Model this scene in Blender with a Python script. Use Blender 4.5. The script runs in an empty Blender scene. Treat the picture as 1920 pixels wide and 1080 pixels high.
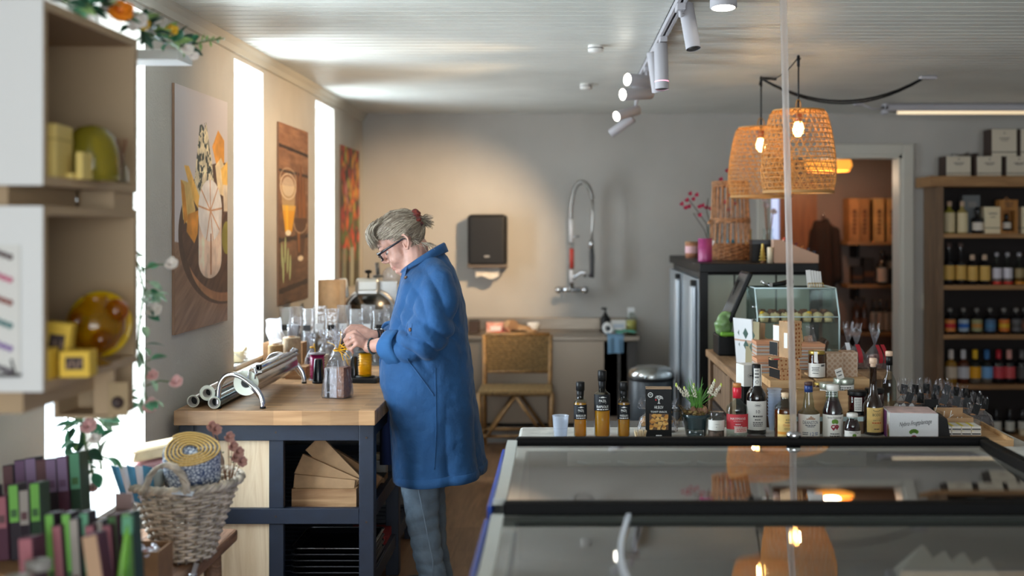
import bpy, bmesh, math, random
import numpy as np
from mathutils import Vector, Matrix, noise
# ---------------------------------------------------------------- camera, world, big lights
sc = bpy.context.scene
COL = sc.collection
F, CX, CY, H = 2100.0, 1055.0, 425.0, 1.58      # focal length in px, vanishing point, eye height
PI = math.pi
rnd = random.Random(11)
cam = bpy.data.cameras.new('camera'); camo = bpy.data.objects.new('camera', cam); COL.objects.link(camo)
camo.location = (0, 0, H); camo.rotation_euler = (PI/2, 0, 0)
cam.sensor_width = 36.0; cam.lens = 36.0*F/1920
cam.shift_x = -(CX-960)/1920; cam.shift_y = -(540-CY)/1920
cam.clip_start = 0.05
cam.dof.use_dof = True; cam.dof.focus_distance = 4.28; cam.dof.aperture_fstop = 1.5
sc.camera = camo
vs = sc.view_settings
vs.view_transform = 'Standard'; vs.look = 'None'; vs.gamma = 1.0; vs.use_curve_mapping = False
vs.exposure = 0.4
sc.display_settings.display_device = 'sRGB'
cy = sc.cycles
cy.use_denoising = True; cy.max_bounces = 10; cy.diffuse_bounces = 5; cy.glossy_bounces = 5
cy.transmission_bounces = 8; cy.transparent_max_bounces = 24; cy.sample_clamp_indirect = 6.0
cy.caustics_reflective = False; cy.caustics_refractive = False
w = bpy.data.worlds.new('sky'); sc.world = w; w.use_nodes = True
bg = w.node_tree.nodes['Background']; bg.inputs[0].default_value = (0.86, 0.94, 1.0, 1); bg.inputs[1].default_value = 2.3
WALLX, BACKY, CEIL = -1.55, 8.68, 2.456
def area(name, loc, rot, sx, sy, power, col):
    l = bpy.data.lights.new(name, 'AREA'); l.shape = 'RECTANGLE'; l.size = sx; l.size_y = sy; l.energy = power; l.color = col
    o = bpy.data.objects.new(name, l); COL.objects.link(o); o.location = loc; o.rotation_euler = rot
    return o
WINS = [(3.35, 4.16, 0.60, 2.376), (5.28, 5.80, 0.905, 2.376), (7.02, 7.60, 0.905, 2.376)]
for i, (a, b, z0, z1) in enumerate(WINS):        # overcast daylight standing outside each window
    area('daylight_window_%d' % (i+1), (-1.93, (a+b)/2, (z0+z1)/2), (0, -PI/2, 0), z1-z0, b-a, [64, 54, 42][i], (0.82, 0.92, 1.0))
    area('daylight_ground_%d' % (i+1), (-2.85, (a+b)/2, 0.5), (0, math.radians(-135), 0), 1.7, b-a+.3, [30, 32, 30][i], (0.9, 0.95, 1.0))
area('daylight_shop_front', (0.2, -2.55, 1.55), (PI/2, 0, 0), 3.0, 1.7, 84, (0.84, 0.93, 1.0))
def spot(name, loc, target, power, col, angle, blend=.6, r=.03):
    l = bpy.data.lights.new(name, 'SPOT'); l.energy = power; l.color = col; l.spot_size = angle; l.spot_blend = blend; l.shadow_soft_size = r
    o = bpy.data.objects.new(name, l); COL.objects.link(o); o.location = loc
    o.rotation_euler = (Vector(target)-Vector(loc)).to_track_quat('-Z', 'Y').to_euler()
    return o
def point(name, loc, power, col, r=.03):
    l = bpy.data.lights.new(name, 'POINT'); l.energy = power; l.color = col; l.shadow_soft_size = r
    o = bpy.data.objects.new(name, l); COL.objects.link(o); o.location = loc
    return o
# ---------------------------------------------------------------- helpers
def PX(px, d): return (px-CX)/F*d
def PZ(py, d): return H-(py-CY)/F*d
def W(px, py, d): return Vector((PX(px, d), d, PZ(py, d)))
def lin(c):
    c = np.asarray(c, float)/255.0
    return np.where(c <= .04045, c/12.92, ((c+.055)/1.055)**2.4)
def L4(c): return tuple(float(x) for x in lin(c))+(1.0,)
class MB:
    """collects shapes; build() links them as one mesh object"""
    def __init__(s): s.v = []; s.f = []; s.m = []; s.s = []
    def add(s, vs, fs, mi=0, sm=False, M=None):
        o = len(s.v)
        if M is not None: vs = [M @ Vector(v) for v in vs]
        s.v += [tuple(v) for v in vs]
        for f in fs:
            s.f.append(tuple(i+o for i in f)); s.m.append(mi); s.s.append(sm)
        return s
    def box(s, c, size, mi=0, M=None, bev=0.0, seg=2):
        x, y, z = (k/2 for k in size)
        if bev > 0:
            bm = bmesh.new(); bmesh.ops.create_cube(bm, size=1)
            for v in bm.verts: v.co = Vector((v.co.x*2*x, v.co.y*2*y, v.co.z*2*z))
            bmesh.ops.bevel(bm, geom=bm.edges[:], offset=min(bev, .49*min(size)), segments=seg, profile=.5, affect='EDGES')
            bm.verts.index_update()
            vs = [v.co+Vector(c) for v in bm.verts]; fs = [[v.index for v in f.verts] for f in bm.faces]; bm.free()
            return s.add(vs, fs, mi, False, M)
        vs = [(c[0]+a*x, c[1]+b*y, c[2]+e*z) for a in (-1, 1) for b in (-1, 1) for e in (-1, 1)]
        return s.add(vs, [(0, 1, 3, 2), (4, 6, 7, 5), (0, 4, 5, 1), (2, 3, 7, 6), (0, 2, 6, 4), (1, 5, 7, 3)], mi, False, M)
    def ext(s, x0, x1, y0, y1, z0, z1, mi=0, M=None, bev=0.0):
        return s.box(((x0+x1)/2, (y0+y1)/2, (z0+z1)/2), (abs(x1-x0), abs(y1-y0), abs(z1-z0)), mi, M, bev)
    def rings(s, rings, mi=0, M=None, cap=True, closed=False, sm=True):
        n = len(rings[0]); vs = [p for r in rings for p in r]; fs = []
        k = len(rings)
        for i in range(k if closed else k-1):
            a = i*n; b = ((i+1) % k)*n
            for j in range(n): fs.append((a+j, a+(j+1) % n, b+(j+1) % n, b+j))
        o = len(s.v); s.add(vs, fs, mi, sm, M)
        if cap and not closed:
            s.f.append(tuple(o+j for j in range(n))[::-1]); s.m.append(mi); s.s.append(False)
            s.f.append(tuple(o+(k-1)*n+j for j in range(n))); s.m.append(mi); s.s.append(False)
        return s
    def tube(s, pts, r, n=8, mi=0, M=None, cap=True, closed=False, flat=1.0):
        pts = [Vector(p) for p in pts]; k = len(pts); rs = r if isinstance(r, (list, tuple)) else [r]*k
        out = []; prev = None
        for i, p in enumerate(pts):
            if closed: t = pts[(i+1) % k]-pts[i-1]
            else: t = pts[min(i+1, k-1)]-pts[max(i-1, 0)]
            if t.length < 1e-9: t = Vector((0, 0, 1))
            t.normalize()
            if prev is None:
                a = Vector((0, 0, 1)) if abs(t.z) < .9 else Vector((1, 0, 0))
                u = t.cross(a).normalized()
            else:
                u = prev-t*prev.dot(t)
                u = u.normalized() if u.length > 1e-6 else t.orthogonal().normalized()
            prev = u; v = t.cross(u)
            out.append([p+u*math.cos(q)*rs[i]+v*math.sin(q)*rs[i]*flat for q in (2*PI*j/n for j in range(n))])
        return s.rings(out, mi, M, cap, closed)
    def cyl(s, p0, p1, r0, r1=None, n=20, mi=0, M=None):
        return s.tube([p0, p1], [r0, r0 if r1 is None else r1], n, mi, M)
    def lathe(s, prof, c=(0, 0, 0), n=28, mi=0, M=None, a0=0, a1=None, sm=True, sx=1.0, sy=1.0):
        full = a1 is None; a1 = a0+2*PI if full else a1; cnt = n if full else n+1
        vs = []; fs = []
        for r, z in prof:
            for j in range(cnt):
                q = a0+(a1-a0)*j/n; vs.append((c[0]+r*math.cos(q)*sx, c[1]+r*math.sin(q)*sy, c[2]+z))
        for i in range(len(prof)-1):
            for j in range(n):
                j2 = (j+1) % cnt if full else j+1
                fs.append((i*cnt+j, i*cnt+j2, (i+1)*cnt+j2, (i+1)*cnt+j))
        return s.add(vs, fs, mi, sm, M)
    def ball(s, c, r, n=16, m=10, mi=0, M=None):
        r = (r, r, r) if isinstance(r, (int, float)) else r
        vs = [(c[0], c[1], c[2]-r[2])]; fs = []
        for i in range(1, m):
            t = PI*i/m
            for j in range(n):
                q = 2*PI*j/n
                vs.append((c[0]+r[0]*math.sin(t)*math.cos(q), c[1]+r[1]*math.sin(t)*math.sin(q), c[2]-r[2]*math.cos(t)))
        vs.append((c[0], c[1], c[2]+r[2])); e = len(vs)-1
        for j in range(n):
            fs.append((0, 1+(j+1) % n, 1+j)); fs.append((e, 1+(m-2)*n+j, 1+(m-2)*n+(j+1) % n))
        for i in range(m-2):
            for j in range(n):
                a = 1+i*n; fs.append((a+j, a+(j+1) % n, a+n+(j+1) % n, a+n+j))
        return s.add(vs, fs, mi, True, M)
    def prism(s, out, y0, y1, mi=0, M=None, axis='y'):
        n = len(out)
        def p(a, b, t): return (a, t, b) if axis == 'y' else ((t, a, b) if axis == 'x' else (a, b, t))
        vs = [p(a, b, y0) for a, b in out]+[p(a, b, y1) for a, b in out]
        fs = [tuple(range(n)), tuple(range(2*n-1, n-1, -1))]+[(j, n+j, n+(j+1) % n, (j+1) % n) for j in range(n)]
        return s.add(vs, fs, mi, False, M)
    def grid(s, fn, nu, nv, mi=0, sm=True, M=None, cu=False):
        vs = [fn(i/nu, j/nv) for j in range(nv+1) for i in range(nu+(0 if cu else 1))]
        c = nu if cu else nu+1
        fs = [(j*c+i, j*c+(i+1) % c, (j+1)*c+(i+1) % c, (j+1)*c+i) for j in range(nv) for i in range(nu)]
        return s.add(vs, fs, mi, sm, M)
    def capsule(s, p0, p1, r0, r1, n=14, mi=0):
        p0 = Vector(p0); p1 = Vector(p1); pts = []; rs = []; t = (p1-p0); ln = t.length; t = t/ln if ln > 1e-6 else Vector((0, 0, 1))
        for k in range(5): q = PI/2*(1-k/4); pts.append(p0-t*r0*math.sin(q)); rs.append(max(r0*math.cos(q), 1e-4))
        for k in range(5): q = PI/2*k/4; pts.append(p1+t*r1*math.sin(q)); rs.append(max(r1*math.cos(q), 1e-4))
        return s.tube(pts, rs, n, mi)
    def chain(s, pts, rs, n=14):
        for i in range(len(pts)-1): s.capsule(pts[i], pts[i+1], rs[i], rs[i+1], n)
        return s
    def mesh(s, name, mats):
        me = bpy.data.meshes.new(name); me.from_pydata(s.v, [], s.f)
        for m in (mats if isinstance(mats, (list, tuple)) else [mats]): me.materials.append(m)
        me.polygons.foreach_set('material_index', s.m); me.polygons.foreach_set('use_smooth', s.s)
        me.update(); return me
    def build(s, name, mats, parent=None, loc=None, rot=None, fix=False):
        me = s.mesh(name, mats)
        if fix:
            bm = bmesh.new(); bm.from_mesh(me); bmesh.ops.recalc_face_normals(bm, faces=bm.faces[:]); bm.to_mesh(me); bm.free()
        return link(name, me, parent, loc, rot)
def link(name, me, parent=None, loc=None, rot=None):
    o = bpy.data.objects.new(name, me); COL.objects.link(o)
    if parent: o.parent = parent
    if loc is not None: o.location = loc
    if rot is not None: o.rotation_euler = rot
    return o
def tag(o, label=None, cat=None, group=None, kind=None):
    if label: o['label'] = label
    if cat: o['category'] = cat
    if group: o['group'] = group
    if kind: o['kind'] = kind
    return o
def thing(name, label, cat, loc=(0, 0, 0), rz=0.0, group=None, rot=None):
    o = bpy.data.objects.new(name, None); COL.objects.link(o); o.empty_display_size = .05
    o.location = loc; o.rotation_euler = rot if rot else (0, 0, rz)
    return tag(o, label, cat, group)
def copy_tree(o, parent=None):
    c = o.copy(); COL.objects.link(c); c.parent = parent
    for ch in o.children: copy_tree(ch, c)
    return c
def structure(name, mb, m, **k):
    o = mb.build(name, m, **k); o['kind'] = 'structure'; return o
def organic(name, mb, m, voxel, it=4, parent=None, fn=None, adapt=0.0):
    """closed shapes fused into one continuous skin"""
    o = mb.build(name, m); md = o.modifiers.new('r', 'REMESH'); md.mode = 'VOXEL'; md.voxel_size = voxel; md.use_smooth_shade = True
    sm = o.modifiers.new('s', 'SMOOTH'); sm.iterations = it; sm.factor = .5
    dg = bpy.context.evaluated_depsgraph_get(); dg.update()
    me = bpy.data.meshes.new_from_object(o.evaluated_get(dg), preserve_all_data_layers=False, depsgraph=dg)
    o.modifiers.clear(); o.data = me; me.name = name
    if not me.materials: me.materials.append(m if not isinstance(m, (list, tuple)) else m[0])
    if fn:
        nrm = [v.normal.copy() for v in me.vertices]
        for v, n in zip(me.vertices, nrm): v.co = fn(v.co.copy(), n)
    me.polygons.foreach_set('use_smooth', [True]*len(me.polygons)); me.update()
    if parent: o.parent = parent
    return o
_tc = {}
def text_geo(body, shear=0.0, bold=0.0):
    k = (body, shear, bold)
    if k not in _tc:
        cu = bpy.data.curves.new('t', 'FONT'); cu.body = body; cu.align_x = 'CENTER'; cu.align_y = 'CENTER'; cu.size = 1.0
        cu.shear = shear; cu.resolution_u = 2; cu.offset = bold
        ob = bpy.data.objects.new('t', cu)
        me = bpy.data.meshes.new_from_object(ob)
        vs = [tuple(v.co) for v in me.vertices]; fs = [tuple(p.vertices) for p in me.polygons]
        bpy.data.objects.remove(ob); bpy.data.curves.remove(cu); bpy.data.meshes.remove(me)
        xs = [v[0] for v in vs]; ys = [v[1] for v in vs]
        mx = (min(xs)+max(xs))/2; my = (min(ys)+max(ys))/2
        _tc[k] = ([(v[0]-mx, v[1]-my) for v in vs], fs, max(xs)-min(xs), max(ys)-min(ys))
    return _tc[k]
def put_text(mb, body, c, height, width=None, r=None, mi=0, shear=0.0, bold=0.0, face='-y', a=0.0, y=0.0, rot=0.0):
    """lettering at (x,z)=c on a flat face (y) or wrapped round a cylinder of radius r about the local z axis, facing -y"""
    if body[0] == '~':                                  # print too small to read: a row of word-like strokes
        x = -.5; vs = []; fs = []; rr = random.Random(int(c[1]*1e5)); tw, th = 1.0, .5
        while x < .46:
            l = min(rr.uniform(.09, .24), .5-x); n = len(vs); vs += [(x, -.1), (x+l, -.1), (x+l, .1), (x, .1)]; fs.append((n, n+1, n+2, n+3)); x += l+.05
        width = width or height*6
    else: vs, fs, tw, th = text_geo(body, shear, bold)
    k = height/th; kx = k if width is None else width/tw
    out = []
    for x, z in vs:
        X, Z = x*kx, z*k
        if rot: X, Z = X*math.cos(rot)-Z*math.sin(rot), X*math.sin(rot)+Z*math.cos(rot)
        X += c[0]; Z += c[1]
        if r: q = -PI/2+a+X/r; out.append((r*math.cos(q), r*math.sin(q), Z))
        else: out.append((X, y, Z))
    mb.add(out, fs, mi)
    return mb
# ---------------------------------------------------------------- materials
_mc = {}
def mat(name, rgb=(200, 200, 200), rough=.5, metal=0.0, spec=.5, var=0.0, vs=12.0, bump=0.0, bs=60.0, emit=None, es=0.0, coat=0.0, sub=0.0, sheen=0.0, stretch=None, col2=None):
    if name in _mc: return _mc[name]
    m = bpy.data.materials.new(name); m.use_nodes = True; nt = m.node_tree; b = nt.nodes['Principled BSDF']
    b.inputs['Base Color'].default_value = L4(rgb); b.inputs['Roughness'].default_value = rough; b.inputs['Metallic'].default_value = metal
    b.inputs['Specular IOR Level'].default_value = spec; b.inputs['Coat Weight'].default_value = coat; b.inputs['Coat Roughness'].default_value = .08
    if sub: b.inputs['Subsurface Weight'].default_value = sub; b.inputs['Subsurface Radius'].default_value = (.01, .005, .003); b.inputs['Subsurface Scale'].default_value = 1.0
    if sheen: b.inputs['Sheen Weight'].default_value = sheen; b.inputs['Sheen Roughness'].default_value = .4
    if emit: b.inputs['Emission Color'].default_value = L4(emit); b.inputs['Emission Strength'].default_value = es
    if var or bump:
        tc = nt.nodes.new('ShaderNodeTexCoord'); mp = nt.nodes.new('ShaderNodeMapping'); nt.links.new(tc.outputs['Object'], mp.inputs[0])
        if stretch: mp.inputs['Scale'].default_value = stretch
    if var:
        n = nt.nodes.new('ShaderNodeTexNoise'); n.inputs['Scale'].default_value = vs; n.inputs['Detail'].default_value = 4; nt.links.new(mp.outputs[0], n.inputs[0])
        r = nt.nodes.new('ShaderNodeMapRange'); r.inputs[1].default_value = .3; r.inputs[2].default_value = .7; nt.links.new(n.outputs[0], r.inputs[0])
        mx = nt.nodes.new('ShaderNodeMix'); mx.data_type = 'RGBA'; nt.links.new(r.outputs[0], mx.inputs[0])
        c2 = col2 if col2 is not None else [max(0, k*(1-var)) for k in rgb]
        c1 = rgb if col2 is not None else [min(255, k*(1+var*.6)) for k in rgb]
        mx.inputs[6].default_value = L4(c2); mx.inputs[7].default_value = L4(c1); nt.links.new(mx.outputs[2], b.inputs['Base Color'])
    if bump:
        n2 = nt.nodes.new('ShaderNodeTexNoise'); n2.inputs['Scale'].default_value = bs; n2.inputs['Detail'].default_value = 3; nt.links.new(mp.outputs[0], n2.inputs[0])
        bp = nt.nodes.new('ShaderNodeBump'); bp.inputs['Strength'].default_value = bump; bp.inputs['Distance'].default_value = .01
        nt.links.new(n2.outputs[0], bp.inputs['Height']); nt.links.new(bp.outputs[0], b.inputs['Normal'])
    _mc[name] = m; return m
def wood(name, rgb, rgb2, rough=.5, axis='x', scale=1.0, bump=.15, blocks=None, ring=3.0):
    """grain running along axis"""
    if name in _mc: return _mc[name]
    m = bpy.data.materials.new(name); m.use_nodes = True; nt = m.node_tree; b = nt.nodes['Principled BSDF']; b.inputs['Roughness'].default_value = rough
    tc = nt.nodes.new('ShaderNodeTexCoord'); mp = nt.nodes.new('ShaderNodeMapping'); nt.links.new(tc.outputs['Object'], mp.inputs[0])
    s = {'x': (1, 9, 9), 'y': (9, 1, 9), 'z': (9, 9, 1)}[axis]; mp.inputs['Scale'].default_value = tuple(k*scale for k in s)
    n = nt.nodes.new('ShaderNodeTexNoise'); n.inputs['Scale'].default_value = 3.0; n.inputs['Detail'].default_value = 6; n.inputs['Distortion'].default_value = 1.0; nt.links.new(mp.outputs[0], n.inputs[0])
    ml = nt.nodes.new('ShaderNodeMath'); ml.operation = 'MULTIPLY'; ml.inputs[1].default_value = ring; nt.links.new(n.outputs[0], ml.inputs[0])
    fr = nt.nodes.new('ShaderNodeMath'); fr.operation = 'PINGPONG'; fr.inputs[1].default_value = 1.0; nt.links.new(ml.outputs[0], fr.inputs[0])
    mx = nt.nodes.new('ShaderNodeMix'); mx.data_type = 'RGBA'; nt.links.new(fr.outputs[0], mx.inputs[0])
    mx.inputs[6].default_value = L4(rgb); mx.inputs[7].default_value = L4(rgb2); out = mx.outputs[2]
    if blocks:                                        # staves of different tone
        mp2 = nt.nodes.new('ShaderNodeMapping'); nt.links.new(tc.outputs['Object'], mp2.inputs[0]); mp2.inputs['Scale'].default_value = blocks
        fl = nt.nodes.new('ShaderNodeVectorMath'); fl.operation = 'FLOOR'; nt.links.new(mp2.outputs[0], fl.inputs[0])
        wn = nt.nodes.new('ShaderNodeTexWhiteNoise'); nt.links.new(fl.outputs[0], wn.inputs[0])
        mr = nt.nodes.new('ShaderNodeMapRange'); mr.inputs[3].default_value = .72; mr.inputs[4].default_value = 1.12; nt.links.new(wn.outputs[0], mr.inputs[0])
        sc_ = nt.nodes.new('ShaderNodeVectorMath'); sc_.operation = 'SCALE'; nt.links.new(out, sc_.inputs[0]); nt.links.new(mr.outputs[0], sc_.inputs[3]); out = sc_.outputs[0]
    nt.links.new(out, b.inputs['Base Color'])
    if bump:
        bp = nt.nodes.new('ShaderNodeBump'); bp.inputs['Strength'].default_value = bump; bp.inputs['Distance'].default_value = .004
        nt.links.new(fr.outputs[0], bp.inputs['Height']); nt.links.new(bp.outputs[0], b.inputs['Normal'])
    _mc[name] = m; return m
def glass(name, tint=(255, 255, 255), ior=1.45, rough=.02, body=0.0, bodycol=(230, 235, 240), gain=1.0, bump=0.0, bs=30):
    """thin clear walls: tinted see-through with a fresnel gloss, plus a little haze (body)"""
    if name in _mc: return _mc[name]
    m = bpy.data.materials.new(name); m.use_nodes = True; nt = m.node_tree; nt.nodes.remove(nt.nodes['Principled BSDF'])
    out = nt.nodes['Material Output']
    tr = nt.nodes.new('ShaderNodeBsdfTransparent'); tr.inputs[0].default_value = L4(tint)
    gl = nt.nodes.new('ShaderNodeBsdfGlossy'); gl.inputs['Roughness'].default_value = rough
    lw = nt.nodes.new('ShaderNodeLayerWeight'); lw.inputs[0].default_value = .5; pw = nt.nodes.new('ShaderNodeMath'); pw.operation = 'POWER'; pw.inputs[1].default_value = 5; nt.links.new(lw.outputs['Facing'], pw.inputs[0])
    r0 = ((ior-1)/(ior+1))**2; fr = nt.nodes.new('ShaderNodeMath'); fr.operation = 'MULTIPLY_ADD'; fr.inputs[1].default_value = 1-r0; fr.inputs[2].default_value = r0; nt.links.new(pw.outputs[0], fr.inputs[0])
    src = tr.outputs[0]
    if body:
        df = nt.nodes.new('ShaderNodeBsdfDiffuse'); df.inputs[0].default_value = L4(bodycol)
        tl = nt.nodes.new('ShaderNodeBsdfTranslucent'); tl.inputs[0].default_value = L4(bodycol)
        md = nt.nodes.new('ShaderNodeMixShader'); md.inputs[0].default_value = .5; nt.links.new(df.outputs[0], md.inputs[1]); nt.links.new(tl.outputs[0], md.inputs[2])
        mb_ = nt.nodes.new('ShaderNodeMixShader'); mb_.inputs[0].default_value = body; nt.links.new(src, mb_.inputs[1]); nt.links.new(md.outputs[0], mb_.inputs[2]); src = mb_.outputs[0]
    fac = fr.outputs[0]
    if gain != 1.0:
        k = nt.nodes.new('ShaderNodeMath'); k.operation = 'MULTIPLY'; k.use_clamp = True; k.inputs[1].default_value = gain; nt.links.new(fac, k.inputs[0]); fac = k.outputs[0]
    if bump:
        tc = nt.nodes.new('ShaderNodeTexCoord'); n2 = nt.nodes.new('ShaderNodeTexNoise'); n2.inputs['Scale'].default_value = bs; nt.links.new(tc.outputs['Object'], n2.inputs[0])
        bp = nt.nodes.new('ShaderNodeBump'); bp.inputs['Strength'].default_value = bump; bp.inputs['Distance'].default_value = .01; nt.links.new(n2.outputs[0], bp.inputs['Height'])
        nt.links.new(bp.outputs[0], gl.inputs['Normal']); nt.links.new(bp.outputs[0], lw.inputs['Normal'])
    mx = nt.nodes.new('ShaderNodeMixShader'); nt.links.new(fac, mx.inputs[0]); nt.links.new(src, mx.inputs[1]); nt.links.new(gl.outputs[0], mx.inputs[2])
    nt.links.new(mx.outputs[0], out.inputs[0]); _mc[name] = m; return m
def paint_mat(name, rough=.6, coat=0.0):
    if name in _mc: return _mc[name]
    m = bpy.data.materials.new(name); m.use_nodes = True; nt = m.node_tree; b = nt.nodes['Principled BSDF']; b.inputs['Roughness'].default_value = rough; b.inputs['Coat Weight'].default_value = coat
    a = nt.nodes.new('ShaderNodeVertexColor'); a.layer_name = 'print'; nt.links.new(a.outputs[0], b.inputs['Base Color'])
    _mc[name] = m; return m
def printed(name, nu, nv, pos, colour, m, parent=None, loc=None, rot=None):
    """a printed surface: pos(u,v) -> point, colour(U,V) -> rgb 0..255 arrays, on a fine grid"""
    mb = MB(); mb.grid(pos, nu, nv, sm=True); o = mb.build(name, m, parent, loc, rot)
    U, V = np.meshgrid(np.arange(nu+1)/nu, np.arange(nv+1)/nv)
    c = sum(colour(U+a/nu, V+b/nv) for a in (-.35, 0, .35) for b in (-.35, 0, .35))/9; c = np.clip(c, 0, 255); c = np.concatenate([lin(c), np.ones(U.shape+(1,))], -1).reshape(-1, 4)
    at = o.data.color_attributes.new('print', 'FLOAT_COLOR', 'POINT'); at.data.foreach_set('color', c.astype(np.float32).ravel())
    return o
_rs = np.random.RandomState(5)
_lat = _rs.rand(64, 64)
def vnoise(x, y):
    x = np.asarray(x, float); y = np.asarray(y, float); xi = np.floor(x).astype(int); yi = np.floor(y).astype(int); fx = x-xi; fy = y-yi
    fx = fx*fx*(3-2*fx); fy = fy*fy*(3-2*fy); g = lambda a, b: _lat[a % 64, b % 64]
    return (g(xi, yi)*(1-fx)+g(xi+1, yi)*fx)*(1-fy)+(g(xi, yi+1)*(1-fx)+g(xi+1, yi+1)*fx)*fy
def fnoise(x, y): return .55*vnoise(x, y)+.3*vnoise(2*x+9, 2*y+5)+.15*vnoise(4*x+3, 4*y+1)
def poly_mask(U, V, pts):
    m = np.zeros(U.shape, bool); n = len(pts); j = n-1
    for i in range(n):
        xi, yi = pts[i]; xj, yj = pts[j]
        c = ((yi > V) != (yj > V)) & (U < (xj-xi)*(V-yi)/((yj-yi) if abs(yj-yi) > 1e-9 else 1e-9)+xi); m ^= c; j = i
    return m
def ell(U, V, cu, cv, ru, rv, rot=0.0):
    a = U-cu; b = V-cv; c, s = math.cos(rot), math.sin(rot); return ((a*c+b*s)/ru)**2+((-a*s+b*c)/rv)**2
# ---------------------------------------------------------------- the setting
m_wall = mat('wall_paint', (196, 190, 180), .8, var=.05, vs=2.5, bump=.25, bs=110)
m_wallb = mat('back_wall_paint', (184, 180, 173), .85, var=.05, vs=1.5, bump=.15, bs=60)
m_ceil = mat('ceiling_paint', (214, 214, 206), .42, var=.04, vs=3)
m_white = mat('white_lacquer', (228, 228, 226), .4)
m_trim = mat('trim_paint', (200, 196, 184), .5)
m_floor = wood('floor_oak', (150, 112, 80), (116, 84, 58), .45, 'y', .8, .1, blocks=(7.2, .85, 1))
m_pane = glass('window_pane', (250, 253, 255), 1.3)
mb = MB(); mb.ext(-1.9, 4.3, -2.7, 12.2, -.1, 0); structure('floor', mb, m_floor)
# beadboard ceiling: boards across the room with a groove between them
mb = MB(); p = .0885; y = -2.7; out = [(-2.7, CEIL+.09)]
k = 0
while y < 8.7:
    out += [(y, CEIL), (y+p-.013, CEIL), (y+p-.012, CEIL+.022), (y+p-.001, CEIL+.022)]; y += p; k += 1
out += [(y, CEIL), (y, CEIL+.09)]
vs_, fs_ = [], []
for i, (a, b) in enumerate(out[1:-1]): vs_ += [(-1.9, a, b), (4.3, a, b)]
for i in range(len(out)-3): fs_.append((2*i, 2*i+1, 2*i+3, 2*i+2))
mb.add(vs_, fs_); mb.ext(-1.9, 4.3, -2.7, 8.83, CEIL+.03, CEIL+.12)
structure('ceiling', mb, m_ceil)
# left wall with three deep window openings
mb = MB(); y = -2.7; X0 = WALLX-.30
for a, b, z0, z1 in WINS:
    mb.ext(X0, WALLX, y, a, 0, CEIL+.02); mb.ext(X0, WALLX, a, b, 0, z0); mb.ext(X0, WALLX, a, b, z1, CEIL+.02); y = b
mb.ext(X0, WALLX, y, BACKY+.15, 0, CEIL+.02)
structure('wall_left', mb, m_wall)
for i, (a, b, z0, z1) in enumerate(WINS):
    fr = MB(); xa, xb = X0+.015, X0+.075; t = .045
    fr.ext(xa, xb, a, a+t, z0, z1); fr.ext(xa, xb, b-t, b, z0, z1); fr.ext(xa, xb, a, b, z0, z0+t); fr.ext(xa, xb, a, b, z1-t, z1)
    fr.ext(xa, xb, (a+b)/2-.02, (a+b)/2+.02, z0, z1); fr.ext(xa+.01, xb-.01, a, b, (z0+z1)/2+.25, (z0+z1)/2+.28)
    wo = structure('window_%d' % (i+1), fr, m_white)
    pn = MB(); pn.ext(xa+.02, xa+.026, a+t, b-t, z0+t, z1-t); pn.build('pane', m_pane, wo)
    sl = MB(); sl.ext(X0+.08, WALLX+.012, a+.001, b-.001, z0, z0+.018, bev=.004); sl.build('sill', m_white, wo)
# crown moulding along the left wall, baseboards
mb = MB(); mb.prism([(WALLX, CEIL), (WALLX, CEIL-.06), (WALLX+.012, CEIL-.055), (WALLX+.02, CEIL-.03), (WALLX+.035, CEIL-.012), (WALLX+.04, CEIL)], -2.5, BACKY)
structure('trim_1', mb, m_trim)
mb = MB(); mb.ext(WALLX, WALLX+.016, -2.4, BACKY, 0, .09); structure('baseboard_left', mb, m_trim)
mb = MB(); mb.ext(WALLX, 1.5, BACKY-.016, BACKY, 0, .09); structure('baseboard_back', mb, m_trim)
# back wall with the doorway
DX0, DX1, DZ = 1.59, 2.63, 2.135
mb = MB(); mb.ext(-1.9, DX0, BACKY, BACKY+.15, 0, CEIL+.02); mb.ext(DX1, 4.3, BACKY, BACKY+.15, 0, CEIL+.02); mb.ext(DX0, DX1, BACKY, BACKY+.15, DZ, CEIL+.02)
structure('wall_back', mb, m_wallb)
mb = MB(); t = .085
mb.ext(DX1, DX1+t, BACKY-.022, BACKY, 0, DZ+t, bev=.006); mb.ext(DX0-t, DX0, BACKY-.022, BACKY, 0, DZ+t, bev=.006); mb.ext(DX0, DX1, BACKY-.022, BACKY, DZ, DZ+t, bev=.006)
mb.ext(DX1-.025, DX1, BACKY-.01, BACKY+.17, 0, DZ); mb.ext(DX0, DX0+.025, BACKY-.01, BACKY+.17, 0, DZ); mb.ext(DX0, DX1, BACKY-.01, BACKY+.17, DZ-.025, DZ)
dr = structure('door_1', mb, m_trim)
mb = MB(); mb.ext(4.2, 4.3, -2.7, 12.2, 0, CEIL+.02); structure('wall_right', mb, m_wallb)
mb = MB(); mb.ext(-1.9, -1.3, -2.8, -2.7, 0, CEIL); mb.ext(2.9, 4.3, -2.8, -2.7, 0, CEIL); mb.ext(-1.3, 2.9, -2.8, -2.7, 0, .7); mb.ext(-1.3, 2.9, -2.8, -2.7, 2.4, CEIL)
structure('wall_front', mb, m_wall)
# the room beyond the doorway
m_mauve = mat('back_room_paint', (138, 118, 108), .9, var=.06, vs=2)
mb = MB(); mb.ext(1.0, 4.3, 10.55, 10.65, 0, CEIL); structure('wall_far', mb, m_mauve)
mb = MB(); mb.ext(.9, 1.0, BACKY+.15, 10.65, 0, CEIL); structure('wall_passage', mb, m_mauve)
mb = MB(); mb.ext(.9, 4.3, BACKY+.15, 10.65, CEIL, CEIL+.1); structure('ceiling_passage', mb, m_mauve)
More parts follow.
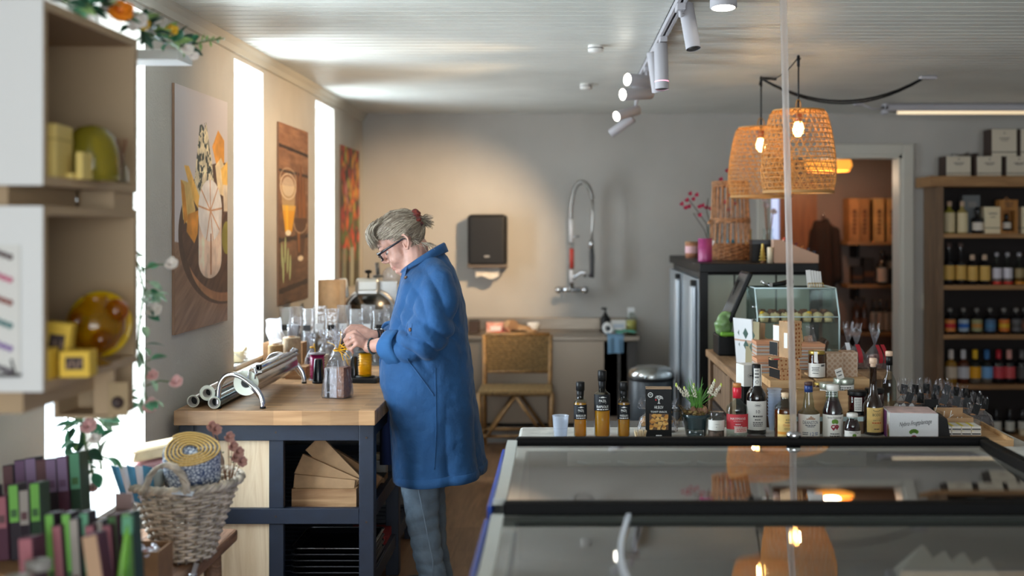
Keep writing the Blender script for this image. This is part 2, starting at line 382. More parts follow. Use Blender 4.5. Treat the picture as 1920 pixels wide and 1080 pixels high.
# light switch plate by the door
o = MB().ext(-.035, .035, -.012, 0, -.06, .06, bev=.006).ext(-.018, .018, -.017, -.01, -.03, .03, bev=.003).build('light_switch', mat('switch_plate', (205, 198, 180), .4), None, (PX(1738, 8.67), BACKY, PZ(566, 8.67)))
tag(o, 'cream light switch on the wall between the doorway and the bottle shelf', 'switch')
# ---------------------------------------------------------------- prints on the left wall
m_edge = mat('print_edge', (150, 118, 96), .7); m_print = paint_mat('print_surface', .55, .1)
def wood_bg(U, V, a, b, f=30):
    n = fnoise(U*3+V*.6, V*f); return np.array(a)*n[..., None]+np.array(b)*(1-n[..., None])
def cheese(U, V):
    c = np.array((216, 206, 205.))*np.ones(U.shape+(1,)); c = c*(0.94+.1*fnoise(U*2, V*3))[..., None]
    def put(m, col, amt=.18, f=18):
        nonlocal c
        n = 1+amt*(fnoise(U*f*.7, V*f)-.5)*2; c = np.where(m[..., None], np.array(col, float)*n[..., None], c)
    tb = V < .37-.05*U; c = np.where(tb[..., None], wood_bg(U+V*.7, V-U*.35, (176, 138, 112), (120, 88, 68), 40), c)
    put(ell(U, V, .98, .40, .92, .32, .0) < 1, (92, 66, 52)); 
    put(ell(U, V, 1.0, .36, .80, .27) < 1, (172, 120, 84)); 
    bd = ell(U, V, 1.0, .42, .88, .29) < 1; c = np.where(bd[..., None], wood_bg(U*2+V*3, V*2-U, (118, 84, 66), (66, 44, 34), 22), c)
    put(poly_mask(U, V, [(.34, .62), (.44, .86), (.52, .84), (.56, .88), (.66, .74), (.72, .62), (.6, .56), (.42, .55)]), (230, 216, 182), .25, 30)
    spots = (fnoise(U*34+3, V*40) > .57) & poly_mask(U, V, [(.34, .62), (.44, .86), (.56, .88), (.72, .62), (.5, .55)]); put(spots, (58, 66, 62))
    put(poly_mask(U, V, [(.68, .78), (.8, .86), (.93, .82), (.93, .72), (.78, .69)]), (232, 158, 62))
    put(poly_mask(U, V, [(.74, .7), (.86, .74), (.98, .68), (.98, .56), (.8, .58)]), (240, 214, 170)); put(poly_mask(U, V, [(.86, .69), (1, .73), (1, .6), (.9, .6)]), (238, 188, 92))
    put(poly_mask(U, V, [(.9, .62), (1, .62), (1, .5), (.92, .5)]), (226, 206, 180))
    put(poly_mask(U, V, [(.16, .68), (.24, .68), (.46, .54), (.42, .5), (.3, .55)]), (244, 190, 92)); put(poly_mask(U, V, [(.1, .62), (.26, .61), (.36, .5), (.3, .42), (.14, .46)]), (240, 200, 120))
    put(poly_mask(U, V, [(.22, .48), (.42, .5), (.4, .4), (.34, .36), (.2, .41)]), (226, 150, 56)); put(poly_mask(U, V, [(.1, .62), (.16, .6), (.22, .46), (.16, .44)]), (226, 150, 50))
    sd = (np.abs(U-.645) < .228) & (V > .275) & (V < .49) | (ell(U, V, .645, .285, .228, .08) < 1); put(sd, (232, 204, 182), .3, 14)
    tp = ell(U, V, .645, .50, .235, .135) < 1; put(tp, (242, 234, 228), .1)
    ang = np.arctan2((V-.50)/.125, (U-.645)/.23); rad = ell(U, V, .645, .5, .23, .125)
    for q in (-1.9, -1.35, -.7, .1, .9, 1.6, 2.4, 3.0): put(tp & (np.abs(np.angle(np.exp(1j*(ang-q))))*np.sqrt(rad) < .03), (206, 150, 108))
    put((np.abs(U-.655) < .012) & (V > .22) & (V < .4), (160, 104, 64)); put(ell(U, V, .98, .38, .10, .075) < 1, (150, 140, 62))
    return c
def beer(U, V):
    c = wood_bg(U*2, V, (176, 128, 92), (112, 72, 46), 46); c *= (1.12-.42*(1-V)-.1*fnoise(U*4, V*4))[..., None]
    def put(m, col, a=1.0):
        nonlocal c
        c = np.where(m[..., None], c*(1-a)+a*np.array(col, float), c)
    for v0, sl, t in ((.865, -.02, .009), (.735, -.01, .008), (.365, .02, .012), (.09, .03, .014)): put(np.abs(V-v0-sl*(U-.5)) < t*(.5+fnoise(U*9, V*3)), (40, 24, 16), .9)
    put(poly_mask(U, V, [(.1, .55), (.55, .55), (.42, .40), (.2, .40)]), (232, 160, 20)); put(poly_mask(U, V, [(.05, .66), (.55, .66), (.5, .52), (.12, .52)]), (225, 195, 140), .55)
    put(poly_mask(U, V, [(.2, .55), (.3, .55), (.3, .41), (.24, .41)]), (248, 196, 50), .8)
    e = ell(U, V, .3, .655, .27, .075); put((e < 1) & (e > .78), (236, 214, 186), .8); put(e < .55, (240, 224, 200), .6); e2 = ell(U, V, .3, .70, .27, .06); put((e2 < 1) & (e2 > .8), (222, 200, 170), .6)
    put(ell(U, V, .3, .395, .09, .016) < 1, (244, 230, 200))
    for i, (u, v, r) in enumerate(((.62, .62, .1), (.72, .66, -.05), (.82, .6, -.2), (.7, .52, .1), (.86, .5, -.1))): put(ell(U, V, u, v, .055, .13, r) < 1, (104+8*i, 58+5*i, 26)); put(ell(U, V, u-.02, v+.02, .015, .1, r) < 1, (168, 104, 54), .7)
    put(poly_mask(U, V, [(.5, .48), (.95, .48), (.82, .25), (.62, .25)]), (70, 40, 22), .7); put(poly_mask(U, V, [(.6, .4), (.7, .4), (.7, .28), (.64, .28)]), (170, 104, 40), .7)
    e = ell(U, V, .72, .45, .24, .06); put((e < 1) & (e > .8) & (V < .45), (216, 186, 150), .8); put(ell(U, V, .72, .245, .1, .016) < 1, (236, 214, 180))
    for (u, v, r) in ((.1, .27, .15), (.2, .3, -.1), (.28, .24, -.25), (.36, .2, -.2), (.14, .19, .05)): put(ell(U, V, u, v, .035, .075, r) < 1, (150, 158, 104)); put(ell(U, V, u, v, .008, .07, r) < 1, (196, 200, 150))
    return c
def tulips(U, V):
    c = np.array((70, 60, 40.))*(0.6+.8*fnoise(U*8, V*8))[..., None]; r = random.Random(4)
    for k in range(150):
        u, v = r.random(), r.random()*.85+.2; top = v > .5
        col = r.choice([(200, 60, 30), (222, 110, 40), (216, 150, 60), (180, 40, 40), (206, 120, 110), (190, 170, 70)] if top else [(206, 70, 34), (190, 44, 34), (214, 96, 40), (80, 110, 50), (110, 120, 60)])
        q = ell(U, V, u, v, .05+.05*r.random(), .03+.035*r.random(), r.uniform(-.8, .8)); c = np.where((q < 1)[..., None], np.array(col)*(1.15-.45*q)[..., None], c)
    for k in range(16):
        u = r.random(); q = (np.abs(U-u-.06*(V-.1)) < .022) & (V < .28); c = np.where(q[..., None], np.array(r.choice([(150, 150, 120), (60, 70, 40), (190, 190, 170), (40, 40, 30)])), c)
    return c
def wall_print(label, name, y0, fn, nu, nv):
    t = thing(name, label, 'picture', (WALLX, y0, 1.15)); w_, h_ = .70, 1.0
    MB().ext(.001, .011, 0, w_, 0, h_).build('backing_board', m_edge, t)
    printed('print', nu, nv, lambda u, v: (.0118, u*w_, v*h_), fn, m_print, t)
wall_print('tall print of cheeses on a round board, nearest on the left wall', 'cheese_print', 4.44, cheese, 200, 290)
wall_print('tall print of beer and pretzels on planks, between the second and third windows', 'beer_print', 6.07, beer, 150, 215)
wall_print('tall print of red and orange tulips in the far corner of the left wall', 'tulip_print', 7.77, tulips, 80, 120)
# ---------------------------------------------------------------- left foreground: wall cubes and what stands in them
m_shelf = mat('shelf_white', (226, 226, 224), .5); m_shelf_shade = mat('shelf_white_warm_shade', (176, 150, 117), .55, var=.04, vs=4)  # beige puts the warm shade on the white lacquer into the inside colour
cream = mat('cream_card', (216, 190, 110), .6); yel = mat('yellow_card', (226, 186, 60), .6); dark = mat('dark_print', (60, 44, 40), .6)
yg = glass('yellow_glass', (232, 196, 40), 1.5, .03, body=.25, bodycol=(222, 184, 20)); og = glass('olive_glass', (200, 190, 70), 1.45, .1, body=.5, bodycol=(190, 176, 60))
SX0, SX1, SY0, SY1 = WALLX+.005, -1.003, 2.16, 2.64
t = thing('wall_cube_shelf', 'white wall unit of two open cubes with insides tinted beige for warm shade, left foreground', 'shelf', (SX0, SY0, 1.215))
def open_box(z0, z1):
    b = MB(); k = .018; x0, x1, y0, y1 = 0, SX1-SX0, 0, SY1-SY0; z0 -= 1.215; z1 -= 1.215
    b.ext(x0, x1, y0, y0+.004, z0, z1, 0)
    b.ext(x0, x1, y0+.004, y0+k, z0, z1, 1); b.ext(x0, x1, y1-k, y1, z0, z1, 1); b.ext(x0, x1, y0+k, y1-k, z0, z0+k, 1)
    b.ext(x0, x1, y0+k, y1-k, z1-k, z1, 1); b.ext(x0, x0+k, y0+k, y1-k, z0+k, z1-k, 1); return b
open_box(1.66, 2.02).build('open_cube', [m_shelf, m_shelf_shade], t); open_box(1.261, 1.62).build('open_cube', [m_shelf, m_shelf_shade], t)
MB().ext(0, .46, .03, .36, .403, .447).ext(0, .535, .36, .478, .403, .447).build('spacer', m_shelf_shade, t)
MB().ext(0, .49, .03, .36, 0, .046).build('base_block', m_shelf_shade, t)
pk = MB(); pk.ext(.49, .535, .36, .372, -.06, .046); pk.ext(.40, .535, .36, .475, -.066, -.058); pk.ext(.40, .41, .36, .475, -.06, .046); pk.ext(.40, .535, .463, .475, -.06, .046); pk.build('side_pocket', m_shelf_shade, t)
MB().cyl((.46, .34, .403), (.46, .34, .447), .004).build('joining_rod', mat('steel', (190, 190, 188), .25, 1.0), t)
UZ, LZ = 1.678, 1.279
def stand(name, label, cat, px, d, z, rz=0): return thing(name, label, cat, (PX(px, d), d, z), rz)
# upper cube contents
t = stand('gift_box', 'tall cream box standing at the near end of the upper cube', 'box', 104, 2.28, UZ, .1); MB().ext(-.018, .018, -.05, .05, 0, .108, bev=.002).build('carton', cream, t); MB().ext(-.019, .019, -.051, .051, .075, .08).build('lid_edge', mat('cream_dark', (186, 160, 84), .6), t)
t = stand('gift_box', 'slim cream box behind the near edge of the upper cube', 'box', 84, 2.25, UZ, 0); MB().ext(-.012, .012, -.04, .04, 0, .1, bev=.002).build('carton', cream, t); MB().ext(-.0125, .0125, -.041, .041, .07, .075).build('lid_edge', mat('cream_dark', (186, 160, 84), .6), t)
o = MB().ext(-.02, .02, -.03, .03, 0, .012, bev=.002).build('card_box', cream, None, (PX(130, 2.32), 2.32, UZ)); tag(o, 'flat cream box lying beside the green dome in the upper cube', 'box')
t = stand('glass_cloche', 'olive green glass dome vase in the upper cube', 'vase', 172, 2.42, UZ)
MB().lathe([(.052, 0), (.056, .01), (.056, .05), (.054, .07), (.045, .098), (.028, .116), (.001, .122)], n=32).build('dome', og, t); MB().lathe([(.001, .001), (.058, .001), (.06, .006), (.055, .01)], n=32).build('base', og, t)
o = MB().ext(-.007, .007, -.025, .025, 0, .056, bev=.001).build('soap_bar', cream, None, (PX(158, 2.33), 2.33, UZ)); tag(o, 'small upright cream bar in front of the green dome', 'soap')
t = thing('greeting_card', 'cream card leaning against the green dome in the upper cube', 'card', (PX(206, 2.42), 2.42, UZ)); MB().ext(-.006, .006, -.03, .03, 0, .095, M=Matrix.Rotation(-.22, 4, 'Y')).build('card', mat('cream_paper', (214, 198, 160), .7), t); MB().ext(-.007, .0075, -.012, .012, .012, .02, M=Matrix.Rotation(-.22, 4, 'Y')).build('seal', dark, t)
t = stand('bud_vase', 'thin clear bud vase with dried stems at the far end of the upper cube', 'vase', 228, 2.5, UZ)
MB().lathe([(.001, .002), (.012, .002), (.013, .02), (.007, .05), (.006, .075), (.008, .08)], n=16).build('vessel', glass('clear_glass', (240, 246, 244), 1.45), t)
b = MB()
for k in range(5): q = k*1.3; b.tube([(0, 0, .01), (.004*math.cos(q), .004*math.sin(q), .06), (.012*math.cos(q), .012*math.sin(q), .098)], .0015, 5)
b.build('stems', mat('dry_stem', (140, 96, 70), .8), t)
# lower cube contents
def window_box(px, d, w_, h_, dp, rz, label, lean=0):
    t = thing('soap_box', label, 'box', (PX(px, d), d, LZ), rz, rot=(0, lean, rz))
    MB().ext(-w_/2, w_/2, -dp/2, dp/2, 0, h_, bev=.0015).build('carton', yel, t); f = MB().ext(-w_*.3, w_*.3, -dp/2-.001, -dp/2+.002, h_*.3, h_*.78).build('window', dark, t)
    b = MB()
    for k in range(4): b.ball((-w_*.2+k*w_*.13, -dp/2-.001, h_*(.45+.12*(k % 2))), (w_*.05, .001, h_*.1), 8, 6)
    b.build('soap', mat('soap_beige', (150, 120, 100), .5), f)
window_box(147, 2.26, .058, .052, .05, .1, 'yellow carton with a dark window, front of the lower cube')
window_box(104, 2.3, .05, .105, .04, .15, 'tall yellow carton with a dark window behind the front one in the lower cube', .12)
window_box(90, 2.22, .022, .06, .05, .1, 'narrow yellow carton at the near edge of the lower cube')
t = stand('glass_vase', 'round yellow glass vase with bubbles in the lower cube', 'vase', 180, 2.42, LZ)
MB().lathe([(.001, .002), (.03, .002), (.032, .006), (.013, .016), (.012, .026), (.04, .04), (.058, .07), (.06, .095), (.05, .122), (.03, .138), (.022, .146), (.026, .152)], n=36).build('bowl', yg, t)
MB().ball((.048, -.01, .12), .026, 18, 12).ball((-.02, -.045, .1), .02, 14, 10).ball((.03, -.045, .062), .02, 14, 10).build('bubbles', glass('amber_glass', (226, 176, 30), 1.5, .02, body=.12, bodycol=(220, 170, 20)), t)
MB().lathe([(.02, .03), (.045, .06), (.047, .09), (.03, .11), (.001, .112)], n=24).build('inner_glass', yg, t)
t = thing('yellow_plate', 'round yellow plate standing behind the bubble vase', 'plate', (PX(190, 2.56), 2.56, LZ)); MB().lathe([(.001, 0), (.062, .002), (.075, .01), (.076, .013), (.06, .006), (.001, .004)], n=36, M=Matrix.Translation((0, 0, .077)) @ Matrix.Rotation(PI/2-.15, 4, 'X')).build('dish', mat('yellow_glaze', (226, 190, 30), .2), t)
t = thing('picture_card', 'small brown card with a dark motif in the pocket under the cubes', 'card', (PX(232, 2.53), 2.5, 1.158)); MB().ext(-.022, .022, -.001, .001, 0, .075).build('card', mat('tan_card', (170, 146, 110), .7), t); MB().lathe([(.001, 0), (.013, 0), (.014, .003)], n=16, M=Matrix.Translation((0, -.002, .03)) @ Matrix.Rotation(PI/2, 4, 'X')).build('motif', dark, t)
# earring card on the near face
t = thing('earring_card', 'white card of small coloured earrings hung on the near white cube face', 'card', (PX(10, 2.155), 2.157, 1.295)); MB().ext(-.07, .028, -.002, 0, 0, .25).build('card', mat('card_white', (222, 220, 214), .6), t)
MB().ext(-.075, .03, -.006, .0, -.004, .003).build('clip_rail', mat('charcoal', (66, 62, 60), .5), t)
for k, c in enumerate([(90, 70, 70), (210, 110, 140), (150, 80, 70), (80, 130, 130), (150, 120, 180), (90, 80, 90)]):
    b = MB(); z = .235-k*.044
    for j in range(3): b.ball((-.012+j*.011, -.006, z-.004*j), (.006, .004, .006), 8, 6)
    b.build('earring', mat('stud%d' % k, c, .3), t)
MB().cyl((.02, -.004, .0), (.012, -.004, .03), .002).build('hook', mat('charcoal', (66, 62, 60), .5), t)
# ---------------------------------------------------------------- greenery
m_leaf = [mat('leaf_%d' % i, c, .5, var=.25, vs=40) for i, c in enumerate([(56, 130, 92), (100, 168, 128), (34, 78, 56), (140, 176, 104), (170, 204, 170)])]
m_stem = mat('green_stem', (84, 116, 60), .6); m_rose = mat('rose_petal', (232, 190, 186), .6, sub=.1); m_rosew = mat('rose_white', (236, 228, 220), .6, sub=.1); m_orange = mat('orange_petal', (224, 132, 26), .6); m_yellow = mat('yellow_petal', (232, 190, 60), .6)
def leaf(mb, base, direction, ln, wd, roll=0.0, mi=0, droop=.25):
    d = Vector(direction).normalized(); s_ = d.cross(Vector((0, 0, 1)));
    s_ = s_.normalized() if s_.length > 1e-3 else Vector((1, 0, 0))
    n = s_.cross(d); s_ = s_*math.cos(roll)+n*math.sin(roll); n = s_.cross(d); base = Vector(base)
    def f(u, v):
        w_ = math.sin(PI*(v*.96+.02))**.8*wd; x = (u-.5)*w_
        return base+d*(v*ln)+s_*x+n*(abs(x)*.35-droop*ln*v*v)
    mb.grid(f, 4, 7, mi)
def flower(mb, c, r, n=12, axis=(0, -1, .3), mi=0, cup=.5):
    c = Vector(c); a = Vector(axis).normalized(); u = a.orthogonal().normalized(); v = a.cross(u)
    for k in range(n):
        lay = k % 3; q = 2.4*k; rr = r*(1-.28*lay); h = .3+lay*.35
        dr = (u*math.cos(q)+v*math.sin(q))
        def f(uu, vv, dr=dr, rr=rr, h=h, q=q):
            wv = math.sin(PI*(vv*.8+.12)); sd = a.cross(dr)*((uu-.5)*rr*1.1*wv)
            return c+dr*(rr*vv*(1-.35*vv*h))+a*(rr*h*vv*vv*cup*1.6)+sd
        mb.grid(f, 3, 4, mi)
def vine(name, label, pts, d, nl, roses, sd, lm, cat='vine', lsize=.04):
    r = random.Random(sd); P = [W(x, y, d) for x, y in pts]; base = P[0].copy(); t = thing(name, label, cat, base); P = [p-base for p in P]
    st = MB(); st.tube(P, .0025, 6); lf = MB()
    for i in range(nl):
        k = r.random()*(len(P)-1); a = int(k); p = P[a].lerp(P[min(a+1, len(P)-1)], k-a); dr = Vector((r.uniform(-1, 1), r.uniform(-.8, .5), r.uniform(-.7, .5)))
        q = p+dr.normalized()*.02; st.tube([p, q], .0012, 5); leaf(lf, q, dr, lsize*r.uniform(.7, 1.25), lsize*.55, r.uniform(-1, 1), r.randrange(len(lm)))
    for (x, y, rad, wm) in roses:
        c = W(x, y, d-.01)-base; j = min(P, key=lambda p: (p-c).length); st.tube([j, j.lerp(c, .5)+Vector((0, 0, .01)), c], .0018, 6); b = MB(); flower(b, c, rad, 14, (.3, -.8, .5), 0, 1.0); b.build('rose', wm, t)
    st.build('stem', m_stem, t); lf.build('leaves', lm, t)
vine('rose_vine', 'trailing rose stem hanging beside the far edge of the wall cubes', [(236, 100), (246, 300), (250, 470), (262, 510), (270, 545), (262, 600), (258, 650), (274, 690), (270, 725), (276, 760)], 2.85, 46, [(320, 496, .02, m_rosew), (287, 583, .024, m_rosew), (329, 717, .02, m_rose), (281, 762, .024, m_rose), (285, 705, .018, m_rose)], 3, [m_leaf[0], m_leaf[1], m_leaf[4]])
vine('rose_vine', 'rose stem with drooping leaves against the bright window under the cubes', [(120, 560), (150, 775), (156, 800), (160, 835), (170, 870), (176, 905)], 3.05, 18, [(165, 800, .026, m_rose), (178, 822, .02, m_rosew), (174, 915, .016, m_rose)], 5, [m_leaf[0], m_leaf[1], m_leaf[2]], lsize=.055)
vine('rose_vine', 'thin leafy sprig hanging nearest the window frame', [(170, 770), (180, 800), (186, 840), (190, 880)], 3.15, 12, [(180, 815, .014, m_rosew)], 9, [m_leaf[1], m_leaf[4]], lsize=.06)
vine('leafy_sprig', 'pale green sprig between the purple bars and the window', [(128, 780), (126, 810), (124, 845), (126, 880)], 3.1, 11, [], 13, [m_leaf[1], m_leaf[3]], cat='vine', lsize=.04)
o = structure('trim_2', MB().ext(WALLX, -1.03, 3.0, 3.12, 2.028, 2.055, bev=.003), m_white)
t = thing('flower_garland', 'garland of leaves with orange and white flowers along the top of the cubes', 'garland', (-1.05, 2.2, 2.03))
G = Vector((-1.05, 2.2, 2.03)); r = random.Random(21); lf = MB(); st = MB()
path = [W(120, 2, 2.3), W(180, 12, 2.45), W(240, 40, 2.6), W(290, 72, 2.8), W(345, 88, 2.98)]
st.tube([p-G for p in path], .004, 6)
for i in range(110):
    k = r.random()*4; a = min(int(k), 3); p = path[a].lerp(path[a+1], k-a)-G; dr = Vector((r.uniform(-.8, 1), r.uniform(-.6, .6), r.uniform(-.35, 1)))
    leaf(lf, p+dr*.01, dr, r.uniform(.025, .055), r.uniform(.014, .026), r.uniform(-1, 1), r.choice([0, 2, 2, 2, 1, 3]))
for i in range(26):                                     # feathery pale sprig reaching out over the wall
    k = i/25; p = W(345, 85, 2.98).lerp(W(420, 72, 3.05), k)-G; dr = Vector((r.uniform(-.2, .6), r.uniform(-.4, .4), r.choice([-1, 1])*r.uniform(.3, 1))); leaf(lf, p, dr, .03*(1.2-k), .008, 0, 3 if i % 3 else 4)
st.tube([W(345, 85, 2.98)-G, W(420, 72, 3.05)-G], .0015, 5)
lf.build('leaves', m_leaf, t); st.build('stem', m_stem, t)
for (x, y, d, rad, m_) in [(224, 20, 2.5, .032, m_orange), (206, 6, 2.5, .026, m_rosew), (256, 37, 2.6, .026, m_rosew), (320, 56, 2.85, .02, m_yellow), (268, 46, 2.65, .018, m_yellow), (350, 92, 2.95, .02, m_rosew), (362, 104, 2.97, .016, m_rosew), (134, 3, 2.35, .016, m_rosew), (248, 50, 2.62, .014, m_rosew)]:
    b = MB(); flower(b, W(x, y, d-.03)-G, rad, 12, (.5, -.8, .1), 0, .9); b.build('flower', m_, t)
# ---------------------------------------------------------------- bench with bars, jars and the basket
m_old = wood('old_bench_wood', (142, 104, 76), (92, 62, 42), .55, 'y', 1.2, .4); m_kraft = mat('kraft', (178, 142, 104), .8, var=.08, vs=20); m_kraft2 = mat('kraft_dark', (150, 112, 76), .8, var=.08, vs=20)
t = thing('rustic_bench', 'worn brown wooden bench along the left wall under the basket', 'bench', (-1.29, 2.6, 0))
MB().ext(-.235, .235, -1.1, 1.04, .56, .60, bev=.008).build('seat', m_old, t)
for x in (-.19, .19):
    for y in (-1.0, .96): MB().tube([(x*1.05, y, 0), (x*.95, y-.02*(1 if y > 0 else -1), .56)], [.022, .03], 8).build('leg', m_old, t)
MB().ext(-.2, .2, .93, .96, .18, .22).build('stretcher', m_old, t)
t = thing('display_riser', 'wooden stepped riser under the rows of bars in the left foreground', 'stand', (-1.28, 2.6, .6))
MB().ext(-.24, .22, -.55, -.02, 0, .15).ext(-.24, .18, -.02, .2, 0, .18).ext(-.24, .1, .2, .40, 0, .2).build('steps', m_kraft2, t); MB().ext(.205, .222, -.55, -.02, .15, .17).ext(.165, .182, -.02, .2, .18, .2).build('lip', m_kraft2, t)
C = dict(pu=(116, 88, 116), pl=(140, 116, 146), br=(104, 72, 74), gr=(70, 108, 62), lg=(120, 184, 82), tl=(96, 156, 120), wh=(170, 160, 150), pk=(170, 104, 112), dk=(40, 28, 38), dg=(34, 62, 40), mr=(86, 44, 62), kf=(186, 150, 118))
CN = dict(pu='purple', pl='lilac', br='brown', gr='dark green', lg='bright green', tl='pale green', wh='grey', pk='pink', dk='black', dg='dark green', mr='plum', kf='kraft')
EM = dict(lg='gr', tl='gr', wh='br', pk='br', pl='pu', pu='mr', br='mr', gr='dg', kf='br')
def bar(px, d, ytop, zb, body, band, label, wd=.024, lean=.12, dep=.05, bandh=.5):
    h = max(.08, PZ(ytop, d)-zb); t = thing('chocolate_bar', label, 'chocolate bar', (PX(px, d)+.4*lean*h, d, zb), 0, 'bars in the left foreground', rot=(-.12, -lean, rnd.uniform(-.06, .06)))
    MB().ext(-wd/2, wd/2, -dep/2, dep/2, 0, h, bev=.001).build('wrapper', mat('bar_'+body, C[body], .45), t)
    MB().ext(-wd/2+.0015, wd/2-.0015, -dep/2-.0012, -dep/2+.001, h*(1-bandh), h*.985).build('label', mat('bar_'+band, C[band], .6), t)
    MB().ext(-wd*.3, wd*.3, -dep/2-.002, -dep/2, h*(1-bandh)+.012, h*(1-bandh)+.03).build('emblem', mat('bar_'+EM[band], C[EM[band]], .6), t)
A = [(24, 'dk', 'br'), (46, 'dk', 'pu'), (66, 'dk', 'pl'), (86, 'mr', 'br'), (104, 'dk', 'pl'), (125, 'mr', 'pl'), (148, 'dg', 'tl')]
for i, (px, b_, l_) in enumerate(A): bar(px, 2.93, (872, 862, 858, 862, 860, 856, 848)[i], .8, b_, l_, '%s bar with %s spine, %s in the back row' % (CN[b_], CN[l_], ['leftmost', 'second from left', 'third from left', 'fourth from left', 'third from right', 'second from right', 'rightmost'][i]), .028, .11)
B_ = [(-14, 'dk', 'lg'), (12, 'mr', 'pk'), (34, 'dk', 'lg'), (54, 'dk', 'wh'), (74, 'dg', 'lg')]
for i, (px, b_, l_) in enumerate(B_): bar(px, 2.7, (912, 930, 908, 918, 905)[i], .78, b_, l_, '%s bar with %s spine, %s in the middle row' % (CN[b_], CN[l_], ['cut by the left edge', 'second from left', 'third from left', 'second from right', 'rightmost'][i]), .024, .1)
Cc = [(104, 'dk', 'lg', 963), (118, 'mr', 'pk', 985), (136, 'dk', 'lg', 962), (150, 'dk', 'wh', 972), (170, 'dk', 'tl', 960), (180, 'mr', 'pk', 984), (196, 'dk', 'wh', 976), (212, 'mr', 'pk', 984), (222, 'mr', 'gr', 966), (248, 'dg', 'lg', 962)]
for i, (px, b_, l_, y_) in enumerate(Cc): bar(px, 2.44-.02*(i % 2), y_, .75, b_, l_, '%s bar with %s spine, %s from left in the front row' % (CN[b_], CN[l_], ['first', 'second', 'third', 'fourth', 'fifth', 'sixth', 'seventh', 'eighth', 'ninth', 'tenth'][i]), .02, .12, bandh=.75)
bar(190, 2.27, 1000, .75, 'mr', 'kf', 'plum bar with a pale kraft label leaning at the front of the riser', .032, .2, bandh=.98)
bar(60, 2.3, 1008, .75, 'mr', 'pk', 'plum bar with a pink label at the far left front beside the jars', .03, .12, bandh=.8)
t = thing('seed_cone', 'bright green pointed packet at the right end of the front bars', 'packet', (PX(236, 2.3), 2.3, .75)); MB().tube([(.0, 0, 0), (0, 0, .12), (.004, 0, .19), (.006, 0, .23)], [.03, .032, .018, .002], 14, flat=.4).build('packet', mat('lime_packet', (112, 170, 54), .4, var=.2, vs=12), t); MB().ext(-.006, .014, -.006, .006, .2, .235).build('tip', mat('bar_tl', C['tl']), t)
m_clear = glass('clear_glass', (240, 246, 244), 1.45)
for px, d, lab in ((32, 2.12, 'glass jar with a pink label, front left corner'), (72, 2.22, 'glass jar with a pink label, behind and right of the corner jar')):
    t = thing('preserve_jar', lab, 'jar', (PX(px, d), d, .75)); MB().lathe([(.001, .001), (.03, .001), (.032, .01), (.032, .1), (.024, .125), (.022, .15)], n=28).build('vessel', m_clear, t)
    MB().lathe([(.001, .004), (.029, .004), (.029, .05), (.001, .05)], n=24).build('contents', mat('preserve', (176, 104, 40), .4, var=.5, vs=90, col2=(92, 56, 26)), t); MB().lathe([(.0325, .055), (.0325, .1)], n=28).build('label', mat('pink_label', (206, 140, 150), .6), t); MB().lathe([(.024, .15), (.025, .152), (.025, .168), (.001, .17)], n=24).build('cap', mat('smoky_cap', (150, 146, 140), .3), t)
t = thing('price_sign', 'plain pinkish card standing between the front bars and the basket', 'sign', (PX(232, 2.75), 2.75, .8)); MB().ext(-.022, .022, -.001, .001, 0, .125, M=Matrix.Rotation(-.16, 4, 'Z')).build('card', mat('mauve_card', (168, 142, 138), .7), t); b = MB(); put_text(b, '~', (0, .085), .012, .034, y=-.0016); b.build('lettering', mat('ink_grey', (90, 74, 74), .7), t, rot=(0, 0, -.16))
t = thing('sweet_tray', 'brown card tray of wrapped sweets in front of the basket', 'tray', (-1.13, 3.03, .6)); MB().ext(-.05, .05, -.05, .05, 0, .07).ext(-.056, -.05, -.05, .05, 0, .115).ext(.05, .056, -.05, .05, 0, .115).ext(-.056, .056, .05, .056, 0, .115).ext(-.056, .056, -.056, -.05, 0, .115).build('tray', m_kraft2, t)
g = thing('price_tag', 'small kraft price tag on the front of the sweet tray', 'tag', (-1.13, 2.965, .612)); MB().ext(-.028, .024, -.004, 0, 0, .05, M=Matrix.Rotation(-.1, 4, 'Y')).build('card', m_kraft, g); b = MB(); put_text(b, '~', (0, .036), .016, .036, y=-.006); put_text(b, '~', (0, .02), .016, .03, y=-.006); b.build('lettering', dark, g)
for k in range(7):
    x = -1.16+.02*(k % 4)+.006*(k//4); y = 3.0+.028*(k//4); s_ = thing('wrapped_sweet', 'twist wrapped sweet in the brown card tray', 'sweet', (x, y, .69), rnd.uniform(0, 3), 'sweets in the card tray')
    MB().ball((0, 0, .014), (.014, .011, .011), 10, 8).build('sweet', mat('sweet%d' % (k % 2), [(150, 80, 70), (224, 222, 232)][k % 2], .3), s_); MB().tube([(-.026, 0, .02), (-.013, 0, .014), (.013, 0, .014), (.026, 0, .022)], [.009, .003, .003, .009], 8).build('twist', mat('sweet1', (224, 222, 232), .3), s_)
t = thing('clip_stand', 'small silver tag clip standing on the bench corner by the basket', 'clip', (PX(362, 3.15), 3.15, .6)); MB().ext(-.006, .006, -.004, .004, 0, .035, M=Matrix.Rotation(.3, 4, 'Y')).build('tag', mat('silver', (190, 192, 196), .3, .8), t); MB().lathe([(.001, 0), (.011, 0), (.011, .004), (.001, .005)], n=14).build('foot', mat('silver', (190, 192, 196), .3, .8), t)
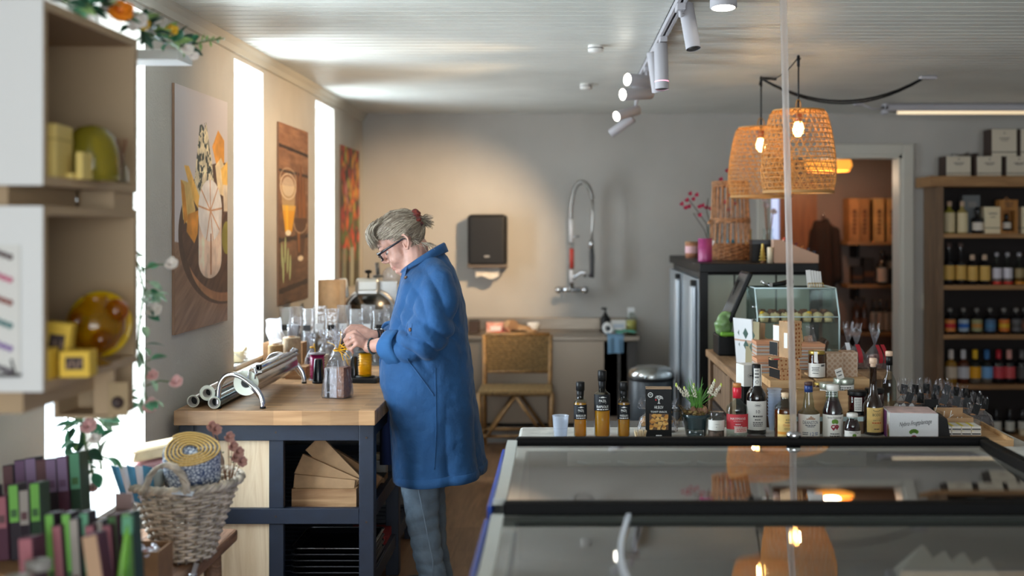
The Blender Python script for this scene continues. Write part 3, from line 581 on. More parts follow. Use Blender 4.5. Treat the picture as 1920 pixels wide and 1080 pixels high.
# wicker basket
m_wick = mat('grey_wicker', (198, 184, 164), .7, var=.3, vs=30); m_wickd = mat('grey_wicker_stake', (150, 134, 114), .7, var=.2, vs=30)
BK = Vector((-1.118, 3.32, .6)); t = thing('wicker_basket', 'grey wicker basket of rolled towels on the bench end', 'basket', BK, .2)
Hb = .235; NS = 22
def brad(z): k = z/Hb; return .078+.077*k**1.15
sk = MB()
for j in range(NS): q = 2*PI*j/NS; sk.tube([((brad(z))*math.cos(q), (brad(z))*math.sin(q), z) for z in (0, .06, .12, .18, Hb)], .0042, 6)
sk.build('stakes', m_wickd, t)
wv = MB(); nr = 21
for i in range(nr):
    z = .012+i*(Hb-.03)/(nr-1); pts = []
    for j in range(NS*4): q = 2*PI*j/(NS*4); pts.append(((brad(z)+.0058*math.cos(NS/2*q*1.0+PI*i))*math.cos(q), (brad(z)+.0058*math.cos(NS/2*q+PI*i))*math.sin(q), z+.0012*math.sin(3*q+i)))
    wv.tube(pts, .0044, 6, closed=True)
wv.build('weave', m_wick, t)
rm = MB()
for k in range(3):
    pts = []
    for j in range(90): q = 2*PI*j/90; a = 14*q+k*2*PI/3; pts.append(((brad(Hb)+.003+.0075*math.cos(a))*math.cos(q), (brad(Hb)+.003+.0075*math.cos(a))*math.sin(q), Hb-.004+.0075*math.sin(a)))
    rm.tube(pts, .007, 7, closed=True)
rm.build('rim', m_wick, t)
def handle(side):
    h = MB(); pc = []
    for i in range(25):
        q = PI*i/24; pc.append(Vector((-.058*math.cos(q), side*(brad(Hb)+.006), Hb-.01+.083*math.sin(q))))
    for k in range(3):
        pts = []
        for i, p_ in enumerate(pc): a = i*.7+k*2*PI/3; pts.append(p_+Vector((.0055*math.cos(a), .0055*math.sin(a), .003*math.cos(a))))
        h.tube(pts, .0062, 7)
    return h.build('handle', m_wick, t, rot=(0, 0, -.2))
handle(-1); handle(1)
MB().lathe([(.001, .004), (.078, .004), (.078, .014), (.001, .014)], n=24).build('bottom', m_wickd, t)
# towels
def roll(name, label, c, r, ln, ax, m_, m_e, n=3.2, spir=True):
    t = thing(name, label, 'towel', c); a = Vector(ax).normalized(); q_ = Vector((0, 0, 1)).rotation_difference(a).to_matrix().to_4x4(); b = MB(); th = .011; edge = MB()
    N = int(n*40); inn = []; R0 = r-n*th*1.02
    for i in range(N+1):
        q = 2*PI*n*i/N; rr = max(.006, R0+(r-R0)*i/N); wob = 1+.05*math.sin(3*q+1); inn.append((rr*math.cos(q)*wob, rr*math.sin(q)*wob))
    for j in range(N):
        (x0, y0), (x1, y1) = inn[j], inn[j+1]; k0 = 1-.8*th/max(.02, math.hypot(x0, y0)); k1 = 1-.8*th/max(.02, math.hypot(x1, y1))
        b.add([(x0, y0, 0), (x1, y1, 0), (x1, y1, ln), (x0, y0, ln)], [(0, 1, 2, 3)], 0, True); b.add([(x0*k0, y0*k0, 0), (x1*k1, y1*k1, 0), (x1*k1, y1*k1, ln), (x0*k0, y0*k0, ln)], [(3, 2, 1, 0)], 0, True)
    for z in (0, ln): edge.tube([((x)*.97, (y)*.97, z) for x, y in inn], .0032, 6)
    o = b.build('cloth', m_, t); o.matrix_local = q_; e = edge.build('hem', m_e, t); e.matrix_local = q_; core = MB().cyl((0, 0, .004), (0, 0, ln-.004), r*.93).build('inner_fold', m_, t); core.matrix_local = q_; return t
def pattern_mat(name, c1, c2, scale):
    m = bpy.data.materials.new(name); m.use_nodes = True; nt = m.node_tree; b = nt.nodes['Principled BSDF']; b.inputs['Roughness'].default_value = .9
    tc = nt.nodes.new('ShaderNodeTexCoord'); v = nt.nodes.new('ShaderNodeTexVoronoi'); v.feature = 'DISTANCE_TO_EDGE'; v.inputs['Scale'].default_value = scale; nt.links.new(tc.outputs['Object'], v.inputs[0])
    r = nt.nodes.new('ShaderNodeMapRange'); r.inputs[1].default_value = .08; r.inputs[2].default_value = .16; nt.links.new(v.outputs[0], r.inputs[0])
    mx = nt.nodes.new('ShaderNodeMix'); mx.data_type = 'RGBA'; mx.inputs[6].default_value = L4(c1); mx.inputs[7].default_value = L4(c2); nt.links.new(r.outputs[0], mx.inputs[0]); nt.links.new(mx.outputs[2], b.inputs['Base Color']); return m
m_tow = pattern_mat('blue_white_towel', (58, 76, 108), (206, 210, 214), 95); m_hem = mat('mustard_hem', (206, 168, 96), .9)
roll('rolled_towel', 'rolled blue and white towel with mustard edges in the basket', (-1.09, 3.29, .84), .083, .105, (.12, -.45, .95), m_tow, m_hem, 5.4)
for z, c, lab, m_ in ((.85, (-1.215, 3.38), 'folded pink towel beside the rolled blue towel', mat('pink_towel', (206, 156, 160), .95, var=.15, vs=14, stretch=(1, 1, 9))), (.892, (-1.215, 3.39), 'cream towel folded on top of the pink towel', mat('cream_towel', (230, 206, 166), .95, var=.08, vs=30))):
    t = thing('folded_towel', lab, 'towel', (c[0], c[1], z), .25, rot=(0, -.16, .25)); b = MB()
    for k in range(3): b.box((0, 0, .006+k*.011), (.15-.01*k, .13, .0135), bev=.006)
    o = organic('layers', b, m_, .006, 2, t)
    MB().tube([(-.072, -.064, .006), (.072, -.064, .006), (.074, -.064, .026), (-.07, -.064, .03)], .0025, 6).build('hem', m_, t)
t = thing('striped_cloth', 'grey and blue striped linen tucked behind the basket handle', 'cloth', (-1.2, 3.24, .8), .1)
b = MB(); b.box((-.01, .01, .035), (.1, .05, .085), bev=.012); organic('cloth', b, mat('grey_linen', (156, 158, 150), .95, bump=.2, bs=200), .006, 3, t)
for k in range(5): MB().grid(lambda u, v: (-.062+.017*k+.024*u-(.034-.006*k)*v, -.03-.003*k+.012*u*u, -.005+.105*v-.01*u), 3, 6).build('stripe', mat('linen_stripe%d' % (k % 2), [(74, 130, 160), (216, 206, 206)][k % 2], .95), t)
t = thing('dried_roses', 'bunch of dried pink roses at the right side of the basket', 'flowers', (-1.0, 3.36, .8)); b = MB(); s_ = MB(); lf = MB()
for (x, y) in ((435, 837), (446, 848), (452, 866), (428, 820), (440, 858), (395, 800), (404, 806)):
    c = W(x, y, 3.36)-Vector((-1.0, 3.36, .8)); bb = MB(); flower(bb, c, .019, 14, (.6, -.7, .3), 0, 1.1); bb.build('rose', mat('dry_rose', (196, 150, 136), .8), t); s_.tube([(0, 0, -.02), c*.5, c], .0014, 5); leaf(lf, c*.6, (.3, -.5, .2), .025, .012)
s_.build('stem', mat('dry_stem', (140, 96, 70), .8), t); lf.build('leaves', mat('dry_leaf', (96, 96, 70), .8), t)
t = thing('hang_tag', 'pale blue swing tag on the basket rim below the rolled towel', 'tag', (-1.07, 3.155, .83)); MB().ext(-.03, .03, -.001, .001, -.008, .008, M=Matrix.Rotation(.12, 4, 'Y') @ Matrix.Rotation(-.9, 4, 'X')).build('card', mat('pale_card', (212, 218, 226), .5), t); MB().tube([(-.02, 0, 0), (-.03, .005, .01)], .001, 5).build('string', m_wick, t)
# ---------------------------------------------------------------- work table and what stands on it
m_oakx = wood('oak_staves', (190, 150, 108), (160, 120, 82), .4, 'x', 1.0, .05, blocks=(9, 26, 1)); m_navy = mat('navy_paint', (27, 36, 52), .5, var=.1, vs=20, bump=.05)
m_pine = wood('pine_panel', (226, 204, 172), (196, 164, 126), .6, 'z', .55, .05, ring=4); m_crate = wood('box_pine', (186, 146, 104), (140, 100, 64), .6, 'x', 1.2, .1)
m_blk = mat('black_plastic', (13, 13, 14), .45, spec=.3); m_chrome = mat('chrome', (210, 212, 216), .12, 1.0); m_steel = mat('brushed_steel', (186, 184, 180), .32, 1.0, var=.08, vs=6, stretch=(1, 1, 30))
TZ = .861; TX0, TX1, TY0, TY1 = -1.52, -.733, 4.375, 5.78
t = thing('work_table', 'navy framed work table with a thick oak top under the window', 'table', (-1.13, 5.07, 0))
def tb(*a, **k):
    b = MB(); b.ext(a[0]+1.13, a[1]+1.13, a[2]-5.07, a[3]-5.07, a[4], a[5], **k); return b
tb(TX0, TX1, TY0, TY1, .803, TZ, bev=.003).build('worktop', m_oakx, t)
RX = -.7425
for (x0, x1) in ((TX0+.01, TX0+.07), (RX-.059, RX)):
    for y0 in (4.405, 5.07, 5.66):
        tb(x0, x1, y0, y0+.06, 0, .803, bev=.003).build('leg', m_navy, t)
XL = TX0+.07; XR = RX-.059
for z0, z1, n in ((.738, .803, 'top_rail'), (.41, .471, 'middle_rail'), (.06, .12, 'bottom_rail')):
    tb(XL, XR, 4.405, 4.435, z0, z1, bev=.002).build(n, m_navy, t); tb(XL, XR, 5.69, 5.72, z0, z1).build(n, m_navy, t)
for z0, z1 in ((.738, .803), (.41, .471), (.13, .19)):
    for a, b_ in ((4.465, 5.07), (5.13, 5.66)): tb(RX-.045, RX-.012, a, b_, z0, z1, bev=.002).build('side_rail', m_navy, t)
tb(-1.157, -1.1, 4.412, 4.44, 0, .41, bev=.002).build('stile', m_navy, t); tb(-1.157, -1.1, 4.412, 4.44, .471, .738, bev=.002).build('stile', m_navy, t)
tb(XL-.01, -1.157, 4.425, 4.437, .471, .738).build('panel', m_pine, t); tb(XL-.01, -1.157, 4.425, 4.437, .02, .41).build('panel', m_pine, t)
for z in (.438, .168):
    b = MB()
    for k in range(17): y = 4.45+k*.074; b.ext(XL+1.13, RX-.046+1.13, y-5.07, y+.055-5.07, z-.012, z)
    b.build('shelf', m_navy, t)
tb(TX0+.02, TX0+.03, 4.44, 5.7, .02, .8).build('side_panel', m_navy, t)
b = MB()
for (x, z) in ((-1.128, .771), (-1.128, .44), (-.772, .75), (-.772, .418)): b.cyl((x+1.13, 4.403-5.07, z), (x+1.13, 4.411-5.07, z), .0045, n=10)
b.build('screws', mat('dark_screw', (70, 56, 48), .5, .5), t)
# shelf contents
t = thing('wooden_crate', 'low pine box holding folded kraft cartons on the table shelf', 'box', (-.959, 4.56, .438)); h_ = .088; w_ = .13
MB().ext(-w_, w_, -.06, -.05, 0, h_).build('front_board', m_crate, t); MB().ext(-w_, w_, .05, .06, 0, h_).build('back_board', m_crate, t); MB().ext(-w_, -w_+.01, -.05, .05, 0, h_).build('end_board', m_crate, t); MB().ext(w_-.01, w_, -.05, .05, 0, h_).build('end_board', m_crate, t); MB().ext(-w_+.01, w_-.01, -.05, .05, 0, .008).build('base', m_crate, t)
def kraft_flat(x, y, z, ang, ln, hh, lab, m_, sg=-1):
    t = thing('kraft_carton', lab, 'box', (x, y, z), 0, 'folded kraft cartons', rot=(0, ang, 0)); MB().ext(sg*ln if sg < 0 else 0, 0 if sg < 0 else ln, -.008, .008, -hh/2, hh/2, bev=.001).build('carton', m_, t); MB().ext((sg*ln if sg < 0 else ln)-.001, (sg*ln if sg < 0 else ln)+.001, -.009, .009, -hh/2, hh/2).build('flap_edge', m_kraft2, t)
for k, (a, ln) in enumerate(((.10, .245), (.42, .25), (.80, .25))): kraft_flat(-.843, 4.535+.018*k, .512+.004*k, a, ln, .085, '%s folded kraft carton of the fan in the pine box' % ['lowest', 'middle', 'topmost'][k], m_kraft)
for k, (a, z_) in enumerate(((.95, .585), (1.15, .56))): kraft_flat(-.99+.03*k, 4.63+.03*k, z_+.06, .55, .22, .08, '%s brown kraft carton leaning behind the fan' % ['nearer', 'farther'][k], m_kraft2, 1)
b = MB(); r = random.Random(3)
for k in range(26): x0 = r.uniform(.06, .11); b.tube([(x0, r.uniform(-.03, .03), .07), (x0+r.uniform(-.02, .02), r.uniform(-.03, .03), .1), (x0+r.uniform(-.02, .02), r.uniform(-.03, .03), .085)], .0012, 4)
o = b.build('paper_shred', m_kraft2, None, (-.959, 4.56, .438)); tag(o, 'shredded paper filling in the pine box', 'shredded paper', kind='stuff')
t = thing('small_carton', 'small open brown carton on the table shelf by the woman', 'box', (PX(711, 4.9), 4.9, .438)); MB().ext(-.03, .03, -.05, .05, 0, .055).build('carton', m_kraft2, t); MB().ext(-.026, .026, -.046, .046, .055, .057).build('inside', m_blk, t)
t = thing('white_pack', 'pale plastic pack behind the small carton on the table shelf', 'pack', (PX(712, 5.0), 5.02, .438)); MB().ext(-.03, .03, -.03, .03, 0, .1, bev=.008).build('pack', mat('pale_pack', (160, 156, 148), .5), t); MB().ext(-.03, .03, -.031, .02, .1, .13, bev=.008).build('fold', mat('pale_pack2', (150, 130, 100), .5), t)
m_tray = mat('black_enamel', (16, 16, 18), .28)
def tray(z, d0, lab):
    t = thing('oven_tray', lab, 'tray', (-.93, 4.66, z), 0, 'black trays on the bottom shelf'); X, Y = .165, .16
    def rr(sx, sy, z, rad=.03): return [(cx*(sx-rad)+rad*math.cos(q), cy*(sy-rad)+rad*math.sin(q), z) for cx, cy, q0 in ((1, 1, 0), (-1, 1, PI/2), (-1, -1, PI), (1, -1, 1.5*PI)) for q in [q0+PI/2*k/5 for k in range(6)]]
    b = MB(); b.rings([rr(X-.02, Y-.02, 0), rr(X-.012, Y-.012, .018), rr(X-.004, Y-.004, .02), rr(X-.004, Y-.004, .0215), rr(X-.014, Y-.014, .02), rr(X-.022, Y-.022, .003)], cap=True); b.build('pan', m_tray, t)
    MB().tube(rr(X, Y, .021), .003, 6, closed=True).build('rim', mat('rim_steel', (150, 152, 156), .25, 1.0) if 'top' in lab[:4] else mat('rim_dark', (44, 44, 48), .4), t)
for k in range(5): tray(.168+k*.0245, 0, ['bottom black tray of the stack under the work table', 'second black tray from the bottom of the stack', 'middle black tray of the stack', 'second black tray from the top of the stack', 'top black tray with a bright rim, under the work table'][k])
t = thing('red_paper_stack', 'stack of red paper at the right end of the bottom shelf', 'paper', (-.86, 4.99, .168)); MB().ext(-.09, .085, -.1, .1, 0, .055, bev=.002).build('sheets', mat('red_paper', (150, 34, 32), .7, var=.1, vs=40, stretch=(1, 1, 40)), t); MB().ext(-.085, .088, -.098, .098, .055, .058, M=Matrix.Rotation(.06, 4, 'Z')).build('top_sheet', mat('red_paper2', (140, 30, 30), .7), t)
# film rolls
m_film = glass('film_wrap', (226, 226, 222), 1.7, .06, body=.55, bodycol=(206, 206, 200), gain=1.5); m_core = mat('grey_core', (150, 144, 136), .7); m_filmend = mat('film_end', (214, 216, 200), .5, sub=.1)
m_silver = mat('film_silver', (196, 192, 192), .16, .9, var=.25, vs=5, stretch=(20, .6, 20))
def film(name, label, x, z, y0, y1, r, rc, mt):
    t = thing(name, label, 'film roll', (x, y0, z), 0, 'rolls of clear film'); L = y1-y0; R90 = Matrix.Rotation(-PI/2, 4, 'X')
    MB().lathe([(r, .001), (r, L-.001)], n=36, M=R90).build('film', mt, t); MB().lathe([(rc, 0), (r, 0)], n=36, M=R90, sm=False).lathe([(rc, L), (r, L)], n=36, M=R90, sm=False).build('film_edge', m_filmend, t)
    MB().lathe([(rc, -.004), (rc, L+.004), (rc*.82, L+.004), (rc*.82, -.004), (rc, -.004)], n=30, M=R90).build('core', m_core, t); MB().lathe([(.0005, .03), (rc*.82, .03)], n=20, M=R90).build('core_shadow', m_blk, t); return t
film('film_roll', 'clear film roll nearest the wall on the oak top', -1.468, TZ+.026, 4.45, 5.2, .0245, .021, m_silver)
film('film_roll', 'thicker film roll with a pale end, lying between two others', -1.415, TZ+.057, 4.46, 5.2, .031, .018, m_silver)
film('film_roll', 'film roll at the front beside the dispenser foot', -1.372, TZ+.026, 4.41, 5.15, .0245, .021, mat('film_blue', (170, 178, 184), .14, .9, var=.5, vs=4, stretch=(30, .5, 30), col2=(90, 150, 170)))
t = thing('film_dispenser', 'chrome film dispenser stand with a large roll on the work table', 'dispenser', (-1.27, 4.78, TZ)); yA, yB = -.35, .36
def arch(y):
    p = [(-.092, y, .004), (-.092, y, .06), (-.086, y, .1), (-.066, y, .128), (-.035, y, .137), (-.005, y, .128), (.025, y, .108), (.055, y, .083), (.076, y, .052), (.084, y, .02), (.084, y, .004)]; q = []
    for i in range(len(p)-1):
        for k in range(3): q.append(Vector(p[i]).lerp(Vector(p[i+1]), k/3))
    q.append(Vector(p[-1])); q = [q[0]]+[(q[i-1]+q[i]*2+q[i+1])/4 for i in range(1, len(q)-1)]+[q[-1]]
    a = MB().tube(q, .0105, 12).build('arch', m_chrome, t)
    for x in (-.092, .084): MB().cyl((x, y, 0), (x, y, .008), .0112, n=14).build('foot', m_blk, a)
arch(yA); arch(yB)
R90 = Matrix.Rotation(-PI/2, 4, 'X')
MB().lathe([(.05, .001), (.05, .66)], n=40, M=Matrix.Translation((.012, yA+.02, .098)) @ R90).build('roll', m_silver, t)
MB().lathe([(.02, 0), (.05, 0)], n=40, M=Matrix.Translation((.012, yA+.02, .098)) @ R90, sm=False).build('roll_end', m_filmend, t)
MB().lathe([(.0005, .01), (.019, .01), (.02, -.001), (.02, .02)], n=24, M=Matrix.Translation((.012, yA+.02, .098)) @ R90).build('core', m_core, t)
MB().lathe([(.0005, .0), (.0165, .0)], n=20, M=Matrix.Translation((.012, yA+.0185, .098)) @ R90).build('core_hole', m_blk, t)
MB().tube([(.055, yA+.03, .155), (.055, yB-.03, .155)], .0085, 12).build('cutter_bar', m_chrome, t); MB().ext(.052, .07, yA+.04, yB-.04, .136, .142).build('blade', m_steel, t)
MB().ext(.046, .066, yA+.03, yA+.055, .145, .168, bev=.004).build('slider', m_blk, t)
for y in (yA+.012, yB-.012): MB().tube([(.07, y, .035), (.03, y, .085), (.022, y, .12), (.026, y, .15), (.036, y, .162), (.048, y, .16), (.052, y, .14), (.05, y, .115)], .0035, 8).build('wire_bracket', m_chrome, t)
# twine, pouches, spools
m_jute = mat('jute', (190, 156, 110), .95, bump=.6, bs=180, var=.15, vs=60); m_jute2 = mat('hemp_twine', (182, 160, 132), .95, bump=.6, bs=200, var=.12, vs=60)
def spoolwind(label, x, y, r0, r1, h, m_):
    t = thing('twine_spool', label, 'twine', (x, y, TZ)); b = MB(); pts = []; n = int(h/.0042)
    b.lathe([(.001, 0), (r0*.97, 0), (r1*.97, h), (.001, h)], n=28)
    for i in range(n*14+1): q = 2*PI*i/14; k = i/(n*14); rr = r0+(r1-r0)*k; pts.append((rr*math.cos(q), rr*math.sin(q), .003+k*(h-.006)))
    b.tube(pts, .0026, 5); b.build('twine', m_, t); MB().lathe([(.012, h-.002), (.016, h-.002), (.016, h+.004), (.012, h+.004), (.012, h-.02), (.001, h-.02)], n=18).build('core', m_kraft2, t)
spoolwind('tan jute twine spool behind the film dispenser', PX(517, 5.35), 5.35, .036, .034, .155, m_jute); spoolwind('taller grey brown twine spool beside the jute spool', PX(547, 5.42), 5.42, .046, .041, .185, m_jute2)
m_white_pl = glass('milky_plastic', (240, 240, 244), 1.4, .2, body=.75, bodycol=(232, 232, 236)); m_cello = glass('cellophane', (246, 246, 248), 1.5, .06, body=.07, bodycol=(236, 236, 244), gain=1.5, bump=.8, bs=38)
def pouch(name, label, x, y, z, w_, h_, lean, m_, extra=None):
    t = thing(name, label, 'pouch', (x, y, z), 0, rot=(lean*.3, lean, 0)); b = MB()
    b.grid(lambda u, v: ((u-.5)*w_*(1-.1*v)+.004*math.sin(9*v), -.016*math.sin(PI*u)*math.sin(PI*min(1, v*1.1))-.002+.003*math.sin(13*u+7*v), v*h_+.004*math.sin(6*u)), 10, 12); b.grid(lambda u, v: ((u-.5)*w_*(1-.1*v)+.004*math.sin(9*v), .016*math.sin(PI*u)*math.sin(PI*min(1, v*1.1))+.002, v*h_+.004*math.sin(6*u)), 10, 12); b.build('film', m_, t); return t
p = pouch('plastic_pouch', 'white plastic pouch leaning by the second window', PX(518, 5.6), 5.62, TZ+.13, .085, .13, -.2, m_white_pl); MB().ext(-.03, .03, -.01, .01, .005, .06, bev=.004).build('contents', mat('white_stuff', (230, 230, 228), .8), p)
p = pouch('plastic_pouch', 'clear pouch with grey contents beside the white pouch', PX(545, 5.62), 5.66, TZ+.15, .07, .12, .15, m_cello); MB().ext(-.026, .026, -.01, .01, .01, .075, bev=.004).build('contents', mat('grey_stuff', (120, 120, 124), .8), p)
o = MB().ext(-.1, .1, -.05, .05, 0, .29).build('storage_box', m_kraft2); o.location = (PX(530, 5.66), 5.71, TZ); o.scale = (1, 1, .45); tag(o, 'kraft storage box under the two plastic pouches', 'box')
t = thing('paper_packet', 'clear wrapped cream paper packet lying on the second window sill', 'packet', (-1.64, 5.5, .925), .2); MB().box((0, 0, .03), (.16, .26, .06), bev=.015).build('paper', mat('cream_paper2', (230, 216, 180), .8, var=.1, vs=12), t); MB().grid(lambda u, v: ((u-.5)*.2, (v-.5)*.34, .068-.14*(abs(u-.5)**2)-.1*(v-.5)**2+.006*math.sin(19*u+11*v)), 12, 14).build('wrap', m_cello, t)
t = thing('wooden_block_box', 'small raw wood box standing behind the dispenser roll', 'box', (PX(556, 5.3), 5.33, TZ)); MB().ext(-.05, .05, -.05, .05, 0, .05, bev=.002).build('box', m_crate, t); MB().ext(-.05, .05, -.05, .05, .05, .058, bev=.002).build('lid', m_crate, t)
def spool(label, px, d, r, rf, h, m_, mf, z=TZ):
    t = thing('ribbon_spool', label, 'ribbon', (PX(px, d), d, z), rnd.random()); b = MB(); b.lathe([(.001, .004), (r*.985, .004), (r*.985, h-.004), (.001, h-.004)], n=28)
    for k in range(9): z0 = .006+k*(h-.014)/9; b.tube([(r*math.cos(q), r*math.sin(q), z0+(h-.014)/9*(.4+.5*q/(2*PI))) for q in [2*PI*j/20 for j in range(21)]], (h-.014)/20, 6, flat=.14)
    b.build('ribbon', m_, t); MB().lathe([(.001, 0), (rf, 0), (rf, .004), (.001, .004)], n=28).build('flange', mf, t); MB().lathe([(.001, h-.004), (rf, h-.004), (rf, h), (.001, h)], n=28).build('flange', mf, t); MB().lathe([(.0001, h+.0005), (rf*.3, h+.0005)], n=16).build('hub_hole', m_blk, t)
m_mag = mat('magenta_ribbon', (156, 30, 88), .22); m_yr = mat('yellow_ribbon', (240, 180, 12), .4)
spool('magenta ribbon spool behind the cellophane bag', 595, 5.27, .033, .041, .124, m_mag, mat('clear_flange', (120, 110, 116), .3)); 
t = thing('display_tray', 'flat black tray under the yellow ribbon spool', 'tray', (PX(686, 5.17), 5.18, TZ), -.12); MB().ext(-.062, .062, -.045, .045, 0, .022, bev=.004).build('tray', m_blk, t); MB().ext(-.056, .056, -.039, .039, .022, .0235).build('surface', mat('black_sheen', (30, 32, 36), .2), t)
spool('yellow ribbon spool on the black tray in front of the woman', 685, 5.19, .028, .044, .118, m_yr, m_blk, TZ+.0235)
for px, d, lab, w0 in ((597, 5.15, 'black tapered cup left of the cellophane bag', .026), (664, 5.25, 'black tapered cup right of the cellophane bag', .022)):
    t = thing('black_cup', lab, 'cup', (PX(px, d), d, TZ)); MB().lathe([(.001, 0), (w0, 0), (w0, .006), (w0*.72, .108), (w0*.62, .112), (.001, .112)], n=24).build('body', mat('black_gloss', (14, 15, 18), .15), t); MB().lathe([(w0, 0), (w0+.002, 0), (w0+.002, .008), (w0, .009)], n=24).build('rim', m_blk, t)
# gift bags
def bag_geo(w_, dp, h0, h1, neck, flare, sd, nt=30):
    """gathered cellophane bag: full below, cinched at h0, fanning out to h1"""
    r = random.Random(sd); ph = [r.uniform(0, 6) for _ in range(4)]; b = MB()
    lv = [(0, 1, 1), (.06, 1.06, .0), (.35, 1.03, 0), (.62, .9, 0), (.8, .58, 0), (.93, .26, 0), (1, neck, 0)]; prof = [(h0*k, s_) for k, s_, _ in lv]+[(h0+(h1-h0)*k, neck+(flare-neck)*k**.8) for k in (.15, .4, .7, 1)]
    rings = []
    for i, (z, s_) in enumerate(prof):
        ring = []; up = max(0, (z-h0)/(h1-h0)); sq = max(0, 1-z/(h0*.75))
        for j in range(nt*2):
            q = 2*PI*j/(nt*2); ex = .32+.68*(1-sq)
            cx = abs(math.cos(q))**ex*math.copysign(1, math.cos(q)); sy = abs(math.sin(q))**ex*math.copysign(1, math.sin(q)); wr = 1+(.05+.22*up+.10*(1-abs(2*min(1, z/h0)-1)))*math.sin(nt*.5*q+ph[0]+3*z/h1)*(.6+.4*math.sin(3*q+ph[1]))
            dz = up*.02*math.sin(5*q+ph[2])
            ring.append((cx*w_/2*s_*wr, sy*dp/2*max(s_, neck)*wr, z+dz))
        rings.append(ring)
    n = nt*2
    for i in range(len(rings)-1):
        b.add(rings[i]+rings[i+1], [(j, (j+1) % n, n+(j+1) % n, n+j) for j in range(n)], 0, True)
    b.add(rings[0], [tuple(range(n))[::-1]], 0); return b
t = thing('gift_bag', 'cellophane gift bag with a yellow bow, held by the woman on the work table', 'gift bag', (PX(632, 4.72), 4.72, TZ), -.35)
bag_geo(.108, .085, .2, .285, .1, .55, 4).build('cellophane', m_cello, t)
MB().ext(-.043, .016, -.03, .03, .002, .125, bev=.001).build('card_box', mat('pale_print', (196, 192, 196), .5, var=.15, vs=25), t)
hx = mat('dark_pattern', (104, 64, 44), .5, var=.5, vs=120, col2=(150, 106, 80)); MB().ext(.016, .05, -.03, .032, .002, .13, bev=.001).build('patterned_box', hx, t); MB().ext(-.03, -.018, -.0315, -.03, .002, .125).build('stripe', m_blk, t)
bow = MB(); bow.tube([(.013*math.cos(q), .012*math.sin(q), .2+.003*math.sin(q)) for q in [2*PI*k/20 for k in range(20)]], .0045, 6, closed=True, flat=.6)
for s_ in (1, -1):
    for k in range(2): bow.tube([(0.012, -.012, .2), (.035, -.02+.012*s_, .215+.012*k), (.06, -.01+.02*s_, .222+.015*s_*k), (.05, -.02, .205), (.015, -.012, .2)], .003, 5, flat=.4)
for (x, y, z) in ((.06, -.01, .14), (.048, -.03, .16), (.03, -.02, .28), (-.03, -.03, .235), (.075, -.02, .17)): bow.tube([(.012, -.012, .2), ((.012+x)/2+.01, y, (.2+z)/2+.008), (x, y, z)], .0022, 5, flat=.4)
bow.build('ribbon', m_yr, t)
def small_bag(label, x, y, w_, h0, h1, cont, rib, sd, z=TZ, grp='cellophane gift bags on the work table'):
    t = thing('gift_bag', label, 'gift bag', (x, y, z), rnd.uniform(-.4, .4), grp); bag_geo(w_, w_*.7, h0, h1, .16, .6, sd, 20).build('cellophane', m_cello, t)
    MB().ext(-w_*.34, w_*.34, -w_*.2, w_*.2, .003, h0*.62, bev=.003).build('contents', cont, t)
    if rib: MB().tube([(w_*.1*math.cos(q), w_*.09*math.sin(q), h0) for q in [2*PI*k/14 for k in range(14)]], .004, 5, closed=True).tube([(0, -w_*.09, h0), (.012, -w_*.2, h0+.02), (.02, -w_*.25, h0-.05)], .003, 5, flat=.4).build('ribbon', rib, t)
small_bag('small bag of purple sweets with yellow ribbon behind the dispenser', PX(583, 5.45), 5.47, .062, .13, .19, mat('purple_sweets', (110, 70, 110), .5, var=.5, vs=70, col2=(50, 50, 40)), m_yr, 1)
small_bag('clear bag of cream coloured nougat behind the magenta spool', PX(607, 5.5), 5.5, .066, .15, .2, mat('nougat', (206, 186, 150), .6, var=.2, vs=60), None, 2)
small_bag('clear bag of dark and green sweets behind the cellophane bow', PX(630, 5.5), 5.53, .066, .14, .2, mat('green_sweets', (90, 90, 60), .5, var=.5, vs=70, col2=(50, 34, 30)), None, 3)
small_bag('bag of pale sweets beneath the woman\'s hands, beside the yellow spool', PX(655, 5.5), 5.47, .064, .12, .18, mat('nougat', (206, 186, 150)), m_yr, 5)
m_bagc = [mat('choc_bag%d' % k, c, .6, var=.3, vs=30) for k, c in enumerate([(72, 50, 40), (120, 90, 66), (60, 50, 50), (150, 130, 104)])]
m_clr = glass('clear_sleeve', (244, 244, 246), 1.5, .05, body=.2, bodycol=(226, 224, 222), gain=2.0, bump=.5, bs=25)
t = thing('steel_counter', 'low steel counter under the slicer beyond the work table', 'counter', (-1.1, 6.42, 0)); MB().ext(-.4, .4, -.6, .6, .82, TZ).build('top', m_steel, t); MB().ext(-.38, .38, -.58, .58, 0, .82).build('cabinet', m_steel, t)
pos = [(537, 5.95), (556, 6.0), (578, 5.92), (600, 6.0), (622, 5.95), (645, 6.02), (668, 5.95), (690, 6.0), (712, 5.95), (732, 6.0)]
nm = ['leftmost', 'second', 'third', 'fourth', 'fifth', 'sixth', 'seventh', 'eighth', 'ninth', 'rightmost']
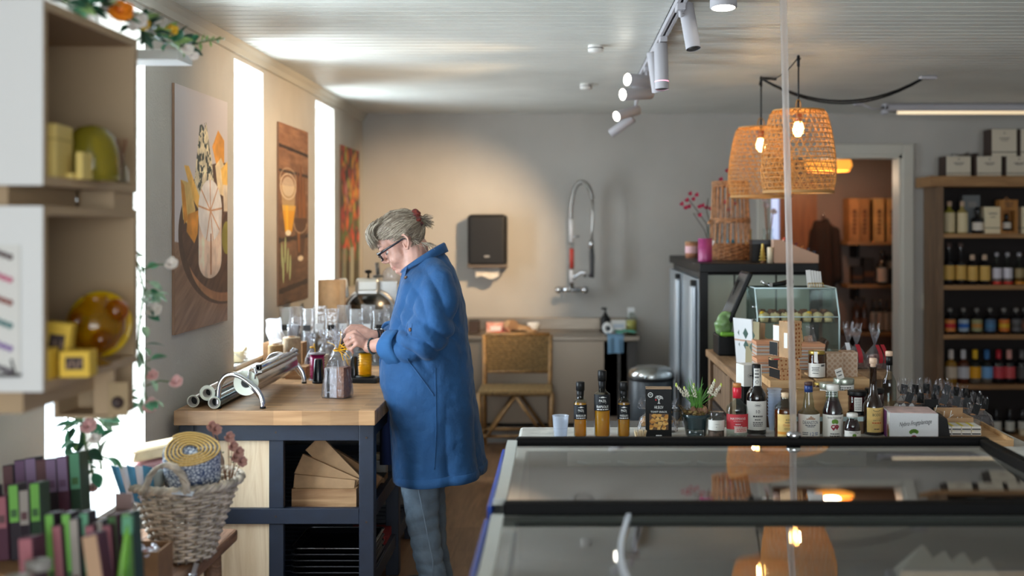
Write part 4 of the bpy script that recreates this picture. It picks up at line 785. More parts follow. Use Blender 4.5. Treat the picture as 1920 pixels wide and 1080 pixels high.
for i, (px, d) in enumerate(pos):
    hh = .29+.012*math.sin(3*i); t = thing('clear_bag', '%s tall open clear bag from the left in the row below the slicer' % nm[i], 'bag', (PX(px, d), d, TZ), .2*math.sin(5*i), 'tall clear bags below the slicer'); b = MB()
    n = 16; rings = []
    for z, wx, wy in ((0, .034, .022), (.02, .036, .024), (hh*.5, .037, .018), (hh*.85, .036, .012), (hh, .038, .012)): rings.append([(wx*math.copysign(abs(math.cos(q))**.6, math.cos(q)), wy*math.copysign(abs(math.sin(q))**.6, math.sin(q))*(1+.15*math.sin(4*q+i)), z) for q in [2*PI*j/n for j in range(n)]])
    for k in range(4): b.add(rings[k]+rings[k+1], [(j, (j+1) % n, n+(j+1) % n, n+j) for j in range(n)], 0, True)
    b.build('film', m_clr, t); MB().ext(-.028, .028, -.016, .016, .002, .12+.02*(i % 3), bev=.005).build('contents', m_bagc[i % 4], t); MB().ext(-.02, .02, -.0225, -.021, .17, .2).build('label', [m_blk, m_white][i % 2], t)
t = thing('paper_roll', 'upright roll of brown kraft paper left of the slicer', 'paper roll', (PX(622, 6.22), 6.22, TZ)); hr = PZ(525, 6.22)-TZ
MB().lathe([(.022, hr), (.076, hr), (.076, 0), (.001, 0)], n=40).build('paper', m_kraft, t); MB().lathe([(.022, hr+.002), (.022, hr-.05), (.001, hr-.05)], n=20).build('core', m_kraft2, t); MB().ext(.05, .082, -.05, -.045, 0, hr).build('loose_edge', m_kraft, t)
SL = Vector((PX(697, 6.6), 6.6, TZ)); t = thing('meat_slicer', 'silver meat slicer with a round blade at the far end of the counter', 'slicer', SL, .15)
s_ = 318.0; lz = lambda y: PZ(y, 6.6)-TZ; lx = lambda x: (x-697)/s_
MB().box((0, .05, .04), (.32, .36, .06), bev=.02).build('base', m_steel, t)
b = MB(); b.lathe([(.001, 0), (.12, 0), (.135, .01), (.135, .016), (.001, .02)], n=48, M=Matrix.Translation((-.01, .02, .2)) @ Matrix.Rotation(PI/2, 4, 'X')); b.build('blade', mat('blade_steel', (120, 118, 116), .25, 1.0), t)
MB().tube([(.14*math.cos(q)-.01, .03, .2+.14*math.sin(q)) for q in [PI*.02+PI*.96*k/24 for k in range(25)]], .012, 8, flat=1.6).build('blade_guard', m_steel, t)
MB().ext(lx(705), lx(745), .06, .08, .1, lz(528), bev=.004).build('thickness_plate', m_steel, t)
MB().box((lx(690), -.05, (lz(520)+lz(553))/2), (.14, .09, .1), bev=.02).build('carriage', mat('cast_aluminium', (196, 196, 190), .35, .7), t); MB().box((lx(690), -.1, lz(546)), (.12, .02, .03), bev=.008).build('carriage_lip', m_steel, t)
MB().box((lx(659), -.02, (lz(517)+lz(552))/2), (.055, .06, .115), bev=.012, M=Matrix.Rotation(-.12, 4, 'Y')).build('hand_guard', mat('white_guard', (226, 226, 224), .35), t)
k = MB(); k.cyl((lx(691), -.04, lz(521)), (lx(691), -.04, lz(512)), .006); k.ball((lx(691), -.04, lz(509)), (.022, .02, .012)); k.build('knob', m_blk, t)
k = MB(); k.lathe([(.001, 0), (.03, 0), (.03, .012), (.012, .016), (.011, .02)], c=(lx(709), -.03, lz(520)), n=20); k.cyl((lx(709), -.03, lz(516)), (lx(707), -.03, lz(492)), .011, .012); k.build('handle', mat('grey_handle', (84, 86, 88), .4), t)
MB().lathe([(.001, 0), (.06, 0), (.06, .004), (.001, .004)], n=32, M=Matrix.Translation((lx(735), .1, lz(520))) @ Matrix.Rotation(PI/2, 4, 'X')).build('clear_guard', m_clr, t)
for x in (-.13, .13): MB().cyl((x, -.1, 0), (x, -.1, .012), .018).build('foot', m_blk, t)
# ---------------------------------------------------------------- the woman
DW = 4.76
m_skin = mat('skin', (198, 150, 132), .45, var=.08, vs=35, sub=.06); m_hair = mat('hair', (138, 122, 104), .5, var=.3, vs=30, stretch=(2, 6, 6), col2=(104, 90, 76)); m_hair2 = mat('hair_light', (166, 153, 134), .45)
m_shirt = mat('blue_linen', (26, 74, 120), .85, var=.1, vs=6, bump=.6, bs=26, sheen=.1); m_shirt_shadow = mat('blue_linen_shadow', (24, 40, 84), .9); m_jean = mat('faded_denim', (112, 130, 146), .9, var=.14, vs=14, bump=.4, bs=40)
woman = thing('person', 'grey haired woman in a long blue shirt dress tying a ribbon at the table', 'person', (PX(805, DW), DW, 0)); WO = Vector((PX(805, DW), DW, 0))
def P(x, y, d=DW): return W(x, y, d)-WO
# head frame: origin at the ear canal, u forward (towards -x, tilted down), v up the head, w across
TILT = math.radians(31); EAR = P(763, 455, DW)
UF = Vector((-math.cos(TILT), 0, -math.sin(TILT))); UV = Vector((-math.sin(TILT), 0, math.cos(TILT))); UW = Vector((0, -1, 0))
HM = Matrix(((UF.x, UW.x, UV.x, EAR.x), (UF.y, UW.y, UV.y, EAR.y), (UF.z, UW.z, UV.z, EAR.z), (0, 0, 0, 1)))   # local (u, w, v)
HS = 1.1
def hp(u, v, w_=0.0): return HM @ Vector((u*HS, w_*HS, v*HS))
b = MB()
def hb(u, v, w_, ru, rv, rw, n=20, m=14): b.ball((u*HS, w_*HS, v*HS), (ru*HS, rw*HS, rv*HS), n, m, 0, HM)
hb(.002, .05, 0, .084, .08, .072); hb(.062, .042, 0, .043, .05, .058); hb(.05, -.02, 0, .045, .07, .055); hb(.03, -.06, 0, .05, .045, .05); hb(.062, -.088, 0, .028, .022, .026); hb(.072, -.097, 0, .014, .014, .018)
for s_ in (1, -1): hb(.062, -.03, .034*s_, .026, .028, .022); hb(.09, .025, .028*s_, .013, .009, .02)
b.tube([hp(.094, .024), hp(.103, .006), hp(.113, -.016), hp(.107, -.027)], [.009, .010, .0125, .008], 12); hb(.098, -.026, .010, .009, .008, .008); hb(.098, -.026, -.010, .009, .008, .008)
hb(.086, -.044, 0, .014, .014, .022); hb(.093, -.053, 0, .008, .005, .02); hb(.090, -.063, 0, .008, .0055, .018); hb(.082, -.078, 0, .016, .01, .022)
# neck and torso under the shirt
b.chain([hp(-.012, -.03), P(778, 505), P(800, 535)], [.062, .062, .075], 18)
b.chain([hp(.03, -.075), P(774, 524)], [.036, .042], 16)
b.capsule(P(805, 530), P(808, 640), .11, .13); b.capsule(P(808, 640), P(805, 760), .13, .14)
for dy in (-.11, .11): b.capsule(P(806, 535, DW+dy), P(806, 550, DW+dy), .045, .05)
for dy in (-.09, .09): b.chain([P(805+6, 780, DW+dy), P(795+12*(dy > 0), 960, DW+dy*.95), P(812+10*(dy > 0), 1084, DW+dy)], [.06, .045, .036]); b.capsule(P(812+10*(dy > 0), 1084, DW+dy), P(806+10*(dy > 0), 1110, DW+dy), .036, .034); b.capsule(P(806+10*(dy > 0), 1116, DW+dy), P(770+10*(dy > 0), 1122, DW+dy), .03, .026)
# arms
SHL = P(826, 520, DW-.165); ELL = P(806, 632, DW-.205); WRL = P(692, 650, DW-.085)
SHR = P(818, 520, DW+.165); ELR = P(800, 632, DW+.17); WRR = P(702, 631, DW+.04)
b.chain([SHL, ELL], [.03, .036]); b.chain([ELL, ELL.lerp(WRL, .4), WRL], [.042, .038, .027]); b.chain([SHR, ELR], [.03, .036]); b.chain([ELR, ELR.lerp(WRR, .4), WRR], [.042, .038, .027])
def hand(wr, kn, tips, thumb, spread, r0=.0088):
    """palm from wrist to the knuckle line, four bent fingers and a thumb rooted at the side of the palm"""
    wr = Vector(wr); K = [Vector(k) for k in kn]
    for k in K: b.chain([wr, wr.lerp(k, .5), k], [.019, .0145, .0105], 12)
    b.capsule(K[0].lerp(K[3], .5).lerp(wr, .45), K[0].lerp(K[3], .5).lerp(wr, .2), .02, .017)
    for i, (k, (m_, e)) in enumerate(zip(K, tips)):
        m_ = Vector(m_); e = Vector(e); f = [1, 1.03, .98, .86][i]
        b.chain([k, k.lerp(m_, .5)+(m_-k).cross(UW)*.02, m_], [r0*1.12*f, r0*1.0*f, r0*1.02*f], 12); b.chain([m_, m_.lerp(e, .55), e], [r0*.98*f, r0*.88*f, r0*.72*f], 12)
    T = [Vector(p) for p in thumb]; b.chain(T, [.0165, .0125, .0108, .008], 12)
# left (near) hand: back of the hand towards the viewer, fingers curling down to the ribbon
dl = DW-.075
hand(P(690, 648, dl-.005), [P(666, 622, dl-.012), P(663, 629, dl-.03), P(665, 637, dl-.04), P(669, 645, dl-.042)],
     [(P(652, 628, dl-.012), P(650, 640, dl-.006)), (P(647, 637, dl-.03), P(650, 648, dl-.016)), (P(651, 647, dl-.04), P(655, 656, dl-.024)), (P(658, 655, dl-.04), P(662, 662, dl-.028))],
     [P(684, 640, dl+.014), P(672, 634, dl+.024), P(661, 637, dl+.02), P(652, 642, dl+.012)], 0)
dr = DW+.035
hand(P(702, 629, dr), [P(676, 612, dr+.02), P(672, 616, dr+.004), P(672, 622, dr-.012), P(676, 628, dr-.022)],
     [(P(659, 611, dr+.022), P(646, 621, dr+.012)), (P(655, 616, dr+.004), P(644, 627, dr-.002)), (P(657, 622, dr-.012), P(648, 633, dr-.014)), (P(661, 629, dr-.022), P(653, 638, dr-.02))],
     [P(694, 634, dr-.014), P(680, 638, dr-.03), P(668, 641, dr-.034), P(657, 643, dr-.026)], 0)
body = organic('body', b, m_skin, .0036, 5, woman)
# face details
m_lip = mat('lips', (190, 104, 104), .4); m_eye = mat('eye_white', (226, 220, 214), .2); m_iris = mat('iris', (70, 84, 90), .2)
for s_ in (1, -1):
    e = MB().ball(hp(.074, .006, .031*s_), .0125, 14, 10).build('eye', m_eye, body); MB().ball(hp(.0845, .002, .032*s_), .0042, 10, 8).build('iris', m_iris, e)
    MB().tube([hp(.074, .014, .044*s_), hp(.085, .013, .032*s_), hp(.086, .012, .02*s_)], [.005, .0075, .004], 8).tube([hp(.08, .005, .044*s_), hp(.089, .005, .033*s_), hp(.088, .006, .022*s_)], [.0012, .0016, .001], 6).build('eyelid', mat('eyelid', (206, 150, 132), .5), e)
    MB().tube([hp(.083, .034, .048*s_), hp(.099, .038, .034*s_), hp(.104, .035, .016*s_)], [.002, .004, .003], 6, flat=.6).build('eyebrow', mat('eyebrow', (150, 132, 116), .7), body)
MB().tube([hp(.084, -.0555, .02), hp(.098, -.0535, .008), hp(.1, -.0535, 0), hp(.098, -.0535, -.008), hp(.084, -.0555, -.02)], [.001, .0036, .0034, .0036, .001], 8).tube([hp(.083, -.0585, .019), hp(.096, -.0625, .008), hp(.0965, -.0625, -.008), hp(.083, -.0585, -.019)], [.001, .0042, .0042, .001], 8).build('lips', m_lip, body)
def ear(s_):
    q = MB(); rim = [(u*.85, v*.86) for u, v in [(.008, .03), (-.006, .036), (-.02, .03), (-.026, .012), (-.022, -.006), (-.012, -.02), (-.002, -.03), (.006, -.026), (.006, -.012), (.004, .004)]]
    q.tube([hp(u, v, (.079+.010*(u < -.01))*s_) for u, v in rim], [.0045, .005, .0052, .005, .0045, .0048, .0065, .006, .004, .004], 8); q.ball((-.008*HS, .0755*s_*HS, .004*HS), (.014*HS, .006*HS, .024*HS), 14, 10, 0, HM); q.tube([hp(-.0, .018, .081*s_), hp(-.014, .016, .083*s_), hp(-.014, -.002, .082*s_)], .003, 6)
    organic('ear', q, m_skin, .0022, 3, body)
ear(1); ear(-1)
# hair: cap, sweeping strands to the scrunchie, fringe, tail
TAIL = P(787, 413, DW)
h = MB()
def hh(u, v, w_, ru, rv, rw): h.ball((u*HS, w_*HS, v*HS), (ru*HS, rw*HS, rv*HS), 24, 16, 0, HM)
hh(.0, .052, 0, .088, .08, .081); hh(.04, .08, 0, .06, .05, .056); hh(-.028, .03, 0, .062, .062, .072); hh(-.03, -.018, 0, .036, .044, .052); hh(.085, .083, 0, .036, .03, .044)
cap = organic('hair', h, m_hair, .006, 5, woman)
# keep the face clear: the cap only covers what lies above the hairline
bm = bmesh.new(); bm.from_mesh(cap.data); inv = HM.inverted()
dl_ = []
for f in bm.faces:
    c = inv @ f.calc_center_median(); u, w_, v = c.x/HS, c.y/HS, c.z/HS
    if (v < .04+max(0, u)*.32 and u > .012) or (v < .03 and -.03 < u <= .012) or v < -.062: dl_.append(f)
bmesh.ops.delete(bm, geom=dl_, context='FACES'); bm.to_mesh(cap.data); bm.free()
inv = HM.inverted(); tl = inv @ TAIL; tl = Vector((tl.x/HS, tl.y/HS, tl.z/HS))
def skull(q, k, off):
    """point on the hair surface going from hairline (k=0) to the tail (k=1) at angle q across the head"""
    f0 = Vector((.098*math.cos(q)**2+.004, .084*math.sin(q), .052+.058*math.cos(q)**1.5 if math.cos(q) > 0 else .03))
    return f0
sm_ = [MB(), MB()]; r = random.Random(8)
for i in range(1100):
    side = r.uniform(-1, 1); ang = side*PI*.62          # from the centre of the fringe round to the nape
    if abs(ang) < PI/2: st_ = Vector((.016+.108*math.cos(ang)**1.2, .077*math.sin(ang), .028+.062*abs(math.cos(ang))**.8))
    else: st_ = Vector((-.02-.05*r.random(), .066*math.copysign(1, ang), -.0-.055*r.random()))
    st_ += Vector((r.uniform(-.012, .012), r.uniform(-.006, .006), r.uniform(-.012, .012))); en = Vector((tl.x+.008, tl.y+r.uniform(-.016, .016), tl.z+r.uniform(-.016, .016)))
    ctr = Vector((0, 0, .045)); pts = []; lift = r.uniform(.998, 1.05)
    for k in range(11):
        t_ = k/10; p_ = st_.lerp(en, t_); d_ = p_-ctr; e_ = math.sqrt((d_.x/(.094 if d_.x < 0 else .112))**2+(d_.y/.085)**2+(d_.z/.092)**2); tgt = lift*(1-.03*math.sin(PI*t_))
        if t_ < .93: p_ = ctr+d_*(tgt/max(e_, .25)) if e_ > .05 else p_
        p_ += Vector((r.uniform(-.001, .001), r.uniform(-.001, .001), r.uniform(-.001, .001))); pts.append(hp(p_.x, p_.z, p_.y))
    pts[-1] = hp(en.x, en.z, en.y); sm_[i % 3 == 0].tube(pts, [.0007]+[r.uniform(.0007, .0018)]*9+[.0006], 4)
for i in range(520):                                    # fringe swept down over the brow
    s0 = Vector((.05+r.uniform(-.03, .025), r.uniform(-.062, .068), .128+r.uniform(-.02, .006))); dp_ = r.random(); e0 = Vector((.108+.026*dp_-abs(s0.y)*.45, s0.y*1.12+r.uniform(-.01, .01), .05+r.uniform(-.012, .03))); m0 = Vector((.112+.026*dp_-abs(s0.y)*.25, s0.y*1.06, .112+.012*dp_))
    pts = []
    for k in range(9):
        t_ = k/8; p_ = s0*(1-t_)**2+m0*(2*t_*(1-t_))+e0*t_*t_; pts.append(hp(p_.x, p_.z, p_.y))
    sm_[i % 3 != 0].tube(pts, [.0009]+[r.uniform(.0008, .0018)]*6+[.0009, .0004], 4)
for i in range(46):                                     # loose wisps at temple, ear and nape
    s0 = r.choice([Vector((.04, .073, .05)), Vector((.0, .078, .045)), Vector((-.03, .07, .0)), Vector((-.055, .06, -.03)), Vector((-.07, .03, -.04))]); e0 = s0+Vector((r.uniform(-.04, .006), r.uniform(-.004, .012), -r.uniform(.02, .06))); pts = [s0, s0.lerp(e0, .5)+Vector((r.uniform(-.012, .006), .006, 0)), e0]
    sm_[i % 2].tube([hp(p_.x, p_.z, p_.y) for p_ in pts], [.0012, .0011, .0004], 4)
for i in range(110):
    e0 = P(808+r.uniform(-8, 7), 418+r.uniform(-14, 12), DW+r.uniform(-.03, .03)); s0 = TAIL+Vector((r.uniform(-.008, .008), r.uniform(-.012, .012), r.uniform(-.012, .012))); sm_[i % 2].tube([s0, s0.lerp(e0, .55)+Vector((0, 0, r.uniform(-.004, .014))), e0], [.0014, .0013, .0004], 4)
sm_[0].build('strands', m_hair, cap); sm_[1].build('light_strands', m_hair2, cap)
sc_ = MB(); ax = (P(796, 407)-P(783, 412)).normalized(); u_ = ax.orthogonal().normalized(); v_ = ax.cross(u_)
sc_.grid(lambda u, v: P(784, 413, DW)+ax*(.017*math.sin(2*PI*v)*(1+.2*math.sin(9*2*PI*u)))+(u_*math.cos(2*PI*u)+v_*math.sin(2*PI*u))*(.031+.017*math.cos(2*PI*v)+.005*math.sin(11*2*PI*u+1)), 66, 12, cu=True)
sc_.build('scrunchie', mat('scrunchie', (150, 60, 44), .8, var=.6, vs=45, col2=(34, 26, 34)), woman)
# glasses
g = MB(); m_gl = mat('spectacle_frame', (26, 24, 32), .25)
for s_ in (1, -1):
    ring = []
    for k in range(24):
        q = 2*PI*k/24; cu = math.copysign(abs(math.cos(q))**.55, math.cos(q)); sv = math.copysign(abs(math.sin(q))**.55, math.sin(q)); ring.append(hp(.117-.004*abs(cu)+.003*sv-(.006 if cu*s_ > 0 else 0), .004+.0165*sv, .034*s_+.0255*cu))
    g.tube(ring, .0036, 8, closed=True); g.tube([hp(.11, .013, .06*s_), hp(.075, .014, .078*s_), hp(.02, .014, .085*s_), hp(-.006, .016, .086*s_), hp(-.024, .002, .082*s_)], [.0062, .0056, .0044, .0034, .0022], 8)
g.tube([hp(.119, .006, .009), hp(.121, .008, 0), hp(.119, .006, -.009)], .0028, 8)
gl_ = g.build('glasses', m_gl, woman)
for s_ in (1, -1): MB().grid(lambda u, v: hp(.116-.003*abs(2*u-1), .004+.0155*(2*v-1), .034*s_+.0235*(2*u-1)), 6, 6).build('lens', glass('spectacle_lens', (250, 252, 252), 1.4), gl_)
# the shirt dress: rings sheared from collar to hem, fused with the sleeves
prof = [((759, 507), (824, 470), .070), ((757, 512), (830, 474), .085), ((755, 520), (838, 484), .125), ((752, 533), (850, 503), .175), ((748, 552), (861, 532), .198), ((741, 585), (871, 574), .205), ((730, 622), (876, 615), .207), ((719, 655), (880, 652), .21), ((713, 690), (884, 690), .214), ((713, 716), (889, 722), .218), ((722, 742), (892, 752), .221), ((730, 762), (894, 766), .223), ((732, 784), (896, 786), .225), ((735, 830), (901, 826), .23), ((737, 866), (906, 858), .236), ((738, 894), (910, 880), .24)]
def ring(pf, pb, hd, inset=0.0, n=56, ex=.82):
    a = P(*pf); e = P(*pb); c = (a+e)/2; hx = (a-e)/2; L = hx.length; hx = hx*((L-inset)/L); out = []
    for j in range(n):
        q = 2*PI*j/n; cx = math.copysign(abs(math.cos(q))**ex, math.cos(q)); sy = math.copysign(abs(math.sin(q))**ex, math.sin(q)); out.append(c+hx*cx+Vector((0, -1, 0))*((hd-inset)*sy))
    return out
# resample the profile smoothly
def smooth_prof(pr, k=4):
    out = []
    for i in range(len(pr)-1):
        for j in range(k):
            t_ = j/k; (a, e, h0), (a2, e2, h1) = pr[i], pr[i+1]; out.append(((a[0]+(a2[0]-a[0])*t_, a[1]+(a2[1]-a[1])*t_), (e[0]+(e2[0]-e[0])*t_, e[1]+(e2[1]-e[1])*t_), h0+(h1-h0)*t_))
    return out+[pr[-1]]
s = MB(); s.rings([ring(*p_) for p_ in smooth_prof(prof)])
s.capsule(P(806, 500, DW-.06), P(822, 522, DW-.13), .055, .068, 18); s.capsule(P(806, 498, DW+.06), P(818, 514, DW+.15), .052, .07, 18)
CUL = ELL.lerp(WRL, .56); CUR = ELR.lerp(WRR, .6)
s.chain([P(823, 532, DW-.155), P(820, 564, DW-.18), P(812, 605, DW-.2), P(798, 636, DW-.2), P(776, 648, DW-.18), P(748, 650, DW-.15)], [.07, .082, .087, .082, .071, .063], 22)
s.chain([P(818, 520, DW+.165), P(808, 580, DW+.18), P(796, 630, DW+.17), CUR], [.085, .085, .08, .064], 20)
KS = dict(a=P(800, 560), b=P(780, 800))
def cr(a): return abs(math.sin(a*.5))**.8-.6      # rounded ridges meeting in sharp creases
def folds(co, n):
    # soft creases: pulled from the underarm and elbow, drape lines down the skirt, small crumples
    w3 = co+WO; d = 0.0; hgt = co.z
    sk = max(0, min(1, (.98-hgt)/.35)); d += sk*.022*cr(co.x*34+co.y*16+2.2*noise.noise((co.x*3, co.y*3, hgt*2)))
    el = max(0, 1-(co-(ELL+Vector((-.03, 0, 0)))).length/.2); d += el*.032*cr((co.x*.75+hgt*.9)*75+3*noise.noise(co*7))
    up = max(0, 1-(co-P(822, 560, DW-.2)).length/.2); d += up*.022*cr((hgt*.5+co.x)*70+2*noise.noise(co*6))
    ch = max(0, 1-(co-P(752, 600, DW-.12)).length/.22); d += ch*.022*cr((co.x*1.2-hgt*.35)*60+2*noise.noise(co*5))
    d += .006*noise.noise(co*9)+.004*noise.noise(co*22)
    return co+n*d
tun = organic('shirt_dress', s, m_shirt, .0065, 7, woman, folds)
from mathutils.bvhtree import BVHTree
tv = BVHTree.FromPolygons([v.co for v in tun.data.vertices], [tuple(p_.vertices) for p_ in tun.data.polygons]); EYE = Vector((0, 0, H))-WO
def snap(x, y, off=.001):
    d_ = (P(x, y)-EYE).normalized(); h_ = tv.ray_cast(EYE, d_)
    return (P(x, y, DW-.22), Vector((0, -1, 0))) if h_[0] is None else (h_[0]+h_[1]*off, h_[1])
def along(pts, n=8): return [snap(x0+(x1-x0)*k/n, y0+(y1-y0)*k/n)[0] for (x0, y0), (x1, y1) in zip(pts, pts[1:]) for k in range(n)]
# collar, placket, cuffs, pocket, seams, buttons
def band(name, pts, wd, th, up, m_, par, n=6):
    q = MB(); pts = [Vector(p_) for p_ in pts]; q2 = []
    rings_ = []
    for i, p_ in enumerate(pts):
        tdir = (pts[min(i+1, len(pts)-1)]-pts[max(i-1, 0)]).normalized(); u = (Vector(up[i]) if isinstance(up, list) else Vector(up)).normalized(); nn = tdir.cross(u).normalized()
        rings_.append([p_, p_+nn*th, p_+u*wd*.5+nn*th*1.2, p_+u*wd+nn*th*.6, p_+u*wd-nn*th*.6, p_+u*wd*.5-nn*th*.4])
    q.rings(rings_); return q.build(name, m_, par)
cpts = []; ups = []
for k in range(21):
    q = -PI+2*PI*k/20; cx = math.cos(q); sy = math.sin(q); a = P(757, 513); e = P(829, 476); c = (a+e)/2; hx = (a-e)/2
    cpts.append(c+hx*cx*1.02+Vector((0, -1, 0))*(.088*sy)); ups.append(Vector((.25*(1-cx)*.5+.05, .0, 1)) if cx < .2 else Vector((-.15, -.25*sy, .8)))
col = MB()
R_ = []
for k, (p_, u) in enumerate(zip(cpts, ups)):
    out = Vector((p_.x-P(793, 494).x, p_.y, 0)).normalized(); cx = math.cos(-PI+2*PI*k/20); back = (1-cx)/2; hgt = .028*back+.016
    top = p_+Vector((0, 0, hgt))+out*(.002+.004*back); tip = top+out*(.012+.008*back)+Vector((0, 0, -.012-.022*back)); R_.append([p_-out*.002, top-out*.004, top+Vector((0, 0, .004)), top+out*.006, tip, tip-out*.005-Vector((0, 0, .002)), p_+out*.004])
col.rings(R_, closed=True, cap=False); col.build('collar', m_shirt, tun)
lap = MB()
for s_ in (-1,): lap.rings([[P(757, 511, DW+.05*s_*k)+Vector((-.005, 0, 0)), P(768, 500, DW+.07*s_*k)+Vector((-.01, 0, .0)), P(764, 519, DW+.075*s_*k)+Vector((-.012, 0, 0)), P(756, 523, DW+.055*s_*k)+Vector((-.008, 0, 0))] for k in (.3, .8, 1.25)])
lap.build('lapel', m_shirt, tun)
fr_ = [(758, 509), (755, 522), (750, 542), (744, 570), (735, 604), (723, 640), (715, 675), (715, 705), (724, 741), (733, 778), (736, 820), (738, 860), (739.5, 895)]
pk = MB(); pk.tube([P(x, y, DW-.035)+Vector((-.002, 0, 0)) for x, y in fr_], .007, 8, flat=1.0); pk.build('placket', m_shirt, tun)
m_btn = mat('brown_button', (96, 72, 58), .25)
def button(c, nrm):
    q = Vector((0, 0, 1)).rotation_difference(Vector(nrm)).to_matrix().to_4x4(); MB().lathe([(.0001, .003), (.0035, .0025), (.006, .0038), (.0078, .002), (.0078, -.003), (.0001, -.003)], n=18, M=Matrix.Translation(c) @ q).build('button', m_btn, tun)
button(*snap(761.5, 521, .003)); button(*snap(770, 618, .003))
for (cc, a_, e_, rr) in ((CUL, ELL, WRL, .058), (CUR, ELR, WRR, .056)):
    ax = (WRL-ELL).normalized() if cc is CUL else (WRR-ELR).normalized(); u_ = Vector((0, -1, 0)); u_ = (u_-ax*u_.dot(ax)).normalized(); v_ = ax.cross(u_); cuff = MB(); Rg = []
    base = P(742, 649, DW-.147) if cc is CUL else cc
    for (t_, r_) in ((-.03, rr+.006), (-.034, rr+.014), (-.01, rr+.017), (.03, rr+.015), (.043, rr+.011), (.044, rr+.003), (.03, rr-.004), (-.02, rr-.004)):
        Rg.append([base+ax*(t_+.006*math.sin(3*q+1))+(u_*math.cos(q)+v_*math.sin(q))*(r_*(1+.035*math.sin(4*q+30*t_)))+Vector((0, 0, -.004)) for q in [2*PI*j/36 for j in range(36)]])
    cuff.rings(Rg, closed=True, cap=False); cuff.build('cuff', mat('blue_linen_cuff', (36, 88, 138), .85, bump=.4, bs=30), tun)
tabp = MB()
for dx in (-4, 5): tabp = MB().tube(along([(768+dx, 606), (766+dx, 634)], 6), .0008, 5); tabp.build('tab_stitch', m_shirt, tun)
tab2 = MB(); tab2.tube([P(727, 666, DW-.15), P(723, 672, DW-.155), P(716, 672, DW-.15)], .009, 6, flat=.3); tab2.build('tab_end', m_shirt, tun)
pkt = MB(); pkt.tube(along([(763, 672), (782, 698), (800, 722), (816, 745)]), .0028, 6); pkt.build('pocket_edge', m_shirt, tun)
seam = MB(); seam.tube(along([(816, 690), (817, 745), (818, 800), (816, 850), (814, 885)]), .0018, 6); seam.build('side_seam', m_shirt, tun)
hemt = MB(); cc_ = P(824, 888)
def hring(y0, y1, g): return [folds(p_, Vector((p_.x-cc_.x, p_.y, 0)).normalized())+Vector((p_.x-cc_.x, p_.y, 0)).normalized()*g for p_ in ring((738, y0), (910, y1), .241, 0, 90)]
hemt.rings([hring(880, 868, -.006), hring(881, 869, -.001), hring(890, 877, .001), hring(897, 884, .001), hring(898, 885, -.004), hring(884, 872, -.01)], closed=True, cap=False); hemt.build('hem', m_shirt, tun)
flap = MB(); flap.rings([[P(722+6*k, y, DW+.06), P(713-1*k, y, DW+.13), P(735, y, DW+.19), P(745, y, DW+.12)] for k, y in ((0, 735), (.6, 790), (1, 872))]); flap.build('far_panel', m_shirt_shadow, tun)  # the dress's far front panel; its shadow is put into a darker blue
# jeans and shoes
j = MB()
for dy, x0 in ((-.09, 0), (.09, 13)):
    j.chain([P(800+x0*.4, 800, DW+dy), P(786+x0, 895, DW+dy), P(791+x0, 960, DW+dy), P(799+x0, 1020, DW+dy), P(811+x0, 1080, DW+dy)], [.095, .079, .072, .061, .057], 20)
def jf(co, n):
    k = max(0, min(1, (.75-co.z)/.3)); return co+n*(.009*k*cr(co.z*(105+50*noise.noise((co.x*4, co.y*4, 1)))+co.x*26+5*noise.noise(co*6))*(.3+abs(noise.noise(co*9+Vector((5, 1, 2)))))+.005*noise.noise(co*11))
jeans = organic('jeans', j, m_jean, .007, 3, woman, jf)
MB().tube([P(782, 893, DW-.175), P(785, 920, DW-.17), P(793, 960, DW-.166), P(803, 1010, DW-.155), P(811, 1050, DW-.15), P(812, 1078, DW-.15)], .0025, 6).build('side_seam', mat('denim_seam', (140, 160, 180), .9), jeans)
m_shoe = mat('black_shoe', (30, 30, 34), .4)
for dy, x0 in ((-.09, 0), (.09, 13)):
    q = MB(); c = P(812+x0, 1128, DW+dy); c.z = 0
    q.ball((c.x+.005, c.y, .05), (.05, .042, .05)); q.ball((c.x-.09, c.y-.004, .038), (.11, .045, .034)); q.ball((c.x-.16, c.y-.006, .03), (.05, .042, .026)); q.box((c.x-.08, c.y, .012), (.26, .082, .02), bev=.009)
    sh = organic('shoe', q, m_shoe, .006, 3, woman); MB().box((c.x-.08, c.y, .006), (.275, .092, .012), bev=.005).build('sole', mat('sole', (60, 56, 52), .7), sh)
# bracelets and ring
def brace(c, ax, r_, rad, m_, beads=False):
    ax = Vector(ax).normalized(); u_ = ax.orthogonal().normalized(); v_ = ax.cross(u_); q = MB(); pts = [Vector(c)+(u_*math.cos(a)+v_*math.sin(a))*r_ for a in [2*PI*k/22 for k in range(22)]]
    if beads:
        for p_ in pts: q.ball(p_, rad, 8, 6)
    else: q.tube(pts, rad, 8, closed=True)
    q.build('bracelet', m_, woman)
axl = WRL-ELL; brace(WRL.lerp(ELL, .055), axl, .031, .0046, mat('green_beads', (56, 72, 74), .25), True)
axr = WRR-ELR
for k in range(3): brace(WRR.lerp(ELR, .03+.05*k), axr, .032, .0042, mat('black_beads', (24, 24, 30), .25), k % 2 == 1)
MB().tube([P(656.5, 634, dl-.03)+Vector((.002*math.cos(a), -.0098*math.cos(a), .0098*math.sin(a))) for a in [2*PI*k/14 for k in range(14)]], .0018, 6, closed=True).build('ring', m_chrome, woman)
